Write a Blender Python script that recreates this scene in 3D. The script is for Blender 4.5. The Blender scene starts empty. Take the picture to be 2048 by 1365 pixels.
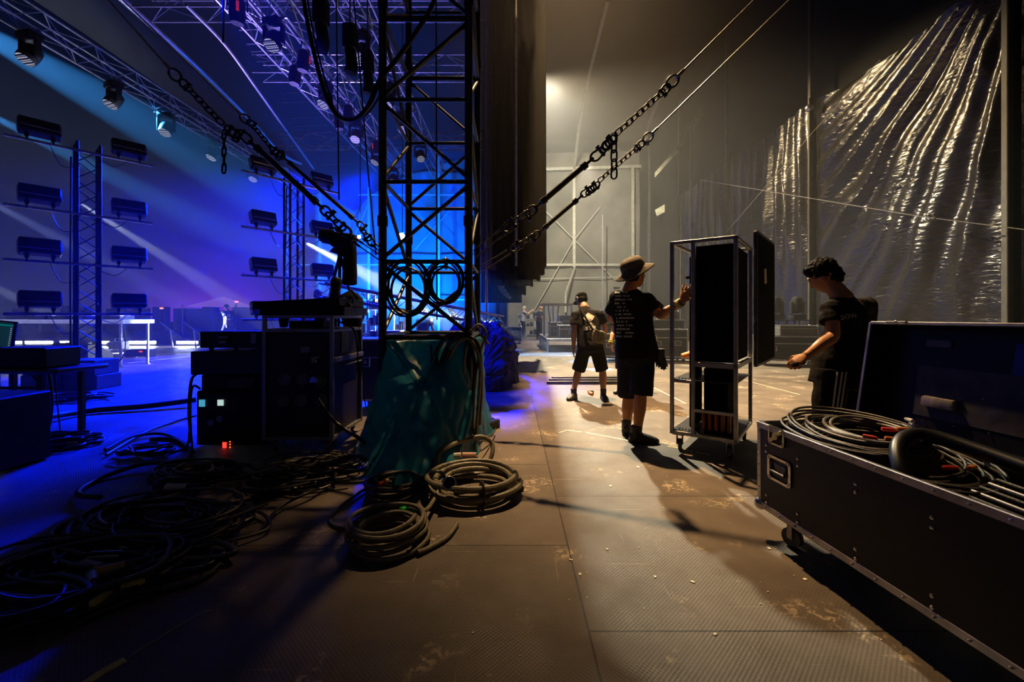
import bpy, bmesh, math, random
from mathutils import Vector, Matrix, noise
V = Vector
rnd = random.Random(7)
sc = bpy.context.scene
C = sc.collection
# ---------------------------------------------------------------- camera
F, H, CX, HY = 853.33, 1.23, 1024.0, 633.0          # focal length (px), eye height, axis column, horizon row
cam_d = bpy.data.cameras.new('camera'); cam = bpy.data.objects.new('camera', cam_d); C.objects.link(cam)
cam.location = (0, 0, H); cam.rotation_euler = (math.pi / 2, 0, 0)
cam_d.lens = 15.0; cam_d.sensor_width = 36.0; cam_d.shift_y = -49.5 / 2048; cam_d.clip_start = 0.05; cam_d.clip_end = 400
sc.camera = cam
def P(px, py, Y): return V(((px - CX) / F * Y, Y, H - (py - HY) / F * Y))     # a photo pixel at depth Y
def G(px, py, z=0.0):                                                          # a photo pixel on the floor
    Y = F * (H - z) / (py - HY); return V(((px - CX) / F * Y, Y, z))
# ---------------------------------------------------------------- view + world
sc.view_settings.view_transform = 'Standard'; sc.view_settings.look = 'None'
sc.view_settings.exposure = 0.0; sc.view_settings.gamma = 1.0; sc.view_settings.use_curve_mapping = False
sc.cycles.max_bounces = 5; sc.cycles.diffuse_bounces = 2; sc.cycles.glossy_bounces = 3; sc.cycles.volume_bounces = 0
sc.cycles.transparent_max_bounces = 6; sc.cycles.sample_clamp_indirect = 3.0; sc.cycles.sample_clamp_direct = 0.0
sc.cycles.use_denoising = True; sc.cycles.caustics_reflective = False; sc.cycles.caustics_refractive = False
W = bpy.data.worlds.new('night_sky_and_fill'); sc.world = W; W.use_nodes = True
nt = W.node_tree; nt.nodes.clear(); N, L = nt.nodes.new, nt.links.new
def wmath(op, a, b=None, c=None):
    n = N('ShaderNodeMath'); n.operation = op
    for i, v in enumerate((a, b, c)):
        if v is None: continue
        if isinstance(v, (int, float)): n.inputs[i].default_value = v
        else: L(v, n.inputs[i])
    return n.outputs[0]
tc = N('ShaderNodeTexCoord'); sp = N('ShaderNodeSeparateXYZ'); L(tc.outputs['Generated'], sp.inputs[0])
x, y, z = sp.outputs
az = wmath('ARCTAN2', x, y)                                                    # 0 = straight down the stage
el = wmath('ARCSINE', z)
glow = wmath('MULTIPLY', wmath('EXPONENT', wmath('MULTIPLY', wmath('POWER', wmath('DIVIDE', wmath('ADD', az, 0.60), 0.11), 2), -1)),
             wmath('EXPONENT', wmath('MULTIPLY', wmath('ABSOLUTE', wmath('DIVIDE', el, 0.05)), -1)))
low = wmath('EXPONENT', wmath('MULTIPLY', wmath('ABSOLUTE', wmath('DIVIDE', el, 0.14)), -1))
mid = wmath('EXPONENT', wmath('MULTIPLY', wmath('ABSOLUTE', wmath('DIVIDE', el, 0.45)), -1))
def wcol(c, s):
    n = N('ShaderNodeVectorMath'); n.operation = 'SCALE'; n.inputs[0].default_value = c
    if isinstance(s, (int, float)): n.inputs['Scale'].default_value = s
    else: L(s, n.inputs['Scale'])
    return n.outputs[0]
def wcol_v(v, s):
    n = N('ShaderNodeVectorMath'); n.operation = 'SCALE'; L(v, n.inputs[0]); L(s, n.inputs['Scale']); return n.outputs[0]
def wadd(a, b):
    n = N('ShaderNodeVectorMath'); n.operation = 'ADD'; L(a, n.inputs[0]); L(b, n.inputs[1]); return n.outputs[0]
front = wmath('GREATER_THAN', y, 0.0)
skyc = wadd(wadd(wcol((0.0002, 0.0004, 0.004), 1.0), wcol((0.16, 0.012, 0.30), glow)),
            wadd(wcol((0.012, 0.011, 0.030), low), wcol((0.0, 0.004, 0.026), mid)))
back = wmath('SUBTRACT', 1.0, front)
skyc = wadd(wcol_v(skyc, front), wcol((0.018, 0.016, 0.022), back))  # dim grey ambient fill added behind the camera
bgw = N('ShaderNodeBackground'); L(skyc, bgw.inputs[0])
wo = N('ShaderNodeOutputWorld'); L(bgw.outputs[0], wo.inputs[0])
# ---------------------------------------------------------------- lights of the place, with a few added fills
def spot(name, loc, tgt, watts, col, deg, blend=0.3, size=0.08):
    d = bpy.data.lights.new(name, 'SPOT'); d.energy = watts; d.color = col; d.spot_size = math.radians(deg)
    d.spot_blend = blend; d.shadow_soft_size = size
    o = bpy.data.objects.new(name, d); C.objects.link(o); o.location = loc
    o.rotation_euler = (V(tgt) - V(loc)).to_track_quat('-Z', 'Y').to_euler(); return o
KEY = V((0.6, 8.0, 11.0))
GLOW = V((1.02, 16.0, 10.2))
FAR = V((4.6, 27.0, 11.2))
spot('work_floodlight', KEY, (2.2, 6.8, 0), 18000, (1.0, 0.62, 0.29), 59, 1.0, 0.10)
spot('work_floodlight_behind_drapes', GLOW, (3.8, 10.0, 0.5), 22000, (1.0, 0.90, 0.64), 66, 0.7, 0.15)
spot('work_floodlight_behind_drapes', GLOW, (8.6, 10.5, 4.0), 11000, (1.0, 0.72, 0.38), 44, 0.8, 0.15)
spot('work_floodlight_far_wing', FAR, (5.2, 20.0, 0.0), 14000, (1.0, 0.82, 0.66), 52, 0.8, 0.2)
spot('work_floodlight_behind_drapes', (1.6, 17.0, 10.6), (4.8, 30.0, 4.5), 14000, (1.0, 0.92, 0.70), 84, 0.7, 0.15)
BLUE = (0.0, 0.008, 1.0)
for bx, tx, ty, dg, wt in ((-8.5, -7.8, 6.6, 34, 90000), (-6.0, -5.2, 6.8, 30, 90000), (-3.8, -3.5, 8.6, 20, 70000), (-2.6, -0.9, 7.8, 14, 60000), (-8.2, -9.0, 12.0, 30, 50000), (-4.6, -4.6, 11.5, 32, 50000)):
    spot('stage_wash_blue', (bx, 18.4, 7.3), (tx, ty, 0), wt, BLUE, dg, 0.6, 0.2)
spot('backdrop_wash_blue', (-8.5, 23.0, 0.6), (-8.5, 30.0, 5.0), 34000, (0.0, 0.12, 1.0), 104, 0.8, 0.2)
spot('backdrop_wash_blue', (-4.5, 23.0, 0.6), (-6.0, 30.0, 4.5), 34000, (0.0, 0.09, 1.0), 92, 0.8, 0.2)
spot('stage_wash_blue', (-4.8, 5.4, 7.7), (-0.55, 7.4, 0), 42000, BLUE, 22, 0.5, 0.1)  # blue lamp added out of view to fill the floor beside the heap
spot('added_truss_fill_violet', (-7.5, 16.0, 0.8), (-5.0, 11.0, 8.0), 7000, (0.28, 0.20, 1.0), 60, 0.8, 0.2)  # added violet lamp that brightens the roof trusses
spot('added_side_fill', (-12.5, 6.0, 7.0), (-10.6, 10.2, 1.0), 2500, (0.6, 0.66, 1.0), 40, 0.6, 0.1)  # lamp added out of view to light the white table
spot('added_side_fill', (-17.5, 14.0, 6.0), P(460, 640, 17.0), 2200, (0.7, 0.66, 1.0), 14, 0.6, 0.1)  # lamp added out of view to light the walking crew member
WHT = (0.62, 0.72, 1.0)
CYN = (0.05, 0.35, 1.0)
def beam(px, py, Y, qx, qy, Q, watts, col=WHT, deg=5.5):
    return spot('beam_light', P(px, py, Y), P(qx, qy, Q), watts, col, deg, 0.35, 0.04)
beam(608, 484, 14.0, 1000, 690, 11.0, 420000, (0.7, 0.82, 1.0), 8)
beam(-260, -60, 11.6, 600, 420, 12.4, 300000, CYN, 9)
beam(-120, 180, 14.0, 640, 560, 15.0, 200000, CYN, 6)
beam(150, 400, 16.0, 620, 700, 14.5, 170000, WHT, 5)
beam(-160, 330, 14.0, 520, 690, 17.0, 170000, (0.3, 0.4, 1.0), 5)
beam(-200, 480, 12.0, 200, 680, 14.0, 90000, WHT, 6)
# ---------------------------------------------------------------- mesh builder
class MB:
    def __init__(s, org=(0, 0, 0)): s.v = []; s.f = []; s.m = []; s.o = V(org); s.cur = 0
    def add(s, vs, fs):
        b = len(s.v); s.v += [tuple(p) for p in vs]
        for f in fs: s.f.append([b + i for i in f]); s.m.append(s.cur)
    def box(s, c, size, R=None):
        c = V(c); h = V(size) / 2; vs = []
        for i in range(8):
            p = V(((1 if i & 1 else -1) * h.x, (1 if i & 2 else -1) * h.y, (1 if i & 4 else -1) * h.z))
            vs.append(c + (R @ p if R else p))
        s.add(vs, [(0, 2, 3, 1), (4, 5, 7, 6), (0, 1, 5, 4), (2, 6, 7, 3), (0, 4, 6, 2), (1, 3, 7, 5)]); return s
    def rbox(s, c, size, b=0.01, R=None, seg=1):
        bm = bmesh.new(); bmesh.ops.create_cube(bm, size=1.0)
        for v in bm.verts: v.co = V((v.co.x * size[0], v.co.y * size[1], v.co.z * size[2]))
        bmesh.ops.bevel(bm, geom=bm.edges[:], offset=min(b, min(size) * 0.45), segments=seg, affect='EDGES', profile=0.5)
        c = V(c); bm.verts.index_update()
        s.add([c + (R @ v.co if R else v.co) for v in bm.verts], [[v.index for v in f.verts] for f in bm.faces]); bm.free(); return s
    def bar(s, a, b, w, h=None, up=(0, 0, 1)):          # square bar from a to b
        a, b = V(a), V(b); t = (b - a); ln = t.length
        if ln < 1e-6: return s
        t.normalize(); u = V(up)
        if abs(t.dot(u)) > 0.98: u = V((0, 1, 0))
        r = t.cross(u).normalized(); u = r.cross(t)
        R = Matrix((r, t, u)).transposed()
        return s.box((a + b) / 2, (w, ln, h or w), R)
    def path(s, pts, r, n=8, closed=False, caps=True):
        pts = [V(p) for p in pts]; k = len(pts)
        if k < 2: return s
        rr = r if isinstance(r, (list, tuple)) else [r] * k
        ts = []
        for i in range(k):
            a = pts[(i - 1) % k] if (closed or i > 0) else pts[0]; b = pts[(i + 1) % k] if (closed or i < k - 1) else pts[-1]
            d = b - a; ts.append(d.normalized() if d.length > 1e-9 else V((0, 0, 1)))
        u = ts[0].orthogonal().normalized(); vs = []
        for i in range(k):
            u = (u - ts[i] * u.dot(ts[i])); u = u.normalized() if u.length > 1e-6 else ts[i].orthogonal().normalized()
            w = ts[i].cross(u)
            for j in range(n):
                a = 2 * math.pi * j / n; vs.append(pts[i] + (u * math.cos(a) + w * math.sin(a)) * rr[i])
        fs = []
        for i in range(k if closed else k - 1):
            i2 = (i + 1) % k
            for j in range(n):
                j2 = (j + 1) % n; fs.append((i * n + j, i * n + j2, i2 * n + j2, i2 * n + j))
        if caps and not closed:
            fs.append(tuple(reversed(range(n)))); fs.append(tuple((k - 1) * n + j for j in range(n)))
        s.add(vs, fs); return s
    def tube(s, a, b, r, n=10, r2=None): return s.path([a, b], [r, r if r2 is None else r2], n)
    def rings(s, rs, capa=True, capb=True):
        n = len(rs[0]); vs = [p for r in rs for p in r]; fs = []
        for i in range(len(rs) - 1):
            for j in range(n):
                j2 = (j + 1) % n; fs.append((i * n + j, i * n + j2, (i + 1) * n + j2, (i + 1) * n + j))
        if capa: fs.append(tuple(reversed(range(n))))
        if capb: fs.append(tuple((len(rs) - 1) * n + j for j in range(n)))
        s.add(vs, fs); return s
    def loft(s, secs, side, n=16):                       # secs: (centre, radius along side, radius across)
        pts = [V(q[0]) for q in secs]; rs = []
        for i, (c, rx, ry) in enumerate(secs):
            a = pts[max(i - 1, 0)]; b = pts[min(i + 1, len(pts) - 1)]; t = (b - a).normalized()
            u = V(side); u = (u - t * u.dot(t)); u = u.normalized() if u.length > 1e-4 else t.orthogonal().normalized()
            w = t.cross(u); c = V(c)
            rs.append([c + u * rx * math.cos(2 * math.pi * j / n) + w * ry * math.sin(2 * math.pi * j / n) for j in range(n)])
        return s.rings(rs)
    def ell(s, c, r, R=None, n=14, m=9):
        c = V(c); vs = []; r = r if isinstance(r, (tuple, list, Vector)) else (r, r, r)
        def q(x, y, z):
            p = V((x * r[0], y * r[1], z * r[2])); return c + (R @ p if R else p)
        vs.append(q(0, 0, -1))
        for i in range(1, m):
            a = -math.pi / 2 + math.pi * i / m
            for j in range(n): b = 2 * math.pi * j / n; vs.append(q(math.cos(a) * math.cos(b), math.cos(a) * math.sin(b), math.sin(a)))
        vs.append(q(0, 0, 1)); top = len(vs) - 1; fs = []
        for j in range(n): fs.append((0, 1 + (j + 1) % n, 1 + j)); fs.append((top, top - n + j, top - n + (j + 1) % n))
        for i in range(m - 2):
            for j in range(n):
                a = 1 + i * n; fs.append((a + j, a + (j + 1) % n, a + n + (j + 1) % n, a + n + j))
        s.add(vs, fs); return s
    def torus(s, c, nrm, R, r, n=24, k=8, e=1.0, up=None):
        c = V(c); nrm = V(nrm).normalized(); u = V(up) if up else nrm.orthogonal(); u = (u - nrm * u.dot(nrm)).normalized(); w = nrm.cross(u)
        return s.path([c + u * R * e * math.cos(2 * math.pi * i / n) + w * R * math.sin(2 * math.pi * i / n) for i in range(n)], r, k, closed=True)
    def cyl(s, c, axis, r, h, n=20, r2=None):
        c = V(c); a = V(axis).normalized(); return s.path([c - a * h / 2, c + a * h / 2], [r, r if r2 is None else r2], n)
    def quad(s, a, b, c, d): s.add([a, b, c, d], [(0, 1, 2, 3)]); return s
    def build(s, name, mats, parent=None, smooth=35, label=None):
        me = bpy.data.meshes.new(name); o = s.o
        me.from_pydata([(p[0] - o.x, p[1] - o.y, p[2] - o.z) for p in s.v], [], s.f)
        mats = mats if isinstance(mats, (list, tuple)) else [mats]
        for m in mats: me.materials.append(m)
        if len(mats) > 1: me.polygons.foreach_set('material_index', s.m)
        if smooth:
            me.shade_smooth()
            try: me.set_sharp_from_angle(angle=math.radians(smooth))
            except Exception: pass
        me.update()
        ob = bpy.data.objects.new(name, me); C.objects.link(ob)
        if parent is None: ob.location = o
        else: ob.parent = parent
        if label: ob['label'] = label
        return ob
def tag(o, label, cat, group=None, kind=None):
    o['label'] = label; o['category'] = cat
    if group: o['group'] = group
    if kind: o['kind'] = kind
    return o
def thing(name, loc, label, cat, group=None, rz=0.0):
    o = bpy.data.objects.new(name, None); C.objects.link(o); o.location = loc; o.rotation_euler = (0, 0, rz)
    o.empty_display_size = 0.1
    return tag(o, label, cat, group)
def struct(o): o['kind'] = 'structure'; return o
def dup(root, loc, rz=None, label=None, group=None, rot=None):
    def cp(o, par):
        c = o.copy(); C.objects.link(c); c.parent = par
        for ch in kids.get(o.name, []): cp(ch, c)
        return c
    kids = {}
    for o in list(C.objects):
        if o.parent: kids.setdefault(o.parent.name, []).append(o)
    r = cp(root, None); r.location = loc
    if rz is not None: r.rotation_euler = (0, 0, rz)
    if rot is not None: r.rotation_euler = rot
    if label: r['label'] = label
    if group: r['group'] = group
    return r
def smooth_path(pts, k=6, closed=False):
    pts = [V(p) for p in pts]; n = len(pts); out = []
    rng = range(n) if closed else range(n - 1)
    for i in rng:
        if closed: p0, p1, p2, p3 = pts[(i - 1) % n], pts[i], pts[(i + 1) % n], pts[(i + 2) % n]
        else: p0, p1, p2, p3 = pts[max(i - 1, 0)], pts[i], pts[i + 1], pts[min(i + 2, n - 1)]
        for j in range(k):
            t = j / k; out.append(0.5 * ((2 * p1) + (p2 - p0) * t + (2 * p0 - 5 * p1 + 4 * p2 - p3) * t * t + (3 * p1 - p0 - 3 * p2 + p3) * t ** 3))
    if not closed: out.append(pts[-1])
    return out
def Rz(a): return Matrix.Rotation(a, 3, 'Z')
def Rx(a): return Matrix.Rotation(a, 3, 'X')
def Ry(a): return Matrix.Rotation(a, 3, 'Y')
def frame(f, up=(0, 0, 1)):                              # columns: right, forward, up
    f = V(f).normalized(); r = f.cross(V(up)).normalized(); u = r.cross(f); return Matrix((r, f, u)).transposed()
# ---------------------------------------------------------------- materials
MT = {}
def mat(name, col, rough=0.5, metal=0.0, var=0.25, scale=6.0, bump=0.0, bscale=80.0, emit=None, es=0.0, spec=0.5, alpha=None, coat=0.0):
    m = bpy.data.materials.new(name); m.use_nodes = True; t = m.node_tree; b = t.nodes['Principled BSDF']
    b.inputs['Roughness'].default_value = rough; b.inputs['Metallic'].default_value = metal
    b.inputs['Specular IOR Level'].default_value = spec
    if coat: b.inputs['Coat Weight'].default_value = coat
    tc = t.nodes.new('ShaderNodeTexCoord'); no = t.nodes.new('ShaderNodeTexNoise'); no.inputs['Scale'].default_value = scale; no.inputs['Detail'].default_value = 4
    t.links.new(tc.outputs['Object'], no.inputs['Vector'])
    cr = t.nodes.new('ShaderNodeValToRGB'); t.links.new(no.outputs['Fac'], cr.inputs[0])
    cr.color_ramp.elements[0].position = 0.3; cr.color_ramp.elements[1].position = 0.72
    cr.color_ramp.elements[0].color = (*[c * (1 - var) for c in col], 1); cr.color_ramp.elements[1].color = (*[min(1, c * (1 + var)) for c in col], 1)
    t.links.new(cr.outputs[0], b.inputs['Base Color'])
    if bump:
        n2 = t.nodes.new('ShaderNodeTexNoise'); n2.inputs['Scale'].default_value = bscale; t.links.new(tc.outputs['Object'], n2.inputs['Vector'])
        bp = t.nodes.new('ShaderNodeBump'); bp.inputs['Strength'].default_value = bump; bp.inputs['Distance'].default_value = 0.01
        t.links.new(n2.outputs['Fac'], bp.inputs['Height']); t.links.new(bp.outputs[0], b.inputs['Normal'])
    if emit: b.inputs['Emission Color'].default_value = (*emit, 1); b.inputs['Emission Strength'].default_value = es
    if alpha is not None: b.inputs['Alpha'].default_value = alpha
    MT[name] = m; return m
steel_black = mat('tower_steel', (0.05, 0.05, 0.052), 0.38, 0.75, 0.3, 9)
alu = mat('truss_aluminium', (0.55, 0.55, 0.58), 0.3, 0.9, 0.2, 12)
alu_dull = mat('dull_aluminium', (0.35, 0.35, 0.36), 0.42, 0.8, 0.25, 10)
alu_edge = mat('case_edging', (0.42, 0.41, 0.44), 0.35, 0.85, 0.25, 14)
laminate = mat('black_laminate', (0.005, 0.005, 0.006), 0.45, 0, 0.3, 10, 0.1, 220, spec=0.3)
plastic = mat('black_plastic', (0.010, 0.010, 0.011), 0.45, 0, 0.3, 12, spec=0.35)
rubber = mat('cable_rubber', (0.045, 0.040, 0.032), 0.5, 0, 0.35, 20, 0.2, 150)
rubber_dark = mat('dark_rubber', (0.006, 0.006, 0.007), 0.38, 0, 0.3, 20)
rubber_brown = mat('feeder_rubber', (0.15, 0.13, 0.08), 0.5, 0, 0.3, 25, 0.25, 120)
chrome = mat('chrome', (0.62, 0.6, 0.6), 0.22, 1.0, 0.2, 30)
gold = mat('zinc_plate', (0.65, 0.55, 0.3), 0.35, 0.9, 0.2, 30)
iron = mat('forged_iron', (0.06, 0.055, 0.05), 0.45, 0.8, 0.4, 30, 0.3, 90)
cloth_black = mat('black_cotton', (0.013, 0.012, 0.012), 0.9, 0, 0.25, 14, 0.5, 160, spec=0.15)
cloth_grey = mat('charcoal_cotton', (0.016, 0.0145, 0.0135), 0.9, 0, 0.25, 14, 0.5, 160, spec=0.15)
cloth_navy = mat('dark_shorts_cotton', (0.022, 0.022, 0.034), 0.9, 0, 0.25, 14, 0.5, 160, spec=0.15)
cloth_olive = mat('olive_canvas', (0.22, 0.19, 0.13), 0.9, 0, 0.3, 20, 0.6, 90, spec=0.2)
hat_cloth = mat('hat_cotton', (0.17, 0.14, 0.10), 0.9, 0, 0.3, 20, 0.5, 140, spec=0.2)
skin = mat('skin', (0.50, 0.25, 0.13), 0.5, 0, 0.12, 9, 0.15, 90)
skin_tan = mat('tanned_skin', (0.52, 0.22, 0.08), 0.5, 0, 0.12, 9, 0.15, 90)
hair_m = mat('dark_hair', (0.006, 0.005, 0.004), 0.75, 0, 0.4, 40, 0.9, 90, spec=0.15)
hair_g = mat('grey_hair', (0.35, 0.34, 0.33), 0.6, 0, 0.3, 40, 0.9, 90)
sole = mat('boot_leather', (0.022, 0.018, 0.014), 0.6, 0, 0.3, 20, 0.3, 100)
white_print = mat('white_print', (0.62, 0.60, 0.52), 0.8, 0, 0.15, 60)
grey_print = mat('grey_print', (0.30, 0.29, 0.26), 0.8, 0, 0.15, 60)
paper = mat('paper_sheet', (0.62, 0.60, 0.52), 0.8, 0, 0.1, 30)
yellow = mat('yellow_tape', (0.75, 0.62, 0.12), 0.6, 0, 0.25, 30)
cream_tape = mat('cream_tape', (0.75, 0.70, 0.48), 0.6, 0, 0.3, 40)
green_tape = mat('green_tape', (0.03, 0.62, 0.08), 0.45, 0, 0.15, 30)
red_tape = mat('red_tape', (0.70, 0.04, 0.03), 0.45, 0, 0.15, 30)
orange_p = mat('orange_plastic', (0.75, 0.22, 0.04), 0.45, 0, 0.15, 30)
wristband = mat('yellow_wristband', (0.62, 0.60, 0.05), 0.6, 0, 0.15, 30)
led_white = mat('led_white', (0.8, 0.8, 0.8), 0.4, emit=(0.72, 0.8, 1.0), es=150.0)
led_red = mat('led_red', (0.5, 0.02, 0.02), 0.4, emit=(1.0, 0.03, 0.02), es=2.6)
led_cyan = mat('led_cyan_screen', (0.02, 0.1, 0.2), 0.3, emit=(0.1, 0.55, 0.8), es=0.6)
led_pale = mat('led_pale_screen', (0.1, 0.2, 0.2), 0.3, emit=(0.62, 0.85, 0.80), es=0.75)
wood = mat('plywood_block', (0.10, 0.14, 0.16), 0.7, 0, 0.25, 5, 0.3, 60)
blue_label = mat('blue_sticker', (0.004, 0.05, 0.42), 0.5, 0, 0.1, 10)
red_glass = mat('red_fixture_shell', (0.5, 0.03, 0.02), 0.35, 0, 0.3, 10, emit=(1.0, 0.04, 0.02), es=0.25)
def text_mesh(s, size, ext=0.0008, spacing=1.0):
    cu = bpy.data.curves.new('lettering', 'FONT'); cu.body = s; cu.size = size; cu.extrude = ext; cu.align_x = 'CENTER'; cu.align_y = 'CENTER'; cu.space_character = spacing
    ob = bpy.data.objects.new('lettering', cu); C.objects.link(ob); dg = bpy.context.evaluated_depsgraph_get(); dg.update()
    me = bpy.data.meshes.new_from_object(ob.evaluated_get(dg)); bpy.data.objects.remove(ob); bpy.data.curves.remove(cu); return me
def lettering(s, size, m, parent, loc, R, ext=0.0008, name='lettering', spacing=1.0):   # R columns: right, up, outwards
    me = text_mesh(s, size, ext, spacing); me.materials.clear(); me.materials.append(m)
    me.transform(Matrix.Translation(V(loc)) @ R.to_4x4())
    ob = bpy.data.objects.new(name, me); C.objects.link(ob); ob.parent = parent; return ob
# ---------------------------------------------------------------- haze over the stage and the wing
def volume_mat():
    m = bpy.data.materials.new('stage_haze'); m.use_nodes = True; t = m.node_tree; t.nodes.clear()
    o = t.nodes.new('ShaderNodeOutputMaterial'); s = t.nodes.new('ShaderNodeVolumeScatter')
    s.inputs['Color'].default_value = (1, 1, 1, 1); s.inputs['Density'].default_value = HAZE; s.inputs['Anisotropy'].default_value = 0.25
    t.links.new(s.outputs[0], o.inputs['Volume']); m.volume_intersection_method if hasattr(m, 'volume_intersection_method') else None
    return m
HAZE = 0.003
o = MB((-6, 17, 6)).box((-5.5, 17.6, 6.5), (33, 24.4, 12.9)).build('stage_haze', volume_mat(), smooth=0)
tag(o, 'thin smoke haze filling the stage and the wing', 'haze', kind='stuff')
# ---------------------------------------------------------------- floor
def floor_mat():
    m = bpy.data.materials.new('anti_slip_floor'); m.use_nodes = True; t = m.node_tree; b = t.nodes['Principled BSDF']; n = t.nodes.new; l = t.links.new
    tc = n('ShaderNodeTexCoord'); sep = n('ShaderNodeSeparateXYZ'); l(tc.outputs['Object'], sep.inputs[0])
    def ma(op, a, b_=None, c=None):
        q = n('ShaderNodeMath'); q.operation = op
        for i, v in enumerate((a, b_, c)):
            if v is None: continue
            if isinstance(v, (int, float)): q.inputs[i].default_value = v
            else: l(v, q.inputs[i])
        return q.outputs[0]
    def no(scale, detail=5, vec=None, dist=0.0):
        q = n('ShaderNodeTexNoise'); q.inputs['Scale'].default_value = scale; q.inputs['Detail'].default_value = detail; q.inputs['Distortion'].default_value = dist
        l(vec or tc.outputs['Object'], q.inputs['Vector']); return q.outputs['Fac']
    def ramp(v, p0, p1, c0=(0, 0, 0, 1), c1=(1, 1, 1, 1)):
        q = n('ShaderNodeValToRGB'); q.color_ramp.elements[0].position = p0; q.color_ramp.elements[1].position = p1
        q.color_ramp.elements[0].color = c0; q.color_ramp.elements[1].color = c1; l(v, q.inputs[0]); return q.outputs[0]
    def mix(f, a, c):
        q = n('ShaderNodeMix'); q.data_type = 'RGBA'
        if isinstance(f, float): q.inputs[0].default_value = f
        else: l(f, q.inputs[0])
        for i, v in ((6, a), (7, c)):
            if isinstance(v, tuple): q.inputs[i].default_value = (*v, 1)
            else: l(v, q.inputs[i])
        return q.outputs[2]
    cmb = n('ShaderNodeCombineXYZ'); l(ma('ADD', sep.outputs[1], -2.29 + 25), cmb.inputs[0]); l(ma('ADD', sep.outputs[0], -0.30 + 50), cmb.inputs[1])
    br = n('ShaderNodeTexBrick'); l(cmb.outputs[0], br.inputs['Vector']); br.offset = 0.5; br.inputs['Scale'].default_value = 1
    br.inputs['Brick Width'].default_value = 1.25; br.inputs['Row Height'].default_value = 2.5; br.inputs['Mortar Size'].default_value = 0.004; br.inputs['Mortar Smooth'].default_value = 0.1
    br.inputs['Color1'].default_value = (0.72, 0.72, 0.72, 1); br.inputs['Color2'].default_value = (1.0, 1.0, 1.0, 1); br.inputs['Mortar'].default_value = (1, 1, 1, 1)
    base = mix(ramp(no(1.3, 6), 0.35, 0.7), (0.125, 0.098, 0.075), (0.23, 0.185, 0.14))
    q = n('ShaderNodeMix'); q.data_type = 'RGBA'; q.blend_type = 'MULTIPLY'; q.inputs[0].default_value = 1.0; l(base, q.inputs[6]); l(br.outputs['Color'], q.inputs[7]); base = q.outputs[2]
    base = mix(ramp(no(9, 8), 0.3, 0.62), mix(0.75, (0.06, 0.045, 0.03), base), base)
    # worn tan patches and dust specks
    patch = ma('MULTIPLY', ramp(no(2.6, 7, None, 0.6), 0.585, 0.66), ramp(no(26, 5, None, 1.0), 0.48, 0.60))
    base = mix(ma('MULTIPLY', patch, 0.75), base, (0.62, 0.50, 0.32))
    speck = ramp(no(60, 2), 0.775, 0.80); base = mix(ma('MULTIPLY', speck, 0.8), base, (0.7, 0.62, 0.45))
    # scratches: stretched noise
    for sx, sy, rot in ((2.0, 60.0, 0.45), (60.0, 1.6, 0.25), (1.5, 70.0, -0.9)):
        mp = n('ShaderNodeMapping'); mp.inputs['Scale'].default_value = (sx, sy, 1); mp.inputs['Rotation'].default_value = (0, 0, rot); l(tc.outputs['Object'], mp.inputs[0])
        sc_ = ramp(no(1.0, 1, mp.outputs[0]), 0.765, 0.79); base = mix(ma('MULTIPLY', sc_, 0.35), base, (0.60, 0.50, 0.36))
    mesh = ma('MULTIPLY', ma('POWER', ma('ABSOLUTE', ma('SINE', ma('MULTIPLY', sep.outputs[0], 314))), 0.6), ma('POWER', ma('ABSOLUTE', ma('SINE', ma('MULTIPLY', sep.outputs[1], 314))), 0.6))
    q = n('ShaderNodeMix'); q.data_type = 'RGBA'; q.blend_type = 'MULTIPLY'; q.inputs[0].default_value = 0.40; l(base, q.inputs[6]); l(mesh, q.inputs[7]); base = q.outputs[2]
    base = mix(br.outputs['Fac'], base, (0.012, 0.010, 0.008))
    l(base, b.inputs['Base Color'])
    l(ramp(no(3.5, 6), 0.3, 0.75, (0.42, 0.42, 0.42, 1), (0.68, 0.68, 0.68, 1)), b.inputs['Roughness']); b.inputs['Specular IOR Level'].default_value = 0.35
    grid = ma('MULTIPLY', ma('SINE', ma('MULTIPLY', sep.outputs[0], 330)), ma('SINE', ma('MULTIPLY', sep.outputs[1], 330)))
    hgt = ma('ADD', ma('MULTIPLY', grid, 0.22), ma('ADD', no(14, 4), ma('MULTIPLY', br.outputs['Fac'], -2.0)))
    bp = n('ShaderNodeBump'); bp.inputs['Strength'].default_value = 0.35; bp.inputs['Distance'].default_value = 0.006; l(hgt, bp.inputs['Height']); l(bp.outputs[0], b.inputs['Normal'])
    return m
fl = MB(); fl.box((-3, 8.7, -0.06), (32, 20.6, 0.12)); fl.box((7.0, 24.7, -0.06), (18, 11.6, 0.12))
struct(fl.build('floor', floor_mat(), smooth=0))
ground_m = mat('night_field', (0.010, 0.010, 0.016), 0.9, 0, 0.3, 0.3)
struct(MB().box((0, 60, -1.0), (260, 200, 0.3)).build('ground', ground_m, smooth=0))
fabric_black = mat('black_blackout_fabric', (0.010, 0.010, 0.010), 0.8, 0, 0.3, 0.8, spec=0.2)
fabric_grey = mat('grey_backdrop_fabric', (0.115, 0.110, 0.092), 0.75, 0, 0.35, 0.5, 0.3, 3.0, spec=0.3)
roof_m = mat('dark_roof_skin', (0.018, 0.020, 0.030), 0.55, 0, 0.3, 0.6)
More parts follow.
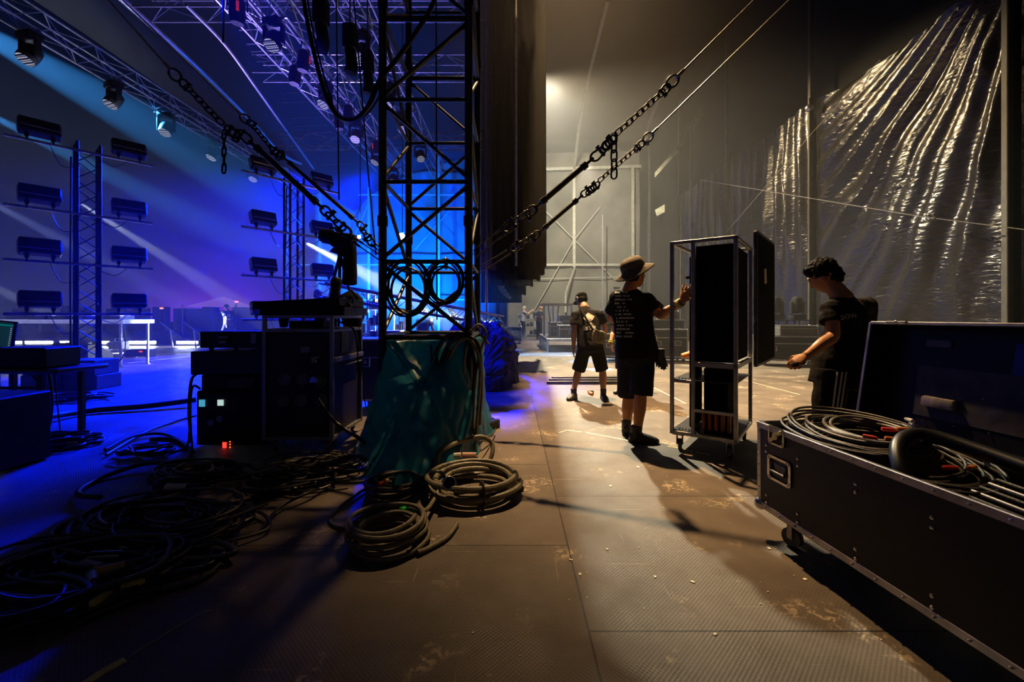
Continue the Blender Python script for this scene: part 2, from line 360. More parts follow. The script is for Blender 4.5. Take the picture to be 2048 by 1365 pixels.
# ---------------------------------------------------------------- roof skin over stage and wing
secs = [(-11.2, 8.6), (-10.2, 9.6), (-8.6, 10.7), (-6.5, 11.6), (-4, 12.3), (-1, 12.7), (3, 12.8), (9.3, 12.9)]
b = MB(); n = 12
for i in range(len(secs)):
    for j in range(n + 1): b.v.append((secs[i][0], -3 + 33.5 * j / n, secs[i][1] + 0.06 * math.sin(j * 1.7 + i)))
k = n + 1
for i in range(len(secs) - 1):
    for j in range(n): b.f.append([i * k + j, (i + 1) * k + j, (i + 1) * k + j + 1, i * k + j + 1]); b.m.append(0)
ob = b.build('ceiling', roof_m); sm = ob.modifiers.new('thick', 'SOLIDIFY'); sm.thickness = 0.03; struct(ob)
# ---------------------------------------------------------------- far wall
b = MB(); nx, nz = 90, 40
for j in range(nz + 1):
    for i in range(nx + 1):
        X = -14 + 24.5 * i / nx; Z = 13.2 * j / nz; b.v.append((X, 30.2 + 0.10 * noise.noise(V((X * 0.7, Z * 0.35, 3))) + 0.05 * math.sin(X * 2.1 + Z * 0.6), Z))
for j in range(nz):
    for i in range(nx): a = j * (nx + 1) + i; b.f.append([a, a + 1, a + nx + 2, a + nx + 1]); b.m.append(0)
struct(b.build('wall_back', fabric_grey))
# ---------------------------------------------------------------- wing side wall: upper black cloth, posts, glossy sheeting
WX = 8.6
b = MB(); b.box((WX + 0.45, 13.5, 6.5), (0.06, 33.5, 13.0)); struct(b.build('wall_right', fabric_black, smooth=0))
POSTS = [2.45, 7.28, 12.1, 16.85, 21.6, 26.4]
tp = bpy.data.materials.new('glossy_black_sheeting'); tp.use_nodes = True; t = tp.node_tree; bs = t.nodes['Principled BSDF']
bs.inputs['Base Color'].default_value = (0.010, 0.009, 0.008, 1); bs.inputs['Roughness'].default_value = 0.22; bs.inputs['Specular IOR Level'].default_value = 0.6
tcn = t.nodes.new('ShaderNodeTexCoord'); mpn = t.nodes.new('ShaderNodeMapping'); mpn.inputs['Rotation'].default_value = (0.75, 0, 0); mpn.inputs['Scale'].default_value = (1, 1.0, 3.0)
n1 = t.nodes.new('ShaderNodeTexNoise'); n1.inputs['Scale'].default_value = 5.0; n1.inputs['Detail'].default_value = 8; n1.inputs['Distortion'].default_value = 0.8
n2 = t.nodes.new('ShaderNodeTexNoise'); n2.inputs['Scale'].default_value = 1.2; n2.inputs['Detail'].default_value = 3
t.links.new(tcn.outputs['Object'], mpn.inputs[0]); t.links.new(mpn.outputs[0], n1.inputs['Vector']); t.links.new(tcn.outputs['Object'], n2.inputs['Vector'])
bpn = t.nodes.new('ShaderNodeBump'); bpn.inputs['Strength'].default_value = 0.42; bpn.inputs['Distance'].default_value = 0.05
t.links.new(n1.outputs['Fac'], bpn.inputs['Height']); t.links.new(bpn.outputs[0], bs.inputs['Normal'])
mr = t.nodes.new('ShaderNodeMapRange'); mr.inputs['To Min'].default_value = 0.12; mr.inputs['To Max'].default_value = 0.26; t.links.new(n2.outputs['Fac'], mr.inputs[0]); t.links.new(mr.outputs[0], bs.inputs['Roughness'])
def sheeting(y0, y1, top, fold, name, label):
    ny = int((y1 - y0) * 26); nz = 150; b = MB((WX, (y0 + y1) / 2, 0))
    for j in range(nz + 1):
        for i in range(ny + 1):
            y = y0 + (y1 - y0) * i / ny; zt = top(y); z = 0.02 + (zt - 0.02) * j / nz
            e = min(1.0, min(y - y0, y1 - y) / 0.35); b.v.append((WX - fold(y, z) * e, y, z))
    for j in range(nz):
        for i in range(ny): a = j * (ny + 1) + i; b.f.append([a, a + ny + 1, a + ny + 2, a + 1]); b.m.append(0)
    return tag(b.build(name, tp, smooth=180), label, 'tarpaulin', 'black sheeting panels on the wing wall')
def ridge(t): return 1 - abs(math.sin(t)) ** 0.7
def fan(y, z):
    dy, dz = y - 7.0, 7.9 - z; r = math.hypot(dy, dz); th = math.atan2(dy, max(dz, 0.01))
    w = noise.noise(V((y * 0.5, z * 0.5, 1.0))) * 0.9 + noise.noise(V((y * 1.7, z * 1.2, 4.0))) * 0.25
    a = ridge(th * 17 + w) * 0.55 + 0.28 * math.sin(th * 43 + w * 2)
    fade = min(1, r / 2.2) * (0.35 + 0.65 * max(0, min(1, (z - 0.3) / 2.2)))
    crush = noise.noise(V((y * 5, z * 3.0, 9))) * 0.035 * max(0, 1 - dy / 1.6)
    return 0.05 + (0.17 * a) * fade + crush + 0.10 * noise.noise(V((y * 0.8, z * 0.6, 7)))
def hang(y, z):
    w = noise.noise(V((y * 0.8, z * 0.5, 2)))
    f = max(0, min(1, (z - 1.8) / 2.5))
    return 0.05 + 0.09 * ridge(y * 5.2 + (7 - z) * 0.35 + w * 1.4) * f + 0.05 * math.sin(y * 11 + w * 3 + z * 0.3) * f + 0.05 * noise.noise(V((y * 1.5, z * 0.8, 5)))
def crumple(y, z):
    return 0.10 + 0.10 * noise.noise(V((y * 1.2, z * 2.6 + y, 3))) + 0.07 * noise.noise(V((y * 3.5, z * 6 + y * 2, 8)))
sheeting(2.5, 7.2, lambda y: 7.3, crumple, 'tarpaulin', 'crumpled black plastic sheeting at the picture edge, nearest bay of the wing wall')
sheeting(7.34, 12.05, lambda y: 7.34 - 0.25 * math.sin((y - 7.34) / 4.7 * math.pi), fan, 'tarpaulin', 'black plastic sheeting with folds fanning out of its upper corner, behind the bowed man')
sheeting(12.18, 16.8, lambda y: 7.36 - 0.1 * math.sin((y - 12.2) / 4.6 * math.pi), hang, 'tarpaulin', 'black plastic sheeting with upright creases, behind the open rack door')
sheeting(16.92, 21.5, lambda y: 7.36, lambda y, z: hang(y + 3, z) * 0.6, 'tarpaulin', 'flat dark sheeting bay between the creased one and the far wall')
for i, yy in enumerate(POSTS):
    b = MB((WX - 0.1, yy, 0)); b.box((WX - 0.10, yy + 0.04, 6.2), (0.10, 0.10, 12.4)); b.cyl((WX - 0.2, yy - 0.05, 3.7), (0, 0, 1), 0.022, 7.4, 10)
    struct(b.build('trim_%d' % (i + 1), MT.get('wall_post') or mat('wall_post', (0.045, 0.042, 0.038), 0.6, 0.2, 0.3, 5)))
# black tilt flaps hanging far behind
for i, (a_, b_, c_, d_, lab) in enumerate([((1440, 150), (1455, 150), (1382, 268), (1370, 268), 'upper pale tie strap slanting down the wing wall'),
        ((1362, 286), (1372, 286), (1310, 355), (1310, 345), 'middle pale tie strap slanting down the wing wall'),
        ((1362, 390), (1362, 408), (1314, 432), (1310, 420), 'lowest pale tie strap slanting down the wing wall')]):
    Y = (20.2, 22.6, 25.2)[i]; pts = [P(*q, Y) for q in (a_, b_, c_, d_)]; bb = MB(pts[0]); back = [p + V((0, 0.05, 0)) for p in pts]
    bb.rings([pts, back]); o = bb.build('webbing_strap', mat('pale_webbing_%d' % i, (0.38, 0.36, 0.26), 0.7), smooth=0); tag(o, lab, 'strap', 'tie straps of the side wall')
# ---------------------------------------------------------------- frame of the far wall
frame_m = mat('pale_wall_frame', (0.30, 0.29, 0.24), 0.5, 0.2, 0.15, 4)
k = 10
def trim(pts, r, m=None):
    global k; k += 1
    b = MB(pts[0])
    for i in range(len(pts) - 1): b.bar(pts[i], pts[i + 1], r, r)
    return struct(b.build('trim_%d' % k, m or frame_m, smooth=0))
Yb = 29.9
trim([P(1064, 530, Yb), P(1300, 530, Yb)], 0.16)
trim([P(1148, 338, Yb), P(1148, 535, Yb)], 0.20)
trim([P(1265, 335, Yb), P(1265, 530, Yb)], 0.20)
trim([P(1064, 340, Yb), P(1330, 332, Yb)], 0.2)
trim([P(1148, 338, Yb), P(1160, 240, 25), P(1180, 140, 20), P(1215, 0, 15)], 0.14)
trim([P(1282, 290, 26), P(1330, 160, 21), P(1420, -20, 16)], 0.14)
trim([P(1066, 398, Yb), P(1230, 560, Yb)], 0.05)
trim([P(1066, 625, Yb), P(1148, 480, Yb), P(1200, 415, Yb)], 0.05)
trim([P(1150, 535, Yb), P(1131, 590, Yb - 1), P(1131, 625, Yb - 1)], 0.12)
trim([P(1066, 558, Yb), P(1290, 553, Yb)], 0.05)
for px in (1205, 1296, 1304, 1318): trim([P(px, 430, Yb - 1.5), P(px, 668, Yb - 1.5)], 0.06, alu_dull)
for px, yt in ((1362, 392), (1382, 250), (1470, 115)): trim([P(px, yt, 19.0), P(px, 640, 19.0)], 0.07, frame_m)
# left half of the far wall: scaffold uprights seen blue through the haze
for px in (573, 640, 738, 878, 975): trim([P(px, 300 if px != 738 else 330, 28.8), P(px, 668, 28.8)], 0.16, frame_m)
for py in (390, 530, 600): trim([P(600, py, 28.8), P(990, py, 28.8)], 0.08, frame_m)
trim([P(640, 640, 28.8), P(740, 400, 28.8)], 0.05); trim([P(830, 500, 28.8), P(900, 420, 28.8)], 0.05); trim([P(830, 420, 28.8), P(900, 500, 28.8)], 0.05)
# ---------------------------------------------------------------- drapes between stage and wing
drape_m = mat('black_stage_drape', (0.0025, 0.0028, 0.0036), 1.0, 0, 0.3, 4, spec=0.08)
def drape(pts, top, bottom, name, label, m=None, fold=0.045, freq=26, ragged=0.0, grp='drapes between stage and wing'):
    # pts: plan polyline of the drape
    b = MB((pts[0][0], pts[0][1], bottom)); P2 = [V((p[0], p[1], 0)) for p in pts]; ln = sum((P2[i + 1] - P2[i]).length for i in range(len(P2) - 1)); n = max(16, int(ln * 55)); cols = []
    s = 0; acc = [(0, 0)]
    for i in range(n + 1):
        d = ln * i / n; a = 0
        for j in range(len(P2) - 1):
            L_ = (P2[j + 1] - P2[j]).length
            if d <= L_ + 1e-6 or j == len(P2) - 2: t = min(1, d / L_); q = P2[j].lerp(P2[j + 1], t); tn = (P2[j + 1] - P2[j]).normalized(); break
            d -= L_
        nn = V((-tn.y, tn.x, 0)); cols.append((q, nn, ln * i / n))
    nz = 14
    for j in range(nz + 1):
        for q, nn, d in cols:
            w = math.sin(d * freq + 0.8 * math.sin(d * 3)) * fold * (0.5 + 0.5 * (1 - j / nz)); zb = bottom + ragged * (0.5 + 0.5 * math.sin(d * 9)) * 1.0
            p = q + nn * w; b.v.append((p.x, p.y, zb + (top - zb) * j / nz))
    k_ = len(cols)
    for j in range(nz):
        for i in range(k_ - 1): a = j * k_ + i; b.f.append([a, a + 1, a + k_ + 1, a + k_]); b.m.append(0)
    o = b.build(name, m or drape_m, smooth=180); sd = o.modifiers.new('cloth', 'SOLIDIFY'); sd.thickness = 0.008
    return tag(o, label, 'curtain', grp)
dr = [(9.0, 985, 1089, 531, 'nearest black drape hanging between stage and wing, its pale edge lit'),
      (10.6, 978, 1086, 548, 'second black drape of the row, just showing under the nearest one'),
      (12.6, 972, 1078, 560, 'third black drape of the row, a step lower than the two before it'),
      (15.2, 968, 1064, 572, 'fourth black drape in the row, hanging over the dark heap'),
      (18.8, 966, 1050, 590, 'fifth black drape of the row, seen low above the far cases'),
      (24.0, 962, 1042, 606, 'farthest black drape of the row, almost reaching the stage floor')]
for Y, xa, xb, yb, lab in dr:
    A, B = P(xa, yb, Y), P(xb, yb, Y); drape([(A.x, Y), (B.x, Y), (B.x + 0.02, Y + 0.5)], 11.8, A.z, 'stage_drape', lab)
q_ = MB((0.1, 16, 11.9)); q_.tube((-0.6, 8.9, 11.82), (0.9, 8.9, 11.82), 0.03, 8); q_.tube((0.1, 8.8, 11.86), (0.1, 25, 11.86), 0.04, 8)
for yy in (10.6, 12.6, 15.2, 18.8, 24.0): q_.tube((-1.9 if yy > 15 else -1.0, yy, 11.80), (0.9, yy, 11.80), 0.03, 8)
for yy in (9.0, 14.0, 20.0, 24.8): q_.tube((0.1, yy, 11.86), (0.1, yy, 12.72), 0.02, 6)
struct(q_.build('trim_9', alu))
gauze = mat('grey_gauze', (0.10, 0.10, 0.12), 0.8, 0, 0.2, 4, alpha=0.55)
A, B = P(958, 540, 9.6), P(992, 540, 9.6); drape([(A.x, 9.6), (B.x, 9.6)], 11.8, A.z, 'gauze_drape', 'see-through grey gauze strip beside the nearest black drape', gauze, 0.02, 20)
b = MB((P(1032, 430, 9.35).x, 9.35, 2.4)); a1, a2 = P(1032, 395, 9.35), P(1032, 528, 9.35)
# slim aluminium tubes by the drapes
for px, yt, yb, lab in ((1032, 340, 532, 'pale upright aluminium tube clamped against the nearest black drape'), (973, 300, 640, 'slim pale upright tube beside the gauze strip')):
    Y = 8.9 if px == 1032 else 10.2; q = MB(P(px, yb, Y)); q.tube(P(px, yb, Y), P(px, -60, Y), 0.028, 10); q.build
    o = q.build('scaffold_tube', alu); tag(o, lab, 'tube')
# ragged cloth added out of view to shade the stage from the work light
b = MB((-6, 8, 8.0)); edge = []; xs = []
yy = 7.3; i = 0
while yy < 8.75: edge.append((0.50 + 0.035 * math.sin(i * 2.3) + 0.02 * math.cos(i * 5.1), yy)); yy += 0.045; i += 1
vs = [(-12.0, 7.28 + 0.0, 8.0)] + [(-12.0 + (12.5) * j / 30, 7.28 + 0.02 * math.sin(j * 3.1), 8.0) for j in range(1, 31)] + [(a, b_, 8.0) for a, b_ in edge] + [(-12.0, 8.75, 8.0)]
b.add(vs + [(p[0], p[1], 8.03) for p in vs], [tuple(range(len(vs)))[::-1], tuple(len(vs) + q for q in range(len(vs)))] + [(q, (q + 1) % len(vs), len(vs) + (q + 1) % len(vs), len(vs) + q) for q in range(len(vs))])
o = b.build('added_shade_cloth', fabric_black, smooth=0); tag(o, 'added black shade cloth stretched level under the stage roof, out of view', 'cloth')
# ================================================================ the big black lattice tower
TX0, TX1, TY0, TY1, TR = -1.182, -0.396, 3.90, 4.88, 0.037
tw = thing('lattice_tower', ((TX0 + TX1) / 2, (TY0 + TY1) / 2, 0), 'big black steel lattice tower with cable coils hung on its rung, front of the stage', 'tower')
TO = tw.location.copy()
for x in (TX0, TX1):
    for y in (TY0, TY1):
        b = MB(TO); b.tube((x, y, 0.02), (x, y, 6.6), TR, 16); b.build('leg', steel_black, tw)
        b = MB(TO); b.rbox((x, y, 0.01), (0.16, 0.16, 0.02), 0.004); b.build('foot_plate', steel_black, tw)
        for z in (2.1, 4.1): b = MB(TO); b.cyl((x, y, z), (0, 0, 1), TR + 0.010, 0.09, 16); b.build('leg_collar', steel_black, tw)
lv = [0.06, 1.04, 1.73, 2.46, 3.21, 3.95, 4.70, 5.45, 6.2]
for i, z in enumerate(lv):
    if i == 0: continue
    for a_, b_ in (((TX0, TY0), (TX1, TY0)), ((TX0, TY1), (TX1, TY1)), ((TX0, TY0), (TX0, TY1)), ((TX1, TY0), (TX1, TY1))):
        b = MB(TO); b.tube((*a_, z), (*b_, z), 0.020 if i not in (1, 5) else 0.026, 10); b.build('rung', steel_black, tw)
    if i < len(lv) - 1:
        z2 = lv[i + 1]; up = i % 2 == 0
        for a_, b_, fl_ in (((TX0, TY0), (TX1, TY0), up), ((TX0, TY1), (TX1, TY1), not up), ((TX0, TY0), (TX0, TY1), not up), ((TX1, TY0), (TX1, TY1), up)):
            if not fl_: a_, b_ = b_, a_
            b = MB(TO); b.tube((*a_, z + 0.03), (*b_, z2 - 0.03), 0.019, 10); b.build('brace', steel_black, tw)
for a_, b_ in (((TX0, TY0), (TX0, TY1)), ((TX1, TY1), (TX1, TY0))):
    b = MB(TO); b.tube((*a_, 0.1), (*b_, 1.0), 0.019, 10); b.build('brace', steel_black, tw)
b = MB(TO); b.tube((TX1, TY0, 0.1), (TX1 - 0.30, TY0 + 0.6, 0.98), 0.019); b.build('brace', steel_black, tw)
# coils hung on the rung at 1.73 m
def coil_pts(c, u, w, R, n, spread=0.02, wob=0.02, seg=26, depth=None, seed=1, squash=1.0):
    r_ = random.Random(seed); pts = []; c = V(c); u = V(u); w = V(w); dn = u.cross(w)
    ph = r_.random() * 6
    for i in range(int(n * seg) + 1):
        a = 2 * math.pi * i / seg; k_ = i / seg
        rr = R * (1 + wob * math.sin(a * 0.37 + ph) + spread * math.sin(k_ * 1.9 + ph * 2) + 0.012 * math.sin(3 * a + k_))
        dd = (depth or 0) * (0.5 + 0.5 * math.sin(k_ * 2.4 + ph)) + 0.004 * math.sin(a * 2 + k_)
        oc = u * (wob * R * math.sin(k_ * 1.3 + ph)) + w * (wob * R * math.cos(k_ * 2.1))
        pts.append(c + oc + u * rr * math.cos(a) + w * rr * squash * math.sin(a) + dn * dd)
    return pts
c1 = P(817, 580, TY0 + 0.05); c2 = P(891, 566, TY0 + 0.05)
for cc, R_, n_, sd, lab, sq in ((c1, 0.185, 9, 3, 'loose coil of thin black cable hung on the tower rung, the larger one', 1.28), (c2, 0.150, 10, 8, 'tighter coil of thin black cable hung on the tower rung beside the larger one', 1.22)):
    cc = V((cc.x, cc.y, 1.72 - R_ * sq + 0.005)); b = MB(cc); b.path(coil_pts(cc, (1, 0, 0), (0, 0, 1), R_, n_, 0.09, 0.08, 28, 0.06, sd, sq), 0.0075, 7)
    o = thing('cable_coil', cc, lab, 'cable', 'cable coils hung on the tower'); b.build('cable', rubber_dark, o)
    t = MB(cc); t.torus(cc + V((0.0, 0.03, R_ * sq)), (1, 0, 0), 0.05, 0.012, 14, 6); t.build('tie', rubber_dark, o)
# ================================================================ teal plastic sheet draped over the ballast at the tower foot
def bin_sheet():
    teal = mat('teal_plastic_sheet', (0.018, 0.17, 0.23), 0.34, 0, 0.35, 3, 0.3, 8, spec=0.6)
    t_ = teal.node_tree; pb = t_.nodes['Principled BSDF']; tr = t_.nodes.new('ShaderNodeBsdfTranslucent'); tr.inputs[0].default_value = (0.03, 0.38, 0.55, 1); mx = t_.nodes.new('ShaderNodeMixShader'); mx.inputs[0].default_value = 0.45
    t_.links.new(pb.outputs[0], mx.inputs[1]); t_.links.new(tr.outputs[0], mx.inputs[2]); t_.links.new(mx.outputs[0], t_.nodes['Material Output'].inputs['Surface'])
    top = [P(775, 682, 3.93), P(862, 682, 3.93), P(932, 682, 3.93), V((-0.36, 4.3, 1.0)), V((-0.36, 4.92, 1.0)), V((-0.8, 4.95, 1.0)), V((-1.24, 4.95, 1.0)), V((-1.24, 4.3, 1.0))]
    bot = [G(722, 943), G(826, 985), G(908, 950), V((-0.28, 3.9, 0)), V((-0.26, 4.95, 0)), V((-0.8, 5.1, 0)), V((-1.42, 5.0, 0)), V((-1.46, 4.1, 0))]
    b = MB((-0.8, 4.2, 0)); n = 120; m = 60; T = smooth_path(top, 30, True); B = smooth_path(bot, 30, True); n = len(T)
    for j in range(m + 1):
        t = j / m
        for i in range(n):
            p = T[i].lerp(B[i], t); ctr = V((-0.8, 4.3, p.z)); d = (p - ctr).normalized(); a = i / n * 2 * math.pi
            sag = -0.05 * math.sin(math.pi * t); q = p * 1.0
            f = 0.035 * (1 - abs(math.sin(a * 2.5 + t * 2.2 + 1.3 * noise.noise(V((math.cos(a) * 1.5, math.sin(a) * 1.5, t * 2))))) * 2) * (0.2 + t) + 0.04 * noise.noise(V((p.x * 3, p.y * 3, p.z * 3))) + 0.022 * abs(noise.noise(V((p.x * 7 + p.z * 3, p.y * 6, p.z * 5 - p.x * 2)))) * 2
            f += 0.05 * (abs(math.sin(a * 2.0 - t * 4.0)) - 0.5) * math.sin(math.pi * t)
            uu = i / n; rec = (1 - t / 0.42) - abs(uu - 0.125) / 0.105; f -= 0.075 * max(0.0, min(1.0, rec * 7))
            q = p + d * (f + sag); q.z = max(0.006, q.z + 0.02 * noise.noise(V((a * 2, t * 5, 6)))); b.v.append(tuple(q))
    for j in range(m):
        for i in range(n): i2 = (i + 1) % n; b.f.append([j * n + i, (j + 1) * n + i, (j + 1) * n + i2, j * n + i2]); b.m.append(0)
    b.f.append(list(range(n))); b.m.append(0)
    r = thing('draped_tarpaulin', b.o, 'creased teal plastic tarpaulin draped over the ballast at the lattice tower foot', 'tarpaulin')
    b.build('sheet', teal, r, smooth=180)
    f = MB(b.o); f.path(smooth_path([P(775, 684, 3.87), P(812, 735, 3.72), P(842, 782, 3.62)], 8), 0.008, 6); f.path(smooth_path([P(880, 690, 3.86), P(842, 782, 3.6), P(826, 800, 3.6)], 8), 0.008, 6); f.build('folded_edge', teal, r)
bin_sheet()
# ================================================================ guy lines with turnbuckles, shackles and chains
def shackle(b, c, t, s=0.05, side=(0, 1, 0), r=None):
    c = V(c); t = V(t).normalized(); w = t.cross(V(side)).normalized(); r = r or s * 0.2
    pts = [c - t * s * 0.9 + w * s * 0.62, c - t * s * 0.4 + w * s * 0.62]
    pts = [c + t * s * 1.1 + w * s * 0.55] + [c + w * s * 0.72 * math.cos(a) - t * s * 0.9 * math.sin(a) * 1.1 for a in [math.pi * i / 10 for i in range(11)]] + [c + t * s * 1.1 - w * s * 0.55]
    b.path(pts, r, 8); b.cyl(c + t * s * 1.15, w, r * 1.1, s * 1.9, 8); b.cyl(c + t * s * 1.15 + w * s * 0.95, w, r * 1.9, s * 0.3, 6)
    b.ell(c + t * s * 1.15 + w * s * 0.55, r * 1.7, n=8, m=6); b.ell(c + t * s * 1.15 - w * s * 0.6, r * 1.8, n=8, m=6)
def link(b, c, t, nrm, ln, wd, r):
    c = V(c); t = V(t).normalized(); w = t.cross(V(nrm)).normalized(); s = ln / 2 - wd / 2; pts = []
    for i in range(7): a = -math.pi / 2 + math.pi * i / 6; pts.append(c + t * (s + wd / 2 * math.cos(a)) + w * wd / 2 * math.sin(a))
    for i in range(7): a = math.pi / 2 + math.pi * i / 6; pts.append(c + t * (-s + wd / 2 * math.cos(a)) + w * wd / 2 * math.sin(a))
    b.path(pts, r, 7, closed=True)
def chain(b, a, c, ln=0.085, wd=0.045, r=0.0075, nrm=(0, 1, 0)):
    a, c = V(a), V(c); t = (c - a).normalized(); n = max(1, round((c - a).length / (ln * 0.78))); st = (c - a).length / n; nr = V(nrm); n2 = t.cross(nr).normalized()
    for i in range(n): link(b, a + t * st * (i + 0.5), t, (nr * 0.92 + n2 * 0.4) if i % 2 == 0 else (n2 * 0.75 + nr * 0.66), st * 1.27, wd, r)
def turnbuckle(r_, org, a, c, rad, m=None):
    m = m or iron; a, c = V(a), V(c); t = (c - a).normalized(); b = MB(org)
    b.tube(a + t * 0.07, c - t * 0.07, rad, 14); b.build('turnbuckle_tube', m, r_)
    for p, s_ in ((a, 1), (c, -1)):
        b = MB(org)
        b.cyl(p + t * s_ * 0.07, t, rad * 1.35, 0.05, 8); b.tube(p + t * s_ * 0.05, p - t * s_ * 0.04, rad * 0.55, 8)
        q = p - t * s_ * 0.07; shackle(b, q, -t * s_, rad * 2.1, r=rad * 0.42); b.build('turnbuckle_fork', m, r_)
def guy(lab, org, wires, s0, tb, junk, ch, thim, rope_end, rad, hang=None, hangn=4, locks=(), Y=3.9, grp='guy lines of the lattice tower'):
    Q = lambda p: P(p[0], p[1], Y)
    r_ = thing('guy_line', Q(org), lab, 'guy line', grp); o_ = r_.location.copy()
    b = MB(o_)
    for a, c in wires: b.tube(Q(a), Q(c), 0.006 if Y < 4.5 else 0.0065, 7); e = V(Q(c)) - V(Q(a)); e.normalize(); b.cyl(V(Q(c)) - e * 0.03, e, 0.011, 0.09, 8)
    b.build('wire_sling', iron, r_)
    b = MB(o_); t = (Q(tb[0]) - Q(s0)).normalized(); shackle(b, Q(s0), t, 0.055, r=0.013); chain(b, V(Q(s0)) + t * 0.03, V(Q(tb[0])) - t * 0.10, 0.11, 0.055, 0.010); b.build('shackle', iron, r_)
    turnbuckle(r_, o_, Q(tb[0]), Q(tb[1]), rad)
    b = MB(o_); t = (Q(ch[0]) - Q(tb[1])).normalized(); shackle(b, Q(junk), t, 0.05, r=0.014); link(b, V(Q(junk)) + t * 0.05, t, (0, 1, 0.5), 0.12, 0.06, 0.011); link(b, V(Q(junk)) - t * 0.03, (1, 0, 1.4), (0, 1, 0.2), 0.12, 0.055, 0.010); b.build('shackle', iron, r_)
    b = MB(o_); chain(b, Q(ch[0]), Q(ch[1])); b.build('chain', iron, r_)
    if hang: b = MB(o_); a = Q(hang); chain(b, a, a - V((0, 0, hangn)), 0.10, 0.05, 0.0085); b.build('hanging_chain', iron, r_)
    b = MB(o_); t = (Q(thim) - Q(ch[1])).normalized(); shackle(b, V(Q(ch[1])) + t * 0.03, -t, 0.045, r=0.011); b.torus(Q(thim), (0, 1, 0), 0.045, 0.011, 18, 6, 1.5, t); b.build('shackle', iron, r_)
    e = V(Q(rope_end)); t2 = (e - V(Q(thim))).normalized(); b = MB(o_); st = V(Q(thim)) + t2 * 0.05; b.tube(st, st + t2 * 0.10, 0.016, 8); b.tube(st, e, 0.0085, 8); b.build('wire_rope', MT['rope_steel'] if 'rope_steel' in MT else mat('rope_steel', (0.32, 0.30, 0.26), 0.4, 0.8, 0.2, 30), r_)
    for lk in locks:
        b = MB(o_); p = Q(lk); b.rbox(p, (0.045, 0.025, 0.045), 0.006); b.torus(p + V((0, 0, 0.03)), (0, 1, 0), 0.017, 0.004, 12, 5); b.build('padlock', chrome, r_)
guy('guy line rising over the wing with thick turnbuckle and hanging chain tail', (952, 505), [((946, 502), (1003, 458)), ((950, 516), (1010, 468))], (1016, 455), ((1075, 412), (1180, 322)), (1214, 290), ((1232, 268), (1328, 182)), (1345, 163), (1568, -60), 0.026, (1228, 268), 0.40, Y=3.9)
guy('thinner guy line over the wing with two silver padlocks on its chain', (952, 545), [((948, 540), (1012, 502)), ((952, 552), (1020, 508))], (1030, 496), ((1082, 462), (1160, 395)), (1184, 378), ((1198, 362), (1278, 292)), (1296, 275), (1640, -60), 0.024, None, 0, ((1272, 303), (1294, 288)), Y=4.86)
guy('heavy guy line running up over the stage with a thick turnbuckle and chain tail', (762, 520), [((762, 512), (712, 478)), ((758, 520), (706, 484))], (692, 463), ((640, 412), (505, 288)), (470, 268), ((445, 248), (372, 172)), (350, 150), (190, -30), 0.026, (448, 262), 0.38, Y=3.9)
guy('thin guy line running up over the stage behind the heavy one', (765, 500), [((770, 505), (748, 484)), ((768, 512), (744, 490))], (742, 484), ((712, 442), (572, 320)), (556, 308), ((546, 300), (505, 250)), (490, 238), (215, -30), 0.022, None, 0, Y=4.86)
# ================================================================ hoses and cables hanging on the tower
def cable(name, pts, r, label, m=None, cat='cable', grp=None, k=8, n=8, org=None, closed=False):
    pts = [V(p) for p in pts]; q = smooth_path(pts, k, closed); o_ = V(org) if org else pts[0]
    b = MB(o_); b.path(q, r, n, closed=closed); return tag(b.build(name, m or rubber_dark, smooth=60), label, cat, grp)
fx = TY0 - 0.07
r_ = thing('cable_bundle', (TX1 - 0.02, fx, 1.0), 'bundle of thick cables looped over the lowest tower rung and hanging to the floor', 'cable'); o_ = r_.location.copy()
for i, (pp, rr, mm) in enumerate([
        ([(880, 760), (872, 710), (888, 680), (905, 668), (930, 672), (955, 690), (962, 760), (958, 850)], 0.020, rubber_dark),
        ([(905, 860), (880, 790), (884, 720), (905, 682), (930, 676), (948, 720), (946, 800), (940, 890)], 0.018, rubber_dark),
        ([(912, 900), (900, 820), (896, 740), (912, 690), (940, 680), (960, 730), (955, 830), (950, 900)], 0.016, rubber_brown),
        ([(925, 930), (895, 860), (880, 800), (886, 735), (900, 700)], 0.014, rubber_dark),
        ([(940, 665), (958, 650), (972, 668), (962, 700), (950, 760), (944, 860), (936, 930)], 0.013, rubber_brown),
        ([(936, 676), (928, 740), (936, 800), (948, 860), (952, 915)], 0.012, rubber_brown),
        ([(960, 668), (978, 690)], 0.012, rubber_brown),
        ([(862, 690), (868, 760), (890, 830), (915, 870), (935, 860)], 0.011, rubber_dark),
        ([(885, 750), (905, 756), (930, 752)], 0.009, rubber_dark), ([(890, 808), (915, 806), (934, 800)], 0.009, rubber_dark)]):
    b = MB(o_); q = [P(x_, y_, fx - 0.012 * (i % 4)) for x_, y_ in pp]
    for v in q: v.z = max(v.z, 0.02)
    b.path(smooth_path(q, 8), rr, 8); b.build('cable', mm, r_)
cable('cable', [P(603, -30, 4.3), P(618, 60, 4.25), P(645, 170, 4.2), P(672, 228, 4.1), P(705, 240, 4.0), P(735, 215, 3.9), P(760, 160, 3.86), P(800, 110, 3.9), P(860, 20, 3.9), P(880, -40, 3.9)], 0.022, 'thick black cable sagging in a deep loop beside the lattice tower, high up')
cable('cable', [P(610, -30, 4.4), P(632, 90, 4.35), P(668, 215, 4.2), P(700, 246, 4.1), P(740, 222, 4.0), P(766, 178, 3.9)], 0.010, 'thinner cable following the sagging loop high beside the tower')
cable('rope', [P(672, -30, 5.4), P(675, 180, 5.4), P(678, 400, 5.3)], 0.009, 'thin upright rope dropping behind the thick sagging cable', cat='rope')
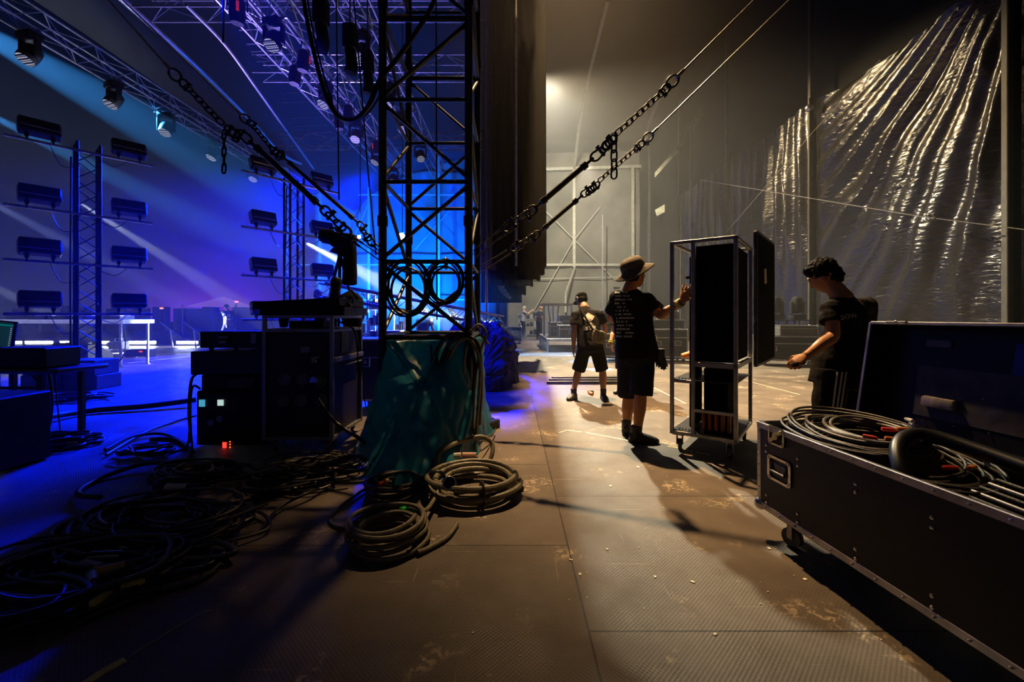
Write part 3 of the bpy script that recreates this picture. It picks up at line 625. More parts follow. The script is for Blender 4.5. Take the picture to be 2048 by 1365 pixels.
cable('rope', [P(705, -30, 5.6), P(722, 170, 5.5), P(735, 330, 5.4), P(752, 510, 5.0)], 0.010, 'long thin rope slanting down to the tower foot past the ceiling lamps', cat='rope')
cable('rope', [P(872, -30, 4.4), P(873, 300, 4.4), P(874, 640, 4.5)], 0.008, 'upright rope hanging down the middle of the lattice tower', cat='rope')
cable('cable', [P(955, -40, 4.95), P(955, 160, 4.95), P(957, 330, 4.95), P(953, 480, 4.95), P(955, 640, 4.9)], 0.022, 'thick black cable strapped down the far leg of the lattice tower')
cable('cable', [P(445, -20, 6.0), P(447, 40, 6), P(446, 85, 6)], 0.014, 'short stub of black cable dangling at the top edge over the stage')
# ================================================================ big cable coils on the floor
def floor_coil(c, R, n, r, label, m, sq=1.0, seed=1, h=0.1, grp='cable coils on the floor', seg=36, tails=()):
    root = thing('cable_coil', c, label, 'cable', grp); rr = random.Random(seed); b = MB(c); pts = []; layers = n
    for i in range(int(n * seg) + 1):
        a = 2 * math.pi * i / seg; k_ = i / seg; lay = k_ / n
        rad = R * (0.90 + 0.15 * math.sin(k_ * 2.3 + seed) + 0.04 * math.sin(a * 0.61 + seed * 2)); z = r * 1.05 + h * lay + 0.006 * math.sin(a * 2 + k_)
        ox = R * 0.06 * math.sin(k_ * 1.7 + seed); oy = R * 0.06 * math.cos(k_ * 2.9)
        pts.append(V(c) + V((rad * math.cos(a) + ox, rad * sq * math.sin(a) + oy, z)))
    b.path(pts, r, 9); b.build('cable', m, root); return root, pts
cA = G(951, 985)
cA, ptsA = floor_coil(cA, 0.305, 6, 0.0185, 'large coil of thick brown feeder cable on the floor by the tower leg', rubber_brown, 0.92, 2, 0.12)
o_ = cA.location.copy()
b = MB(o_)
for a in (4.95, 3.3): p = o_ + V((0.27 * math.cos(a), 0.25 * math.sin(a), 0.085)); b.torus(p, (-math.sin(a), math.cos(a), 0), 0.062, 0.012, 14, 6, 1.25, (0, 0, 1))
b.build('cable_tie', rubber_dark, cA)
b = MB(o_); b.cyl(G(898, 968, 0.16), (0.25, -1, 0.5), 0.042, 0.05, 18); b.build('connector', rubber_dark, cA); b = MB(o_); b.torus(G(898, 968, 0.16) + V((0.006, -0.024, 0.012)), (0.25, -1, 0.5), 0.040, 0.004, 20, 6); b.build('connector_ring', chrome, cA)
b = MB(o_); b.cyl(G(925, 982, 0.06), (1, 0.2, 0.1), 0.024, 0.12, 12); b.build('connector', rubber_dark, cA)
b = MB(o_); b.path(smooth_path([G(872, 935, 0.10), P(880, 905, 3.25), P(905, 890, 3.4), P(935, 880, 3.55), P(962, 874, 3.6), P(983, 885, 3.6), P(985, 905, 3.55), G(978, 925, 0.03)], 8), 0.0185, 9); b.build('cable', rubber_brown, cA)
b = MB(o_); b.path([P(908, 912, 3.3), P(922, 911, 3.3)], 0.021, 9); b.build('tape', mat('white_tape', (0.6, 0.58, 0.5), 0.6), cA); b = MB(o_); b.path([P(925, 911, 3.3), P(952, 911, 3.3)], 0.021, 9); b.build('tape', mat('pale_red_tape', (0.5, 0.28, 0.2), 0.6), cA)
cB, ptsB = floor_coil(G(775, 1085), 0.205, 8, 0.0125, 'coil of brown cable marked with green tape, nearest one on the floor', rubber_brown, 0.98, 5, 0.13)
o_ = cB.location.copy()
for x0, x1 in ((803, 814), (820, 832)): b = MB(o_); b.path([P(x0, 1018 + (x0 - 803) * 0.3, 2.5), P(x1, 1018 + (x1 - 803) * 0.35, 2.47)], 0.020, 12); b.build('green_tape', green_tape, cB)
b = MB(o_); b.path(smooth_path([P(705, 1100, 2.3), P(712, 1060, 2.4), P(745, 1028, 2.5), P(790, 1012, 2.53), P(820, 1022, 2.49), P(850, 1022, 2.5), P(868, 1000, 2.7), P(880, 975, 2.85)], 8), 0.013, 9); b.build('cable', rubber_brown, cB)
b = MB(o_); b.path(smooth_path([G(835, 1106, 0.02), G(860, 1096, 0.016), G(895, 1075, 0.016), G(915, 1048, 0.016)], 8), 0.0125, 9); b.build('cable', rubber_brown, cB)
for x0, x1, y0, mm in ((728, 738, 1069, mat('pale_blue_tape', (0.35, 0.5, 0.65), 0.6)), (768, 774, 1082, red_tape), (775, 783, 1082, yellow), (786, 796, 1081, paper)):
    b = MB(o_); b.path([G(x0, y0, 0.05), G(x1, y0 + 1, 0.05)], 0.011, 10); b.build('tape', mm, cB)
b = MB(o_); b.path([G(738, 1070, 0.045), G(768, 1082, 0.045)], 0.013, 10); b.build('connector', rubber, cB)
cC, _ = floor_coil(G(790, 985), 0.20, 7, 0.011, 'black cable coil with a red and yellow tape mark, tucked behind the brown ones', rubber, 0.9, 9, 0.09)
b = MB(cC.location.copy()); b.path([G(758, 970, 0.11), G(770, 964, 0.11)], 0.014, 10); b.build('tape', red_tape, cC); b = MB(cC.location.copy()); b.path([G(770, 964, 0.11), G(776, 961, 0.11)], 0.014, 10); b.build('tape', yellow, cC)
cable('cable', [G(770, 955, 0.02), G(720, 985, 0.02), G(672, 1022, 0.015), G(660, 1045, 0.012), G(690, 1058, 0.012), G(735, 1048, 0.015), G(760, 1020, 0.02)], 0.0095, 'single black cable looping out beside the green-taped coil', rubber)
# clutter of small gear right of the tower foot
gz = G(975, 858)
r_ = thing('cable_multibox', gz, 'small black power box with cables on the floor beside the tower leg', 'power box'); b = MB(gz); b.rbox(gz + V((0, 0, 0.045)), (0.16, 0.26, 0.09), 0.01, Rz(-0.6)); b.build('body', plastic, r_)
for q in range(4): b = MB(gz); b.cyl(gz + Rz(-0.6) @ V((0.0, -0.09 + 0.06 * q, 0)) + V((0, 0, 0.095)), (0, 0, 1), 0.018, 0.012, 12); b.build('socket', chrome, r_)
cable('cable', [G(960, 845, 0.012), G(985, 838, 0.012), G(993, 850, 0.01), G(985, 868, 0.01), G(965, 880, 0.01), G(960, 900, 0.012)], 0.006, 'thin cable curling off the small power box by the tower leg', rubber)
cable('cable', [P(945, 890, 3.7), P(968, 880, 3.75), G(990, 872, 0.01), G(975, 892, 0.01), G(955, 905, 0.01)], 0.005, 'thin loose lead between the tower leg and the feeder coil', rubber)
# ================================================================ flight cases
def case(root, c, s, R=None, edge=0.028, castors=0.0, handles=(), latches=(), lid=0.3, body_m=None, seams=True, corner=0.03, split=True):
    """c: centre of the bottom face (local), s: size; root is the thing; everything local to root"""
    R = R or Matrix.Identity(3); c = V(c); w, d, h = s; base = c + V((0, 0, castors)); q = lambda x, y, z: base + R @ V((x, y, z))
    b = MB(); b.box(q(0, 0, h / 2), (w - 0.006, d - 0.006, h - 0.006), R); b.build('body', body_m or laminate, root)
    e = edge; b = MB()
    for sx in (-1, 1):
        for sy in (-1, 1): b.rbox(q(sx * (w / 2 - e / 2), sy * (d / 2 - e / 2), h / 2), (e + 0.004, e + 0.004, h), 0.003, R)
    for z in (e / 2, h - e / 2):
        for sy in (-1, 1): b.rbox(q(0, sy * (d / 2 - e / 2), z), (w, e + 0.004, e), 0.003, R)
        for sx in (-1, 1): b.rbox(q(sx * (w / 2 - e / 2), 0, z), (e + 0.004, d, e), 0.003, R)
    if split:
        z = h * (1 - lid)
        for sy in (-1, 1): b.rbox(q(0, sy * (d / 2 - 0.006), z), (w, 0.016, e * 0.9), 0.003, R)
        for sx in (-1, 1): b.rbox(q(sx * (w / 2 - 0.006), 0, z), (0.016, d, e * 0.9), 0.003, R)
    b.build('edging', alu_edge, root)
    for sx in (-1, 1):
        for sy in (-1, 1):
            for z in (0.012, h - 0.012):
                b = MB(); b.ell(q(sx * (w / 2 - 0.012), sy * (d / 2 - 0.012), z), corner, R, 10, 6); b.build('corner', chrome, root)
    for f, x, z in handles + () if isinstance(handles, tuple) else handles:
        plate(root, q, R, w, d, f, x, z, 'handle')
    for f, x, z in latches: plate(root, q, R, w, d, f, x, z, 'latch')
    if castors:
        for sx in (-1, 1):
            for sy in (-1, 1):
                p = q(sx * (w / 2 - 0.09), sy * (d / 2 - 0.09), -castors)
                caster(root, p, castors, R)
def plate(root, q, R, w, d, f, x, z, kind):
    sgn, ax = (1 if f[0] == '+' else -1), f[1]
    pw, ph = (0.17, 0.11) if kind == 'handle' else (0.10, 0.11)
    def pt(u, v, out): return q(u, sgn * (d / 2 + out), v) if ax == 'y' else q(sgn * (w / 2 + out), u, v)
    dirs = (V((1, 0, 0)), V((0, sgn, 0))) if ax == 'y' else (V((0, 1, 0)), V((sgn, 0, 0)))
    u = R @ dirs[0]; n = R @ dirs[1]; RR = Matrix((u, n, V((0, 0, 1)))).transposed()
    b = MB(); ps = [(-1, -1), (1, -1), (1, 1), (-1, 1)]
    for i in range(4):
        a, c_ = ps[i], ps[(i + 1) % 4]; A = pt(x + a[0] * pw / 2, z + a[1] * ph / 2, 0.003); B = pt(x + c_[0] * pw / 2, z + c_[1] * ph / 2, 0.003)
        m = (A + B) / 2; ln = (B - A).length + 0.016; sz = (ln, 0.008, 0.018) if a[1] == c_[1] else (0.018, 0.008, ln); b.rbox(m, sz, 0.004, RR)
    for i in range(8):
        a = 2 * math.pi * (i + 0.5) / 8; b.ell(pt(x + pw / 2 * (1 if math.cos(a) > 0 else -1) * (1 if abs(math.cos(a)) > 0.5 else 0.35), z + ph / 2 * (1 if math.sin(a) > 0 else -1) * (1 if abs(math.sin(a)) > 0.5 else 0.3), 0.008), 0.004, None, 6, 4)
    pl = b.build(kind + '_plate', chrome, root)
    b = MB()
    if kind == 'handle': b.path([pt(x - pw * 0.32, z + ph * 0.18, 0.002), pt(x - pw * 0.32, z - ph * 0.12, 0.012), pt(x + pw * 0.32, z - ph * 0.12, 0.012), pt(x + pw * 0.32, z + ph * 0.18, 0.002)], 0.007, 8); b.build('handle', rubber, pl)
    else:
        b.cyl(pt(x, z, 0.008), n, 0.022, 0.010, 16); b.build('latch', gold, pl)
def caster(root, p, h, R=None):
    p = V(p); r = min(0.05, h * 0.40); b = MB(); b.cyl(p + V((0, 0, r)), (1, 0.35, 0), r, 0.032, 18); wh = None
    f = MB(); f.rbox(p + V((0, 0, h - 0.006)), (0.10, 0.10, 0.012), 0.002)
    for s_ in (-1, 1): f.bar(p + V((s_ * 0.022, s_ * 0.008, r * 0.9)), p + V((s_ * 0.022, s_ * 0.008, h - 0.01)), 0.006, 0.035)
    cs = f.build('caster', alu_dull, root); b.build('wheel', MT.get('castor_wheel') or mat('castor_wheel', (0.10, 0.10, 0.10), 0.5), cs)
# ---------------------------------------------------------------- long open case, right foreground
RC = Rz(math.radians(5.3)); A0 = V((1.386, 2.41, 0))                 # far near-side corner; local x = away from aisle, y = towards the far end
CL, CW, CZ0, CZ1 = 1.75, 0.60, 0.165, 0.640
cdir = RC @ V((0, -1, 0)); xdir = RC @ V((1, 0, 0))
root = thing('road_case', A0 + cdir * CL / 2 + xdir * CW / 2, 'long black road case standing open, full of coiled cables', 'flight case', None, math.radians(5.3))
w, d, h = CW, CL, CZ1 - CZ0
b = MB(); t_ = 0.012
b.box((0, 0, CZ0 + 0.01), (w, d, 0.02)); b.box((-w / 2 + t_ / 2, 0, (CZ0 + CZ1) / 2), (t_, d, h)); b.box((w / 2 - t_ / 2, 0, (CZ0 + CZ1) / 2), (t_, d, h))
b.box((0, d / 2 - t_ / 2, (CZ0 + CZ1) / 2), (w, t_, h)); b.box((0, -d / 2 + t_ / 2, (CZ0 + CZ1) / 2), (w, t_, h)); b.build('body', laminate, root)
e = 0.034
for (sx, sy) in ((-1, 1), (1, 1), (-1, -1), (1, -1)):
    b = MB(); b.rbox((sx * (w / 2 - e / 2 + 0.002), sy * (d / 2 - e / 2 + 0.002), (CZ0 + CZ1) / 2), (e, e, h), 0.004)
    for i in range(7): z = CZ0 + 0.05 + (h - 0.1) * i / 6; b.ell((sx * (w / 2 + 0.003), sy * (d / 2 - e / 2), z), 0.0045, None, 6, 4)
    b.build('corner_edging', alu_edge, root)
for z, nm in ((CZ1 - e / 2, 'rim_edging'), (CZ0 + e / 2, 'bottom_edging')):
    b = MB()
    for sx in (-1, 1):
        b.rbox((sx * (w / 2 - (0.006 if nm[0] == 'r' else e / 2) + 0.002), 0, z), (0.018 if nm[0] == 'r' else e, d, e), 0.003)
        for i in range(16): b.ell((sx * (w / 2 + 0.006), -d / 2 + 0.07 + (d - 0.14) * i / 15, z), 0.005, None, 6, 4)
    for sy in (-1, 1): b.rbox((0, sy * (d / 2 - 0.006 + 0.002), z), (w, 0.018, e), 0.003)
    b.build(nm, alu_edge, root)
for sx in (-1, 1):
    for sy in (-1, 1): b = MB(); b.ell((sx * (w / 2 - 0.012), sy * (d / 2 - 0.012), CZ0 + 0.014), 0.034, None, 14, 8); b.build('corner', chrome, root)
b = MB()
for yy in (d / 2 - 0.075, d / 2 - 0.30, d / 2 - 0.62, d / 2 - 0.92, d / 2 - 1.2, d / 2 - 1.5):
    for z in (CZ0 + 0.045, CZ0 + 0.085, CZ1 - 0.115, CZ1 - 0.15): b.ell((-w / 2 - 0.002, yy, z), (0.004, 0.0075, 0.0075), None, 8, 5)
b.build('rivet', chrome, root)
def rim_plate(kind, yy, zz, pw, ph):
    b = MB(); x0 = -w / 2 - 0.003; r_ = 0.02
    pts = []
    for (sx, sy) in ((-1, -1), (1, -1), (1, 1), (-1, 1)):
        for k_ in range(4): a = math.atan2(sy, sx) + (k_ - 1.5) * math.pi / 6; pts.append(V((x0, yy + sx * (pw / 2 - r_) + r_ * math.cos(a), zz + sy * (ph / 2 - r_) + r_ * math.sin(a))))
    n_ = len(pts); cen = V((x0, yy, zz)); inn = [cen + (p - cen) * 0.80 for p in pts]; o1 = [p + V((-0.004, 0, 0)) for p in pts]; i1 = [p + V((-0.004, 0, 0)) for p in inn]; i2 = [p + V((0.02, 0, 0)) for p in inn]
    b.rings([pts, o1, i1, i2], False, False)
    for i in range(12): a = 2 * math.pi * i / 12; k_ = int(i / 12 * n_); m_ = (pts[k_] + inn[k_]) / 2; b.ell(m_ + V((-0.005, 0, 0)), 0.0042, None, 6, 4)
    pl = b.build(kind + '_plate', chrome, root)
    if kind == 'handle':
        b = MB(); b.rbox((x0 + 0.004, yy, zz + 0.008), (0.012, pw * 0.60, ph * 0.40), 0.004); b.path([(x0 + 0.0, yy - pw * 0.3, zz + ph * .22), (x0 - 0.012, yy - pw * 0.3, zz - ph * .1), (x0 - 0.012, yy + pw * .3, zz - ph * .1), (x0, yy + pw * .3, zz + ph * .22)], 0.007, 8); b.build('handle', mat('worn_handle_grip', (0.12, 0.11, 0.11), 0.4, 0.5, 0.4, 40), pl)
    else:
        b = MB(); b.rbox((x0 - 0.004, yy + 0.0, zz + 0.0), (0.010, 0.018, 0.11), 0.004, Rx(0.9)); b.cyl((x0 - 0.005, yy, zz), (1, 0, 0), 0.020, 0.012, 16); b.build('latch', gold, pl)
for yy in (d / 2 - 0.175, d / 2 - 1.52): rim_plate('handle', yy, CZ0 + 0.255, 0.17, 0.13)
rim_plate('latch', d / 2 - 0.155, CZ1 - 0.045, 0.12, 0.10); rim_plate('latch', d / 2 - 1.5, CZ1 - 0.045, 0.12, 0.10)
for sx in (-1, 1):
    for sy in (-1, 1): caster(root, (sx * (w / 2 - 0.1), sy * (d / 2 - 0.14), 0), CZ0)
# lid, hinged along the far side, leaning open
hx = w / 2 + 0.01; TH = 0.56; la = math.radians(9)
LR = Matrix.Rotation(la, 3, 'Y')
def lp(a, yv, u): return V((hx, 0, CZ1)) + LR @ V((a, yv, u))    # a: outward thickness, u: up along the lid
b = MB()
def lbox(a, yv, u, sz): b.box(lp(a, yv, u), sz, LR)
lbox(0.10, 0, TH / 2, (0.012, d, TH)); lbox(0.05, d / 2 - 0.006, TH / 2, (0.10, 0.012, TH)); lbox(0.05, -d / 2 + 0.006, TH / 2, (0.10, 0.012, TH)); lbox(0.05, 0, TH - 0.006, (0.10, d, 0.012)); lbox(0.05, 0, 0.006, (0.10, d, 0.012))
lid = b.build('lid', laminate, root)
b = MB()
for yv in (d / 2, -d / 2): b.rbox(lp(0.0, yv, TH / 2), (0.012, 0.018, TH), 0.003, LR); b.rbox(lp(0.1, yv, TH / 2), (0.02, 0.02, TH), 0.003, LR)
b.rbox(lp(0.0, 0, TH), (0.012, d, 0.016), 0.003, LR); b.rbox(lp(0.09, 0, TH), (0.03, d, 0.02), 0.003, LR); b.build('edging', alu_edge, lid)
b = MB(); b.rbox(lp(-0.004, d / 2 - 0.16, TH + 0.002), (0.03, 0.11, 0.014), 0.004, LR); b.ell(lp(-0.01, d / 2 - 0.16, TH + 0.004), 0.012, None, 8, 6); b.build('latch_plate', chrome, lid)
b = MB(); b.rbox(lp(0.090, d / 2 - 0.30, TH - 0.09), (0.006, 0.12, 0.035), 0.002, LR); b.build('sticker', mat('faded_sticker', (0.10, 0.10, 0.14), 0.5), lid)
b = MB(); b.rbox(lp(0.092, d / 2 - 0.74, TH - 0.14), (0.004, 0.26, 0.14), 0.001, LR); b.build('sticker', blue_label, lid)
b = MB(); b.rbox(lp(0.075, d / 2 - 0.35, 0.17), (0.035, 0.15, 0.055), 0.012, LR, 2); b.build('handle_dish', mat('pale_handle_dish', (0.42, 0.38, 0.30), 0.4, 0.6, 0.3, 30), lid)
b = MB(); b.rbox(lp(0.0915, d / 2 - 0.47, 0.22), (0.004, 0.50, 0.26), 0.001, LR); b.build('reinforcing_panel', mat('scuffed_black_board', (0.045, 0.045, 0.045), 0.5, 0, 0.7, 12), lid)
for yv in (0.28, 0.24, 0.44, 0.42, 0.52, 0.56, 0.68): b = MB(); b.ell(lp(0.087, d / 2 - yv, 0.06 + 0.21 * ((yv * 7.3) % 1)), 0.005, None, 6, 4); b.build('screw', chrome, lid)
M_ = root.matrix_basis.copy(); RW = RC
def cw(x, y, z): return root.location + RW @ V((x, y, z))       # trunk local -> world
# contents: coiled cables
def world_coil(name, label, loops, mats, cat='cable', grp=None):
    r0 = thing(name, loops[0][0], label, cat, grp); o_ = r0.location.copy(); return r0, o_
cc = cw(-0.03, d / 2 - 0.34, CZ1 - 0.03)
for q, (dx, dy, R1, R2, n_, r1, mm, zz, lab) in enumerate([(0, 0, 0.20, 0.30, 11, 0.0065, rubber, 0.02, 'top coil of thin black cable heaped over the rim of the open trunk'),
        (0.02, -0.04, 0.15, 0.21, 6, 0.0075, mat('pale_grey_cable', (0.16, 0.15, 0.13), 0.45), 0.055, 'greyish cable coil lying on top inside the open trunk'),
        (0.03, -0.14, 0.22, 0.34, 10, 0.0060, rubber, -0.04, 'lower spread-out coil of thin cable in the open trunk')]):
    c_ = cc + RW @ V((dx, dy, zz)); r0 = thing('cable_coil', c_, lab, 'cable', 'cable coils in the open trunk'); b = MB(c_); pts = []; sg = 34
    for i in range(n_ * sg):
        a = 2 * math.pi * i / sg; k_ = i / sg; rad = 1 + 0.13 * math.sin(k_ * 2.1 + q) + 0.05 * math.sin(a * 0.7)
        p = V((R1 * rad * math.cos(a) + 0.02 * math.sin(k_ * 1.3), R2 * rad * math.sin(a) + 0.03 * math.cos(k_ * 1.9), 0.012 * k_ * 0.6 * (0.7 + 0.5 * math.sin(a + 1)) + 0.006 * math.sin(2 * a + k_)))
        p.x = max(-w / 2 + 0.03 - dx - 0.02, p.x); pts.append(c_ + RW @ p)
    b.path(pts, r1, 7); b.build('cable', mm, r0)
    for i, mq in enumerate((red_tape, orange_p, chrome, chrome, chrome, paper)[:6 if q < 2 else 3]):
        a = -2.3 + i * 0.32 + q * 0.3; rad = 0.80 + 0.1 * (i % 3); p = c_ + RW @ V((R1 * rad * math.cos(a), R2 * rad * math.sin(a), 0.06 + 0.01 * (i % 3))); t_ = RW @ V((-R1 * math.sin(a), R2 * math.cos(a), 0.0)).normalized()
        b = MB(c_); b.path([p - t_ * 0.022, p - t_ * 0.02, p + t_ * 0.012, p + t_ * 0.03], [0.006, 0.0095, 0.0095, 0.006], 10); b.build('connector' if mq is chrome else 'tape', mq, r0)
cable('cable', [cw(-0.12, d / 2 - 0.62, CZ1 - 0.08), cw(-0.16, d / 2 - 0.66, CZ1 - 0.03), cw(-0.08, d / 2 - 0.60, CZ1 + 0.0), cw(0.06, d / 2 - 0.55, CZ1 + 0.02), cw(0.12, d / 2 - 0.60, CZ1 - 0.02)], 0.008, 'yellow-brown cable lying across the inside of the trunk', mat('ochre_cable', (0.45, 0.28, 0.05), 0.5))
# loom with a thick black hose folded over, and long bars
cable('hose', [cw(-0.20, d / 2 - 0.80, CZ1 - 0.14), cw(-0.19, d / 2 - 0.71, CZ1 - 0.02), cw(-0.10, d / 2 - 0.63, CZ1 + 0.06), cw(0.03, d / 2 - 0.62, CZ1 + 0.08), cw(0.10, d / 2 - 0.80, CZ1 + 0.05), cw(0.12, d / 2 - 1.15, CZ1 + 0.0), cw(0.12, d / 2 - 1.6, CZ1 - 0.04)], 0.030, 'thick black corrugated hose bent over inside the open trunk', rubber_dark, 'hose', None, 8, 14)
for i in range(5):
    x_ = -0.02 - 0.035 * i; cable('metal_bar', [cw(x_ + 0.06, d / 2 - 0.86, CZ1 - 0.02 - 0.012 * i), cw(x_ + 0.05, d / 2 - 1.62, CZ1 - 0.05 - 0.012 * i)], 0.008, 'slim pale bar in the row of bars lying lengthwise in the trunk', alu_dull if i % 2 else rubber, 'bar', 'bars lying in the open trunk', 1)
# ---------------------------------------------------------------- tall rolling rack
N0 = V((1.903, 3.60)); bd = V((0.60, 0.80)); ad = V((-0.80, 0.60)); LA, LB = 0.56, 0.84; ZB, ZT = 0.15, 1.918
cx_, cy_ = N0 + ad * LA / 2 + bd * LB / 2
ang = math.atan2(-bd.x, bd.y)      # local y along bd
rk = thing('rolling_rack', (cx_, cy_, 0), 'tall metal-framed rolling rack carrying upright black panels, beside the bucket-hat man', 'rack', None, ang)
tb_ = 0.032
def post(x, y, z0=ZB, z1=ZT, nm='post'): b = MB(); b.rbox((x, y, (z0 + z1) / 2), (tb_, tb_, z1 - z0), 0.003); b.build(nm, alu_dull, rk)
for sx in (-1, 1):
    for sy in (-1, 1): post(sx * (LA / 2 - tb_ / 2), sy * (LB / 2 - tb_ / 2))
# local axes: +x = away from ad -> ad is -x side (towards the man), -y side is nearest the camera
mx = -LA / 2 + tb_ / 2 + LA * 0.33
post(mx, -LB / 2 + tb_ / 2)
for z in (ZB + 0.016, ZT - 0.016):
    for sy in (-1, 1): b = MB(); b.rbox((0, sy * (LB / 2 - tb_ / 2), z), (LA, tb_, tb_), 0.003); b.build('rail', alu_dull, rk)
    for sx in (-1, 1): b = MB(); b.rbox((sx * (LA / 2 - tb_ / 2), 0, z), (tb_, LB, tb_), 0.003); b.build('rail', alu_dull, rk)
zm = 0.80
b = MB(); b.rbox(((mx + LA / 2) / 2, -LB / 2 + tb_ / 2, zm), (LA / 2 - mx, tb_, 0.042), 0.003); b.build('rail', alu_dull, rk)
b = MB(); b.rbox(((mx - LA / 2) / 2, -LB / 2 + tb_ / 2, zm - 0.16), (LA / 2 + mx, tb_, 0.03), 0.003); b.build('rail', alu_dull, rk)
b = MB(); b.rbox((LA / 2 - tb_ / 2, 0, zm), (tb_, LB, 0.042), 0.003); b.build('rail', alu_dull, rk)
b = MB(); b.rbox(((mx + LA / 2) / 2, -LB / 2 + tb_ / 2, ZB + 0.24), (LA / 2 - mx, tb_, 0.03), 0.003); b.build('rail', alu_dull, rk)
b = MB(); b.rbox(((mx + LA / 2) / 2, 0.06, zm + 0.005), (LA / 2 - mx - 0.03, LB - 0.2, 0.012), 0.002); b.build('shelf', alu_dull, rk)
for z in (zm - 0.15, ZB + 0.035):                                # slotted trays
    b = MB(); b.box((0, 0, z), (LA - 0.03, LB - 0.04, 0.008))
    for i in range(7): b.box((-LA / 2 + 0.06 + i * 0.028, -LB / 2 + 0.09, z + 0.008), (0.010, 0.08, 0.012), Rz(0.3))
    b.build('slotted_tray', steel_black, rk)
for i in range(5): b = MB(); b.rbox((mx + 0.07 + i * 0.052, -LB / 2 + 0.10, ZB + 0.14), (0.030, 0.05, 0.16), 0.008); b.build('connector_block', mat('rust_red_block_%d' % i, (0.30, 0.07, 0.02), 0.5), rk)
for sx in (-1, 1):
    for sy in (-1, 1): caster(rk, (sx * (LA / 2 - 0.07), sy * (LB / 2 - 0.07), 0), ZB)
def rk_world(x, y, z): return rk.location + Rz(ang) @ V((x, y, z))
panel_m = mat('panel_black', (0.004, 0.004, 0.005), 0.95, 0, 0.3, 30, 0.2, 60, spec=0.05)
def rk_thing(name, x, y, z, lab, cat, grp=None): return thing(name, rk_world(x, y, z), lab, cat, grp, ang)
pw_ = LA / 2 - mx - 0.036
r0 = rk_thing('wall_panel_speaker', (mx + LA / 2) / 2, -LB / 2 + 0.05, zm + 0.024, 'broad black panel filling the upper front of the rolling rack', 'panel'); r0.name = 'stacked_panel'
b = MB(); b.rbox((0, 0, 0.52), (pw_, 0.04, 1.03), 0.006); b.build('face', panel_m, r0); b = MB(); b.rbox((0, 0.012, 0.52), (pw_ + 0.008, 0.02, 1.036), 0.003); b.build('edge_frame', plastic, r0)
r0 = rk_thing('stacked_panel', LA / 2 - 0.045, 0.05, zm + 0.024, 'black panel standing lengthwise inside the rolling rack, behind the broad one', 'panel')
b = MB(); b.rbox((0, 0, 0.52), (0.03, LB - 0.26, 1.02), 0.006); b.build('face', panel_m, r0)
r0 = rk_thing('stacked_panel', mx + 0.15, 0.02, ZB + 0.042, 'lower black panel standing under the shelf of the rolling rack', 'panel')
b = MB(); b.rbox((0, 0, 0.28), (0.20, 0.5, 0.56), 0.006); b.build('face', panel_m, r0)
r0 = rk_thing('stacked_panel', mx - 0.045, -0.12, ZB + 0.042, 'narrow tall black panel standing edge-on in the open side of the rolling rack', 'panel')
b = MB(); b.rbox((0, 0, 0.80), (0.035, 0.34, 1.58), 0.006); b.build('face', panel_m, r0)
b = MB(); b.rbox((-0.03, -0.13, 1.40), (0.05, 0.04, 0.03), 0.006); b.rbox((-0.03, -0.13, 1.30), (0.05, 0.04, 0.03), 0.006); b.build('latch', plastic, r0)
# open door panel beyond the rack
D0 = P(1511, 700, 4.30); D1 = P(1546, 700, 5.1); dvec = V((D1.x - D0.x, D1.y - D0.y, 0)); dl = dvec.length; da = math.atan2(-dvec.x, dvec.y)
zb_, zt_ = 1.23 - 83 * 5.1 / F, 1.23 + 143 * 5.1 / F
b = MB(); b.rbox((0, dl / 2, (zb_ + zt_) / 2), (0.03, dl, zt_ - zb_), 0.005); dr_ = b.build('door', panel_m, rk, label='dark door panel swung open behind the rack')
dr_.matrix_local = Matrix.Translation(Rz(-ang) @ (V((D0.x, D0.y, 0)) - rk.location)) @ Matrix.Rotation(da - ang, 4, 'Z')
b = MB()
for y_ in (0, dl): b.rbox((0, y_, (zb_ + zt_) / 2), (0.034, 0.03, zt_ - zb_), 0.004)
for z_ in (zb_, zt_): b.rbox((0, dl / 2, z_), (0.034, dl, 0.03), 0.004)
b.build('edging', plastic, dr_); b = MB(); b.rbox((-0.018, dl * 0.42, zt_ - 0.42), (0.003, 0.12, 0.16), 0.001, Rx(0.15)); b.rbox((0.018, dl * 0.42, zt_ - 0.42), (0.003, 0.12, 0.16), 0.001, Rx(0.15)); b.build('paper_tag', paper, dr_)
for y2, z2 in ((0.9, 1.55), (0.7, 1.25)): b = MB(); b.rbox((-0.02, dl * y2, z2), (0.03, 0.05, 0.14), 0.006); b.build('latch', iron, dr_)
for z2 in (zb_ + 0.2, 1.2, zt_ - 0.2): b = MB(); b.cyl((0.0, -0.01, z2), (0, 0, 1), 0.018, 0.08, 10); b.build('hinge', iron, dr_)
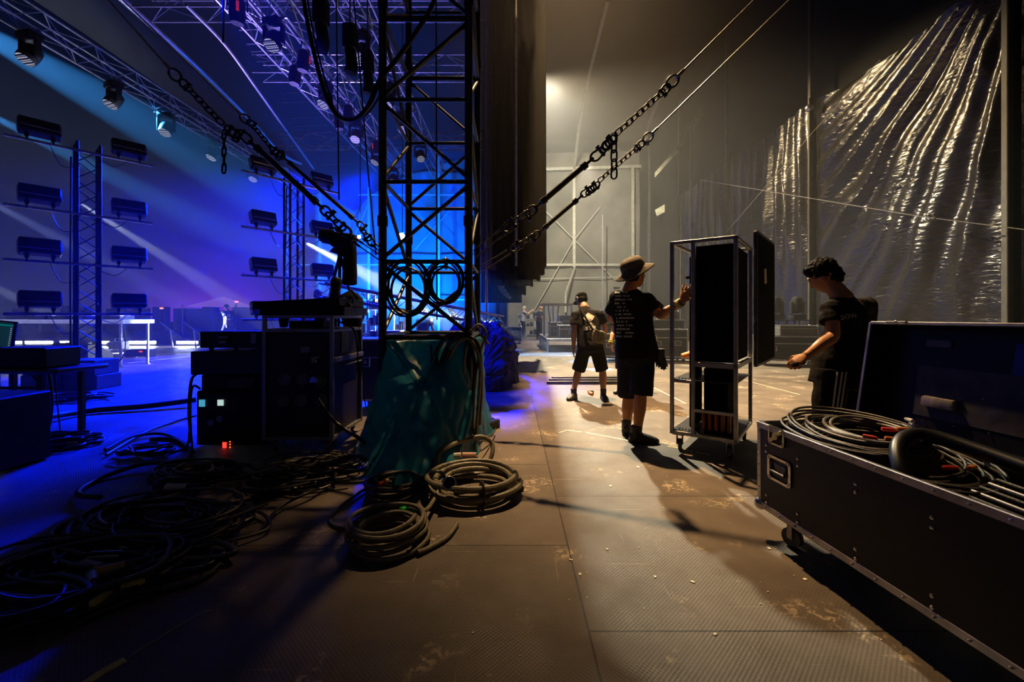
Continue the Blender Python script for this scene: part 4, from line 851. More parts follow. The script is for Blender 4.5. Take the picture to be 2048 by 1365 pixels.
# ================================================================ strobe towers on stage
DB = V((0.627, 0.779, 0.0))                      # crossbar direction
DP = V((-0.779, 0.627, 0.0))
def lattice(b, p0, ax, L_, s, r, u, v, pitch=None, rb=None):
    """square truss: 4 chords along ax from p0, side s, plus zigzag bracing"""
    pitch = pitch or s * 1.1; rb = rb or r * 0.45; p0 = V(p0); n = max(1, round(L_ / pitch)); st = L_ / n; cs = [p0 + u * a * s / 2 + v * c_ * s / 2 for a, c_ in ((-1, -1), (1, -1), (1, 1), (-1, 1))]
    for f in range(4):
        A, B = cs[f], cs[(f + 1) % 4]
        for i in range(n):
            a, c_ = (A, B) if (i + f) % 2 == 0 else (B, A); b.tube(a + ax * st * i, c_ + ax * st * (i + 1), rb, 5)
    return cs
def strobe_proto():
    r0 = thing('strobe_light', (0, 0, 0), 'x', 'stage light')
    # local: x along the bar, y towards the back, z up from the bar
    T = Rx(math.radians(-12)); z0 = 0.21
    b = MB(); b.rbox((0, 0, z0), (0.48, 0.17, 0.27), 0.012, T); b.build('housing', mat('strobe_housing', (0.007, 0.007, 0.008), 0.4, 0, 0.2, 14), r0)
    b = MB(); b.rbox(V((0, 0, z0)) + T @ V((0, -0.092, -0.055)), (0.47, 0.02, 0.012), 0.003, T); b.build('ledge', alu, r0)
    b = MB()
    for i in range(14): b.box(V((0, 0, z0)) + T @ V((-0.20 + 0.0308 * i, -0.0865, 0.075)), (0.018, 0.006, 0.05), T)
    b.build('cooling_grille', plastic, r0)
    b = MB(); b.rbox(V((0, 0, z0)) + T @ V((0, 0.088, 0.0)), (0.46, 0.006, 0.24), 0.002, T); b.build('led_panel', mat('strobe_face', (0.25, 0.25, 0.3), 0.3), r0)
    for s_ in (-1, 1):
        b = MB(); b.rbox((s_ * 0.15, 0, 0.05), (0.05, 0.05, 0.07), 0.006); b.torus((s_ * 0.15, 0, -0.005), (1, 0, 0), 0.032, 0.011, 16, 6); b.build('clamp', plastic, r0)
        b = MB(); b.rbox(V((s_ * 0.247, 0, z0)), (0.012, 0.12, 0.20), 0.003, T); b.build('end_plate', alu_dull, r0)
    return r0
strobe = strobe_proto(); used = [False]
ROWS = ('top', 'second', 'third', 'lowest')
def strobe_tower(c, name_lab, who, z_levels, bar0, barL, lights, first, weight=True, htop=4.29, s=0.29):
    r0 = thing('strobe_tower', c, name_lab, 'lighting tower', 'strobe towers on the stage'); o_ = V(c); dz = V((0, 0, 1))
    for a, c_ in ((-1, -1), (1, -1), (1, 1), (-1, 1)):
        b = MB(o_); q = o_ + DB * a * s / 2 + DP * c_ * s / 2; b.tube(q + dz * 0.4, q + dz * htop, 0.026, 10); b.cyl(q + dz * htop, (0, 0, 1), 0.016, 0.08, 8, 0.006); b.build('leg', steel_black, r0)
    b = MB(o_); lattice(b, o_ + dz * 0.5, dz, htop - 0.6, s, 0.026, DB, DP, 0.24, 0.009); br = b.build('bracing', steel_black, r0)
    for i, z in enumerate(z_levels):
        b = MB(o_); p = o_ + DB * bar0 + dz * z - DP * (s / 2 + 0.03); b.tube(p, p + DB * barL, 0.024, 10); b.build('crossbar', alu_dull, r0)
        for t, side in lights:
            if (side == 'inner') and False: continue
            lab = 'strobe panel on the %s crossbar of the %s, %s side' % (ROWS[i] if len(z_levels) == 4 else ('top', 'second', 'third', 'lowest')[i], who, side)
            loc = p + DB * t + dz * 0.03; rz = math.atan2(DB.y, DB.x) + (0.05 if side == 'outer' else -0.04)
            if not used[0]: strobe.location = loc; strobe.rotation_euler = (0, 0, rz); strobe['label'] = lab; strobe['group'] = 'strobe panels on the stage towers'; used[0] = True; q = strobe
            else: q = dup(strobe, loc, rz, lab, 'strobe panels on the stage towers')
            q.rotation_euler = (math.radians(-14 + 5 * i), 0, rz)
        b = MB(o_); a_ = p + DB * (lights[0][0] + 0.1) + dz * 0.02; e_ = p + DB * (-bar0 - 0.12) + dz * -0.28
        b.path(smooth_path([a_, a_.lerp(e_, 0.4) - dz * 0.22, e_], 8), 0.006, 6); a_ = p + DB * (lights[-1][0]) + dz * 0.02; e_ = p + DB * (-bar0 + 0.16) - dz * 0.1; b.path(smooth_path([a_, a_.lerp(e_, 0.5) - dz * 0.12, e_], 8), 0.006, 6)
        b.build('power_lead', rubber_dark, r0)
    b = MB(o_); b.path(smooth_path([o_ + DB * -0.22 + dz * z_ + DP * (-0.1 + 0.05 * math.sin(z_ * 9)) for z_ in [0.5, 1.0, 1.6, 2.2, 2.8, 3.4, 4.0]], 6), 0.014, 7); b.build('power_lead', rubber_dark, r0)
    return r0
TC1 = V(((175 - CX) / F * 7.66, 7.66, 0))
ZL = [4.13, 3.02, 2.14, 1.27]
strobe_tower(TC1, 'dark lattice tower carrying eight strobe panels, standing on weights by the white-topped table', 'tower by the white table', ZL, -0.98, 1.86, ((0.40, 'outer'), (1.52, 'inner')), True)
TC2 = V(((588 - CX) / F * 9.45, 9.45, 0))
strobe_tower(TC2, 'lattice tower carrying strobe panels behind the metal-framed distribution rack', 'tower behind the metal-framed rack', [4.13, 3.02, 2.05, 1.16], -1.10, 2.05, ((0.42, 'outer'), (1.66, 'inner')), False)
# ballast blocks under the first tower
for i, (dx, dy, sx, sz, z0, lab) in enumerate(((-0.27, -0.32, 0.62, 0.24, 0.0, 'lower grey-green ballast block at the strobe tower foot, end toward the desk'), (-0.25, -0.32, 0.60, 0.22, 0.242, 'upper grey-green ballast block at the strobe tower foot, end toward the desk'),
        (0.38, -0.30, 0.60, 0.24, 0.0, 'lower grey-green ballast block at the strobe tower foot, table end'), (0.36, -0.30, 0.56, 0.25, 0.242, 'upper grey-green ballast block at the strobe tower foot, table end'))):
    p = TC1 + V((dx, dy, z0)); b = MB(p); b.rbox(p + V((0, 0, sz / 2)), (sx, 0.46, sz), 0.01); o = b.build('ballast_block', wood); tag(o, lab, 'ballast', 'ballast blocks of the strobe tower')
b = MB(TC1 + V((0.05, -0.58, 0))); b.rbox(TC1 + V((0.06, -0.57, 0.27)), (0.16, 0.02, 0.54), 0.004); o = b.build('ballast_strap', rubber_dark); tag(o, 'black strap hanging over the grey-green ballast blocks', 'strap')
# ================================================================ disc jockey table with decks
p0, p1 = P(-60, 640, 10.2), P(250, 640, 10.2)
tb = thing('deck_table', ((p0.x + p1.x) / 2, 10.6, 0), 'long white-topped table with music decks near the strobe tower', 'table'); o_ = tb.location.copy()
b = MB(o_); b.rbox(((p0.x + p1.x) / 2, 10.6, 1.10), (p1.x - p0.x, 0.9, 0.10), 0.008); b.build('tabletop', mat('white_tabletop', (0.55, 0.55, 0.6), 0.35, 0.3, 0.1, 8), tb)
for x in (p0.x + 0.1, p1.x - 0.12):
    for y in (10.22, 10.98): b = MB(o_); b.tube((x, y, 0), (x, y, 1.06), 0.030, 12); b.cyl((x, y, 0.01), (0, 0, 1), 0.06, 0.02, 14); b.build('leg', alu, tb)
dk = thing('music_deck', (0, 0, 0), 'x', 'deck'); b = MB(); b.rbox((0, 0, 0.045), (0.42, 0.42, 0.09), 0.01); b.build('body', plastic, dk); b = MB(); b.cyl((0, -0.03, 0.098), (0, 0, 1), 0.14, 0.02, 28); b.build('jog_wheel', alu, dk); b = MB(); b.rbox((0, 0.15, 0.10), (0.3, 0.08, 0.02), 0.003, Rx(0.5)); b.build('screen', mat('deck_screen', (0.1, 0.1, 0.2), 0.3, emit=(0.35, 0.4, 1.0), es=0.9), dk)
for i, (x, lab) in enumerate(((-11.55, 'black music deck on the white table nearest the desk monitor'), (-11.05, 'second black music deck on the white table'), (-10.55, 'third black music deck, just before the strobe tower'), (-9.72, 'black music deck at the free end of the white table'))):
    if i == 0: dk.location = (x, 10.55, 1.15); dk['label'] = lab; dk['group'] = 'decks on the white table'
    else: dup(dk, (x, 10.55, 1.15), 0, lab, 'decks on the white table')
cable('cable', [V((-9.33, 10.2, 1.16)), V((-9.22, 10.15, 0.9)), V((-9.24, 10.2, 0.6)), V((-9.2, 10.1, 0.3)), V((-9.4, 10.0, 0.02)), V((-9.8, 9.9, 0.02))], 0.012, 'dark cable hanging off the free end of the white table', rubber_dark)
# light bars along the stage front
for i, (x0, x1, lab) in enumerate(((5, 44, 'glowing white light bar behind the little desk case'), (52, 106, 'long glowing white light bar between the desk and the strobe tower'), (122, 138, 'short glowing end of a light bar just before the strobe tower'), (200, 219, 'short glowing light bar just past the strobe tower'), (254, 312, 'long glowing white light bar behind the red-lit control box'), (354, 396, 'glowing white light bar beside the stacked amplifier racks'))):
    a, c_ = P(x0, 684, 17.6), P(x1, 684, 17.6); r0 = thing('light_bar', ((a.x + c_.x) / 2, 17.6, 0), lab, 'light bar', 'light bars along the stage edge'); o_ = r0.location.copy()
    b = MB(o_); b.rbox(((a.x + c_.x) / 2, 17.64, 0.10), (c_.x - a.x + 0.06, 0.10, 0.20), 0.01); b.build('housing', plastic, r0); b = MB(o_); b.rbox(((a.x + c_.x) / 2, 17.58, 0.155), (c_.x - a.x, 0.05, 0.10), 0.01); b.build('lamp_tube', led_white, r0)
# small things on the stage floor
p = G(281, 714); r0 = thing('control_box', p, 'low control box with a small red display on the stage floor', 'control box'); b = MB(p); b.rbox(p + V((0, 0, 0.12)), (0.70, 0.35, 0.20), 0.01); b.build('body', plastic, r0); b = MB(p); b.rbox(p + V((0.16, -0.178, 0.17)), (0.10, 0.006, 0.03), 0.001); b.build('display', led_red, r0)
for s_ in (-0.3, 0.3): b = MB(p); b.rbox(p + V((s_, 0, 0.01)), (0.05, 0.3, 0.02), 0.002); b.build('foot', rubber_dark, r0)
p = G(238, 700); r0 = thing('white_desk_fan', p, 'x', 'machine'); r0.name = 'smoke_machine'; r0['label'] = 'small pale smoke machine in front of the light bars by the table leg'
b = MB(p); b.rbox(p + V((0, 0, 0.18)), (0.52, 0.3, 0.28), 0.02); b.build('body', mat('pale_metal', (0.6, 0.6, 0.55), 0.4, 0.3), r0); b = MB(p); b.cyl(p + V((-0.3, -0.02, 0.2)), (1, 0, 0), 0.09, 0.14, 16); b.build('nozzle', MT['pale_metal'], r0); b = MB(p); b.path([p + V((-0.15, 0, 0.31)), p + V((-0.15, 0, 0.42)), p + V((0.15, 0, 0.42)), p + V((0.15, 0, 0.31))], 0.015, 8); b.build('carry_handle', MT['pale_metal'], r0)
for i, (px, lab) in enumerate(((345, 'slanting pale monitor ramp on a post, the one farther from the walking man'), (392, 'slanting pale monitor ramp on a post, the one nearer the walking man'))):
    q = P(px, 684, 16.4); q.z = 0; r0 = thing('tilted_stand', q, lab, 'stand', 'tilted stands at the stage edge'); b = MB(q); a = P(px - 24, 645, 16.4); c_ = P(px + 18, 676, 16.4); b.bar(a, c_, 0.05, 0.02); b.build('panel', alu, r0); b = MB(q); b.tube(q + V((0, 0, 0.01)), P(px - 4, 660, 16.4), 0.025, 8); b.rbox(q + V((0, 0, 0.01)), (0.25, 0.25, 0.02), 0.004); b.build('post', alu, r0)
for i, (pp, zz) in enumerate((((190, 716), 0.3), ((150, 712), 0.3))):
    p = G(*pp); r0 = thing('stage_monitor', p, ('dark wedge monitor with a lit edge, on the stage just past the strobe tower', 'dark wedge monitor on the stage just before the strobe tower')[i], 'monitor speaker', 'wedge monitors'); b = MB(p)
    w_ = 0.42; prof = [(-0.28, 0), (0.28, 0), (0.28, 0.12), (-0.10, 0.42), (-0.28, 0.40)]; Rm = Rz(0.4 if i else -0.5); b.rings([[p + Rm @ V((-w_, y_, z_)) for y_, z_ in prof], [p + Rm @ V((w_, y_, z_)) for y_, z_ in prof]]); b.build('cabinet', laminate, r0, 20)
    b = MB(p); b.box(p + Rm @ V((0, 0.09, 0.275)), (w_ * 1.8, 0.46, 0.012), Rm @ Rx(-0.67)); b.build('grille', plastic, r0)
# desk at the picture edge with monitor and speaker
r0 = thing('side_desk', (-4.85, 4.4, 0), 'small dark desk with rounded top at the picture edge, in front of the strobe tower', 'desk'); o_ = r0.location.copy()
b = MB(o_); b.rbox((-4.95, 4.42, 0.690), (1.05, 0.55, 0.05), 0.02, None, 3); b.build('desktop', mat('dark_grey_board', (0.06, 0.065, 0.07), 0.35), r0)
for x, y in ((-4.66, 4.22), (-4.66, 4.62), (-5.4, 4.22), (-5.4, 4.62)): b = MB(o_); b.rbox((x, y, 0.333), (0.05, 0.05, 0.665), 0.004); b.build('leg', plastic, r0)
for z in (0.32, 0.52): b = MB(o_); b.rbox((-5.03, 4.22, z), (0.75, 0.03, 0.03), 0.004); b.build('rail', plastic, r0)
p = V((-4.86, 4.36, 0.716)); r0 = thing('equipment_case', p, 'dark equipment box standing on the small desk', 'box'); b = MB(p); b.rbox(p + V((0, 0, 0.102)), (0.56, 0.36, 0.20), 0.012); b.build('body', laminate, r0)
p = V((-6.75, 5.65, 0)); r0 = thing('computer_monitor', p, 'tilted computer screen showing a lighting grid, at the picture edge above the desk', 'monitor'); b = MB(p); c_ = P(-8, 668, 5.6); Rm = Rz(0.25) @ Ry(0.12); b.rbox(c_, (0.42, 0.03, 0.36), 0.006, Rm); b.build('bezel', plastic, r0)
b = MB(p); b.rbox(c_ + Rm @ V((-0.01, -0.017, 0)), (0.38, 0.004, 0.32), 0.001, Rm); b.build('screen', mat('dim_grid_screen', (0.005, 0.02, 0.03), 0.3, emit=(0.01, 0.06, 0.08), es=0.35), r0)
b = MB(p)
for i in range(9): b.box(c_ + Rm @ V((0.165, -0.020, 0.09 - 0.028 * i)), (0.018, 0.003, 0.012), Rm)
b.build('icon_column', mat('pale_icons', (0.2, 0.2, 0.2), 0.4, emit=(0.5, 0.6, 0.8), es=0.35), r0)
b = MB(p); b.box(c_ + Rm @ V((0, -0.020, 0.125)), (0.36, 0.003, 0.02), Rm); b.build('title_bar', mat('teal_bar', (0.0, 0.1, 0.1), 0.4, emit=(0.0, 0.35, 0.33), es=0.35), r0)
b = MB(p); b.tube((c_.x, 5.62, 0.0), (c_.x, 5.62, c_.z), 0.025, 10); b.rbox((c_.x, 5.62, 0.01), (0.3, 0.3, 0.02), 0.004); b.build('stand', plastic, r0)
p = V((-4.16, 3.42, 0)); r0 = thing('subwoofer', V((-4.22, 3.45, 0)), 'black box speaker cropped by the picture edge below the small desk', 'speaker'); b = MB(r0.location); b.rbox((-4.22, 3.45, 0.30), (0.46, 0.5, 0.58), 0.012); b.build('cabinet', laminate, r0); b = MB(r0.location); b.rbox((-4.22, 3.195, 0.30), (0.42, 0.012, 0.54), 0.004); b.build('grille', plastic, r0)
for i, (pp, lab) in enumerate((([(78, 750), (85, 780), (92, 800), (95, 850), (88, 885)], 'dark cable hanging off the small desk edge, inner one'), ([(98, 745), (104, 800), (100, 850), (92, 890)], 'dark cable hanging off the small desk edge, outer one'), ([(60, 748), (88, 785), (70, 820), (62, 830)], 'thin crossed lead under the small desk'), ([(110, 745), (112, 780), (118, 840), (122, 875)], 'thin lead hanging free past the small desk corner'))):
    cable('cable', [P(a, c_, 4.3) if c_ < 860 else G(a, c_, 0.01) for a, c_ in pp], (0.013, 0.013, 0.007, 0.006)[i], lab, rubber_dark)
# ================================================================ racks and cases, middle left
R0 = (-2.262, -1.62, 3.86, 4.62)                      # framed distribution rack
r0 = thing('distribution_rack', ((R0[0] + R0[1]) / 2, (R0[2] + R0[3]) / 2, 0), 'tall metal-framed power distribution rack with round sockets and a paper sheet on its side', 'rack'); o_ = r0.location.copy()
w_, d_ = R0[1] - R0[0], R0[3] - R0[2]
for x in (R0[0] + 0.015, R0[1] - 0.015):
    for y in (R0[2] + 0.015, R0[3] - 0.015): b = MB(o_); b.rbox((x, y, 0.665), (0.032, 0.032, 1.13), 0.003); b.build('post', alu_dull, r0)
for z in (1.225, 1.10, 0.12):
    for y in (R0[2] + 0.015, R0[3] - 0.015): b = MB(o_); b.rbox((o_.x, y, z), (w_, 0.03, 0.03), 0.003); b.build('rail', alu_dull, r0)
    for x in (R0[0] + 0.015, R0[1] - 0.015): b = MB(o_); b.rbox((x, o_.y, z), (0.03, d_, 0.03), 0.003); b.build('rail', alu_dull, r0)
b = MB(o_); b.rbox((o_.x, o_.y, 0.605), (w_ - 0.05, d_ - 0.05, 0.96), 0.008); b.build('cabinet', mat('dark_brown_cabinet', (0.022, 0.018, 0.016), 0.5), r0)
b = MB(o_); b.rbox((R0[1] + 0.004, o_.y, 0.83), (0.03, d_ - 0.04, 0.045), 0.004, Rx(0.0)); b.rbox((R0[1] + 0.006, o_.y + 0.1, 0.76), (0.02, d_ - 0.3, 0.016), 0.004); b.build('side_rail', alu_dull, r0)
b = MB(o_); b.box((R0[1] - 0.018, R0[2] + 0.33, 0.985), (0.004, 0.17, 0.20)); sh = b.build('paper_sheet', paper, r0)
b = MB(o_)
for i in range(8): b.box((R0[1] - 0.0155, R0[2] + 0.33, 1.06 - 0.021 * i), (0.003, 0.13, 0.004))
b.build('printed_line', plastic, sh)
for x, z in ((568, 760), (605, 760), (640, 764), (565, 803), (601, 803), (642, 803)):
    q = P(x, z, R0[2]); b = MB(o_); b.torus(V((q.x, R0[2] + 0.016, q.z)), (0, 1, 0), 0.048, 0.010, 24, 8); b.torus(V((q.x, R0[2] + 0.018, q.z)), (0, 1, 0), 0.033, 0.006, 20, 6); b.cyl(V((q.x, R0[2] + 0.03, q.z)), (0, 1, 0), 0.045, 0.03, 20); b.build('power_socket', mat('socket_grey', (0.16, 0.16, 0.17), 0.5) if 'socket_grey' not in MT else MT['socket_grey'], r0)
q = P(609, 700, R0[2]); b = MB(o_); b.box((q.x, R0[2] + 0.018, q.z), (0.085, 0.006, 0.055)); b.build('white_label', mat('dim_label', (0.30, 0.30, 0.34), 0.7), r0)
q = P(630, 720, R0[2]); b = MB(o_); b.rbox((q.x, R0[2] + 0.0, q.z), (0.05, 0.06, 0.06), 0.008); b.cyl((q.x + 0.03, R0[2] - 0.03, q.z + 0.02), (1, 0, 0.4), 0.015, 0.06, 10); b.build('plug', alu_dull, r0)
q = P(634, 762, R0[2] - 0.05); b = MB(o_); b.cyl(q, (0.3, 1, 0), 0.036, 0.10, 18); b.torus(q - V((0.01, 0.04, 0)), (0.3, 1, 0), 0.036, 0.007, 18, 6); b.build('plug', alu, r0); b = MB(o_); b.path(smooth_path([q + V((-0.02, -0.06, -0.01)), P(632, 790, 3.74), P(645, 812, 3.72), P(668, 842, 3.7), P(694, 862, 3.66), P(722, 880, 3.6), G(745, 905, 0.03), G(760, 925, 0.03)], 8), 0.016, 8); b.build('cable', rubber_dark, r0)
for sx in (R0[0] + 0.08, R0[1] - 0.08):
    for sy in (R0[2] + 0.08, R0[3] - 0.08): caster(r0, V((sx, sy, 0)) - o_, 0.11)
for i, (pa, pb) in enumerate((((668, 640), (718, 700)), ((680, 645), (716, 730)), ((700, 700), (722, 860)))):
    cable('cable', [P(pa[0], pa[1], 4.1), P((pa[0] + pb[0]) / 2 + 12, pa[1] + 18, 4.15), P(pb[0], pb[1], 4.3)] if i < 2 else [P(716, 640, 4.5), P(724, 720, 4.6), P(728, 790, 4.6), G(738, 850, 0.02)], 0.007, ('thin black lead crossing the paper sheet on the framed rack', 'second thin lead drooping over the framed rack side', 'thin lead running down behind the framed rack post')[i], rubber_dark)
# folded black cases and a bag piled on the rack
def slab(name, c, sz, lab, cat, m=None, R=None, grp=None, edges=True):
    r0 = thing(name, c, lab, cat, grp); b = MB(c); b.rbox(c, sz, 0.008, R); b.build('body', m or laminate, r0)
    if edges:
        b = MB(c); RR = R or Matrix.Identity(3)
        for sx in (-1, 1):
            for sz_ in (-1, 1): b.bar(V(c) + RR @ V((sx * sz[0] / 2, -sz[1] / 2, sz_ * sz[2] / 2)), V(c) + RR @ V((sx * sz[0] / 2, sz[1] / 2, sz_ * sz[2] / 2)), 0.012)
        for sz_ in (-1, 1): b.bar(V(c) + RR @ V((-sz[0] / 2, -sz[1] / 2, sz_ * sz[2] / 2)), V(c) + RR @ V((sz[0] / 2, -sz[1] / 2, sz_ * sz[2] / 2)), 0.010)
        b.build('edging', plastic, r0)
    return r0
zt = 1.242
slab('case_lid', V((-1.93, 4.22, zt + 0.035)), (0.78, 0.62, 0.065), 'lower flat black case lid lying on top of the framed rack', 'lid', grp='case lids on the framed rack')
slab('case_lid', V((-1.98, 4.20, zt + 0.105)), (0.80, 0.60, 0.06), 'upper flat black case lid lying on top of the framed rack', 'lid', R=Ry(-0.05), grp='case lids on the framed rack')
p = V((-1.66, 4.25, zt + 0.075)); r0 = thing('grip_clamp', p, 'black metal clamp box lying across the end of the case lids', 'clamp'); b = MB(p); b.rbox(p + V((0, -0.1, 0.07)), (0.10, 0.14, 0.05), 0.012); b.rbox(p + V((0.03, -0.12, 0.02)), (0.16, 0.10, 0.05), 0.012); b.build('body', mat('dark_cast_metal', (0.06, 0.06, 0.065), 0.4, 0.5), r0); b = MB(p); b.torus(p + V((0.06, -0.05, 0.06)), (0.3, 1, 0), 0.045, 0.010, 18, 6); b.build('ring', MT['dark_cast_metal'], r0)
p = V((-1.50, 4.75, 0)); r0 = thing('equipment_bag', V((-1.62, 4.9, 1.05)), 'dark slumped bag hanging behind the framed rack beneath the camera', 'bag'); b = MB(r0.location); b.loft([(P(690, 590, 4.9), 0.10, 0.09), (P(700, 605, 4.9), 0.15, 0.12), (P(706, 635, 4.9), 0.13, 0.11), (P(703, 662, 4.9), 0.08, 0.08)], (1, 0, 0), 18); b.build('bag', cloth_black, r0, 180)
for x, y in ((565, 645), (641, 640)): pass
for i, (x0, x1) in enumerate(((556, 575), (628, 650))):
    a = P(x0, 634, 4.0); c_ = P(x1, 634, 4.0); d1 = P(x1 - 4, 655, 4.0); q = MB(a); q.rings([[a, c_, d1, P(x0 + 4, 655, 4.0)], [v + V((0, 0.04, 0)) for v in (a, c_, d1, P(x0 + 4, 655, 4.0))]]); o = q.build('corner_bracket', plastic, smooth=0); tag(o, ('black tapering bracket under the lid pile, near the rack post', 'black tapering bracket under the lid pile, near the paper sheet')[i], 'bracket', 'brackets under the lid pile')
p = P(600, 656, 4.15); slab('patch_box', V((p.x + 0.12, 4.15, 1.150)), (0.30, 0.3, 0.07), 'small black box lying inside the frame above the distribution cabinet', 'box', edges=False)
# camera on a tripod behind the rack, with a rolled bag
Yc = 5.3; r0 = thing('video_camera', P(680, 640, Yc), 'dark video camera on a tripod silhouetted against the blue stage, above the case lids', 'camera'); o_ = r0.location.copy(); k_ = Yc / F
b = MB(o_); b.rbox(P(688, 482, Yc), (46 * k_, 0.16, 30 * k_), 0.03, Ry(0.12), 3); b.build('body', plastic, r0)
b = MB(o_); b.path([P(664, 475, Yc), P(648, 472, Yc)], 15 * k_, 18); b.path([P(648, 472, Yc), P(642, 471, Yc)], [13 * k_, 12 * k_], 18); b.build('lens', plastic, r0)
b = MB(o_); b.path(smooth_path([P(660, 462, Yc), P(661, 457, Yc), P(672, 456, Yc), P(674, 461, Yc)], 4), 2 * k_, 6); b.build('carry_handle', plastic, r0)
b = MB(o_); b.loft([(P(675, 494, Yc), 18 * k_, 0.07), (P(682, 504, Yc), 9 * k_, 0.05)], (1, 0, 0), 12); b.cyl(P(681, 507, Yc), (0, 0, 1), 6 * k_, 12 * k_, 14); b.build('tripod_head', plastic, r0)
for px, dy in ((667, 0.25), (679, -0.05), (693, 0.2)): b = MB(o_); e_ = V(P(px, 560, Yc + dy)); st = V(P(680, 508, Yc)); f_ = st + (e_ - st) * (st.z / (st.z - e_.z)); b.tube(st, e_, 3.2 * k_, 8); b.tube(e_, V((st.x + (f_.x - st.x) * 1.0, f_.y, 0.0)), 2.6 * k_, 8); b.build('tripod_leg', plastic, r0)
r1 = thing('hanging_bag', P(701, 492, Yc), 'long dark cylindrical bag hanging beside the tripod camera', 'bag'); b = MB(r1.location); b.path(smooth_path([P(701, 490, Yc), P(700, 500, Yc), P(700, 540, Yc), P(699, 564, Yc), P(699, 571, Yc)], 4), [6 * k_, 10 * k_, 11 * k_, 12 * k_, 12.5 * k_, 13 * k_, 13 * k_, 13 * k_, 13.5 * k_, 14 * k_, 14 * k_, 14 * k_, 14.5 * k_, 14.5 * k_, 14 * k_, 12 * k_, 9 * k_], 18); b.build('bag', cloth_black, r1, 180); b = MB(r1.location); b.torus(P(701, 486, Yc), (0, 1, 0), 5 * k_, 1.5 * k_, 14, 6); b.build('hanging_ring', rubber_dark, r1)
r1 = thing('lamp_head', P(672, 590, 5.0), 'dark rounded lamp head standing behind the lid pile under the camera', 'lamp'); k5 = 5.0 / F; b = MB(r1.location); b.loft([(P(674, 554, 5), 6 * k5, 5 * k5), (P(673, 558, 5), 10 * k5, 9 * k5), (P(672, 568, 5), 11.5 * k5, 11 * k5), (P(671, 582, 5), 9 * k5, 9 * k5), (P(669, 598, 5), 12 * k5, 11 * k5)], (1, 0, 0), 18); b.build('shell', plastic, r1, 180)
b = MB(r1.location); q = P(669, 600, 5); b.tube(q, (q.x, 5, 0), 0.03, 10); b.build('stand', plastic, r1)
# stacked units left of the rack
def unit(name, x0, x1, y0, y1, z0, z1, lab, cat, m=None, grp='stacked units beside the framed rack'):
    r0 = thing(name, ((x0 + x1) / 2, (y0 + y1) / 2, z0), lab, cat, grp); b = MB(r0.location); b.rbox(((x0 + x1) / 2, (y0 + y1) / 2, (z0 + z1) / 2), (x1 - x0, y1 - y0, z1 - z0), 0.01); b.build('body', m or laminate, r0); return r0
gm = mat('dark_green_laminate', (0.014, 0.024, 0.026), 0.38)
r0 = unit('amplifier_rack', -2.96, -2.30, 4.0, 4.55, 0.02, 0.53, 'black amplifier rack at the bottom of the stack, with cyan screens and red lights', 'amplifier rack')
o_ = r0.location.copy()
for x, z, w2, h2, m_ in ((404, 807, 0.055, 0.065, led_cyan), (441, 806, 0.055, 0.055, led_pale)): q = P(x, z, 3.99); b = MB(o_); b.rbox(q, (w2, 0.008, h2), 0.001); b.build('screen', m_, r0)
q = P(449, 891, 3.99); b = MB(o_); b.rbox(q, (0.035, 0.008, 0.07), 0.001); b.build('red_meter', led_red, r0)
for i in range(3): b = MB(o_); b.ell(P(460, 884 + 5.5 * i, 3.985), 0.0065, None, 8, 6); b.build('indicator_light', mat('led_orange', (0.5, 0.1, 0.02), 0.4, emit=(1.0, 0.12, 0.03), es=2.5) if 'led_orange' not in MT else MT['led_orange'], r0)
b = MB(o_)
for z in (0.06, 0.28, 0.50): b.rbox((-2.63, 3.992, z), (0.62, 0.014, 0.016), 0.002)
b.build('face_rail', plastic, r0)
for i in range(2): b = MB(o_); b.cyl(P(440 - 18 * i, 838 + 8 * i, 3.98), (0, 1, 0), 0.03, 0.02, 14); b.build('knob', alu_dull, r0)
r0 = unit('amplifier', -2.93, -2.30, 4.02, 4.5, 0.532, 0.678, 'thin black unit between the amplifier rack and the greenish case', 'amplifier')
q = P(478, 768, 4.01); b = MB(r0.location.copy()); b.rings([[V((q.x - 0.1, 4.008, 0.55)), V((q.x + 0.1, 4.008, 0.57)), V((q.x + 0.16, 4.008, 0.64)), V((q.x + 0.02, 4.008, 0.655)), V((q.x - 0.1, 4.008, 0.63))], [V((q.x - 0.1, 4.018, 0.55)), V((q.x + 0.1, 4.018, 0.57)), V((q.x + 0.16, 4.018, 0.64)), V((q.x + 0.02, 4.018, 0.655)), V((q.x - 0.1, 4.018, 0.63))]]); b.build('grey_sticker', mat('grey_sticker', (0.07, 0.07, 0.075), 0.6), r0, 0)
r0 = unit('equipment_case', -3.02, -2.30, 4.0, 4.55, 0.68, 0.90, 'dark greenish case in the stack with a butterfly latch on its end', 'case', gm)
b = MB(r0.location.copy()); b.rbox((-3.03, 4.12, 0.80), (0.02, 0.05, 0.09), 0.004); b.torus((-3.04, 4.12, 0.82), (0.3, 1, 0), 0.02, 0.005, 12, 5); b.build('latch', alu_dull, r0)
r0 = unit('equipment_case', -2.97, -2.30, 4.05, 4.55, 0.93, 1.085, 'topmost flat case of the stack beside the framed rack', 'case', gm)
b = MB(r0.location.copy()); b.rbox((-2.45, 4.045, 1.02), (0.05, 0.012, 0.10), 0.003); b.build('bracket', alu_dull, r0); b = MB(r0.location.copy()); b.cyl((-2.72, 4.02, 0.985), (1, 0, 0), 0.02, 0.07, 10); b.cyl((-2.72, 4.02, 1.03), (1, 0, 0), 0.012, 0.09, 10); b.build('plug', alu_dull, r0)
b = MB(r0.location.copy())
for x in (-2.9, -2.4):
    for y in (4.12, 4.48): b.cyl((x, y, 0.915), (0, 0, 1), 0.02, 0.03, 10)
b.build('rubber_foot', rubber_dark, r0)
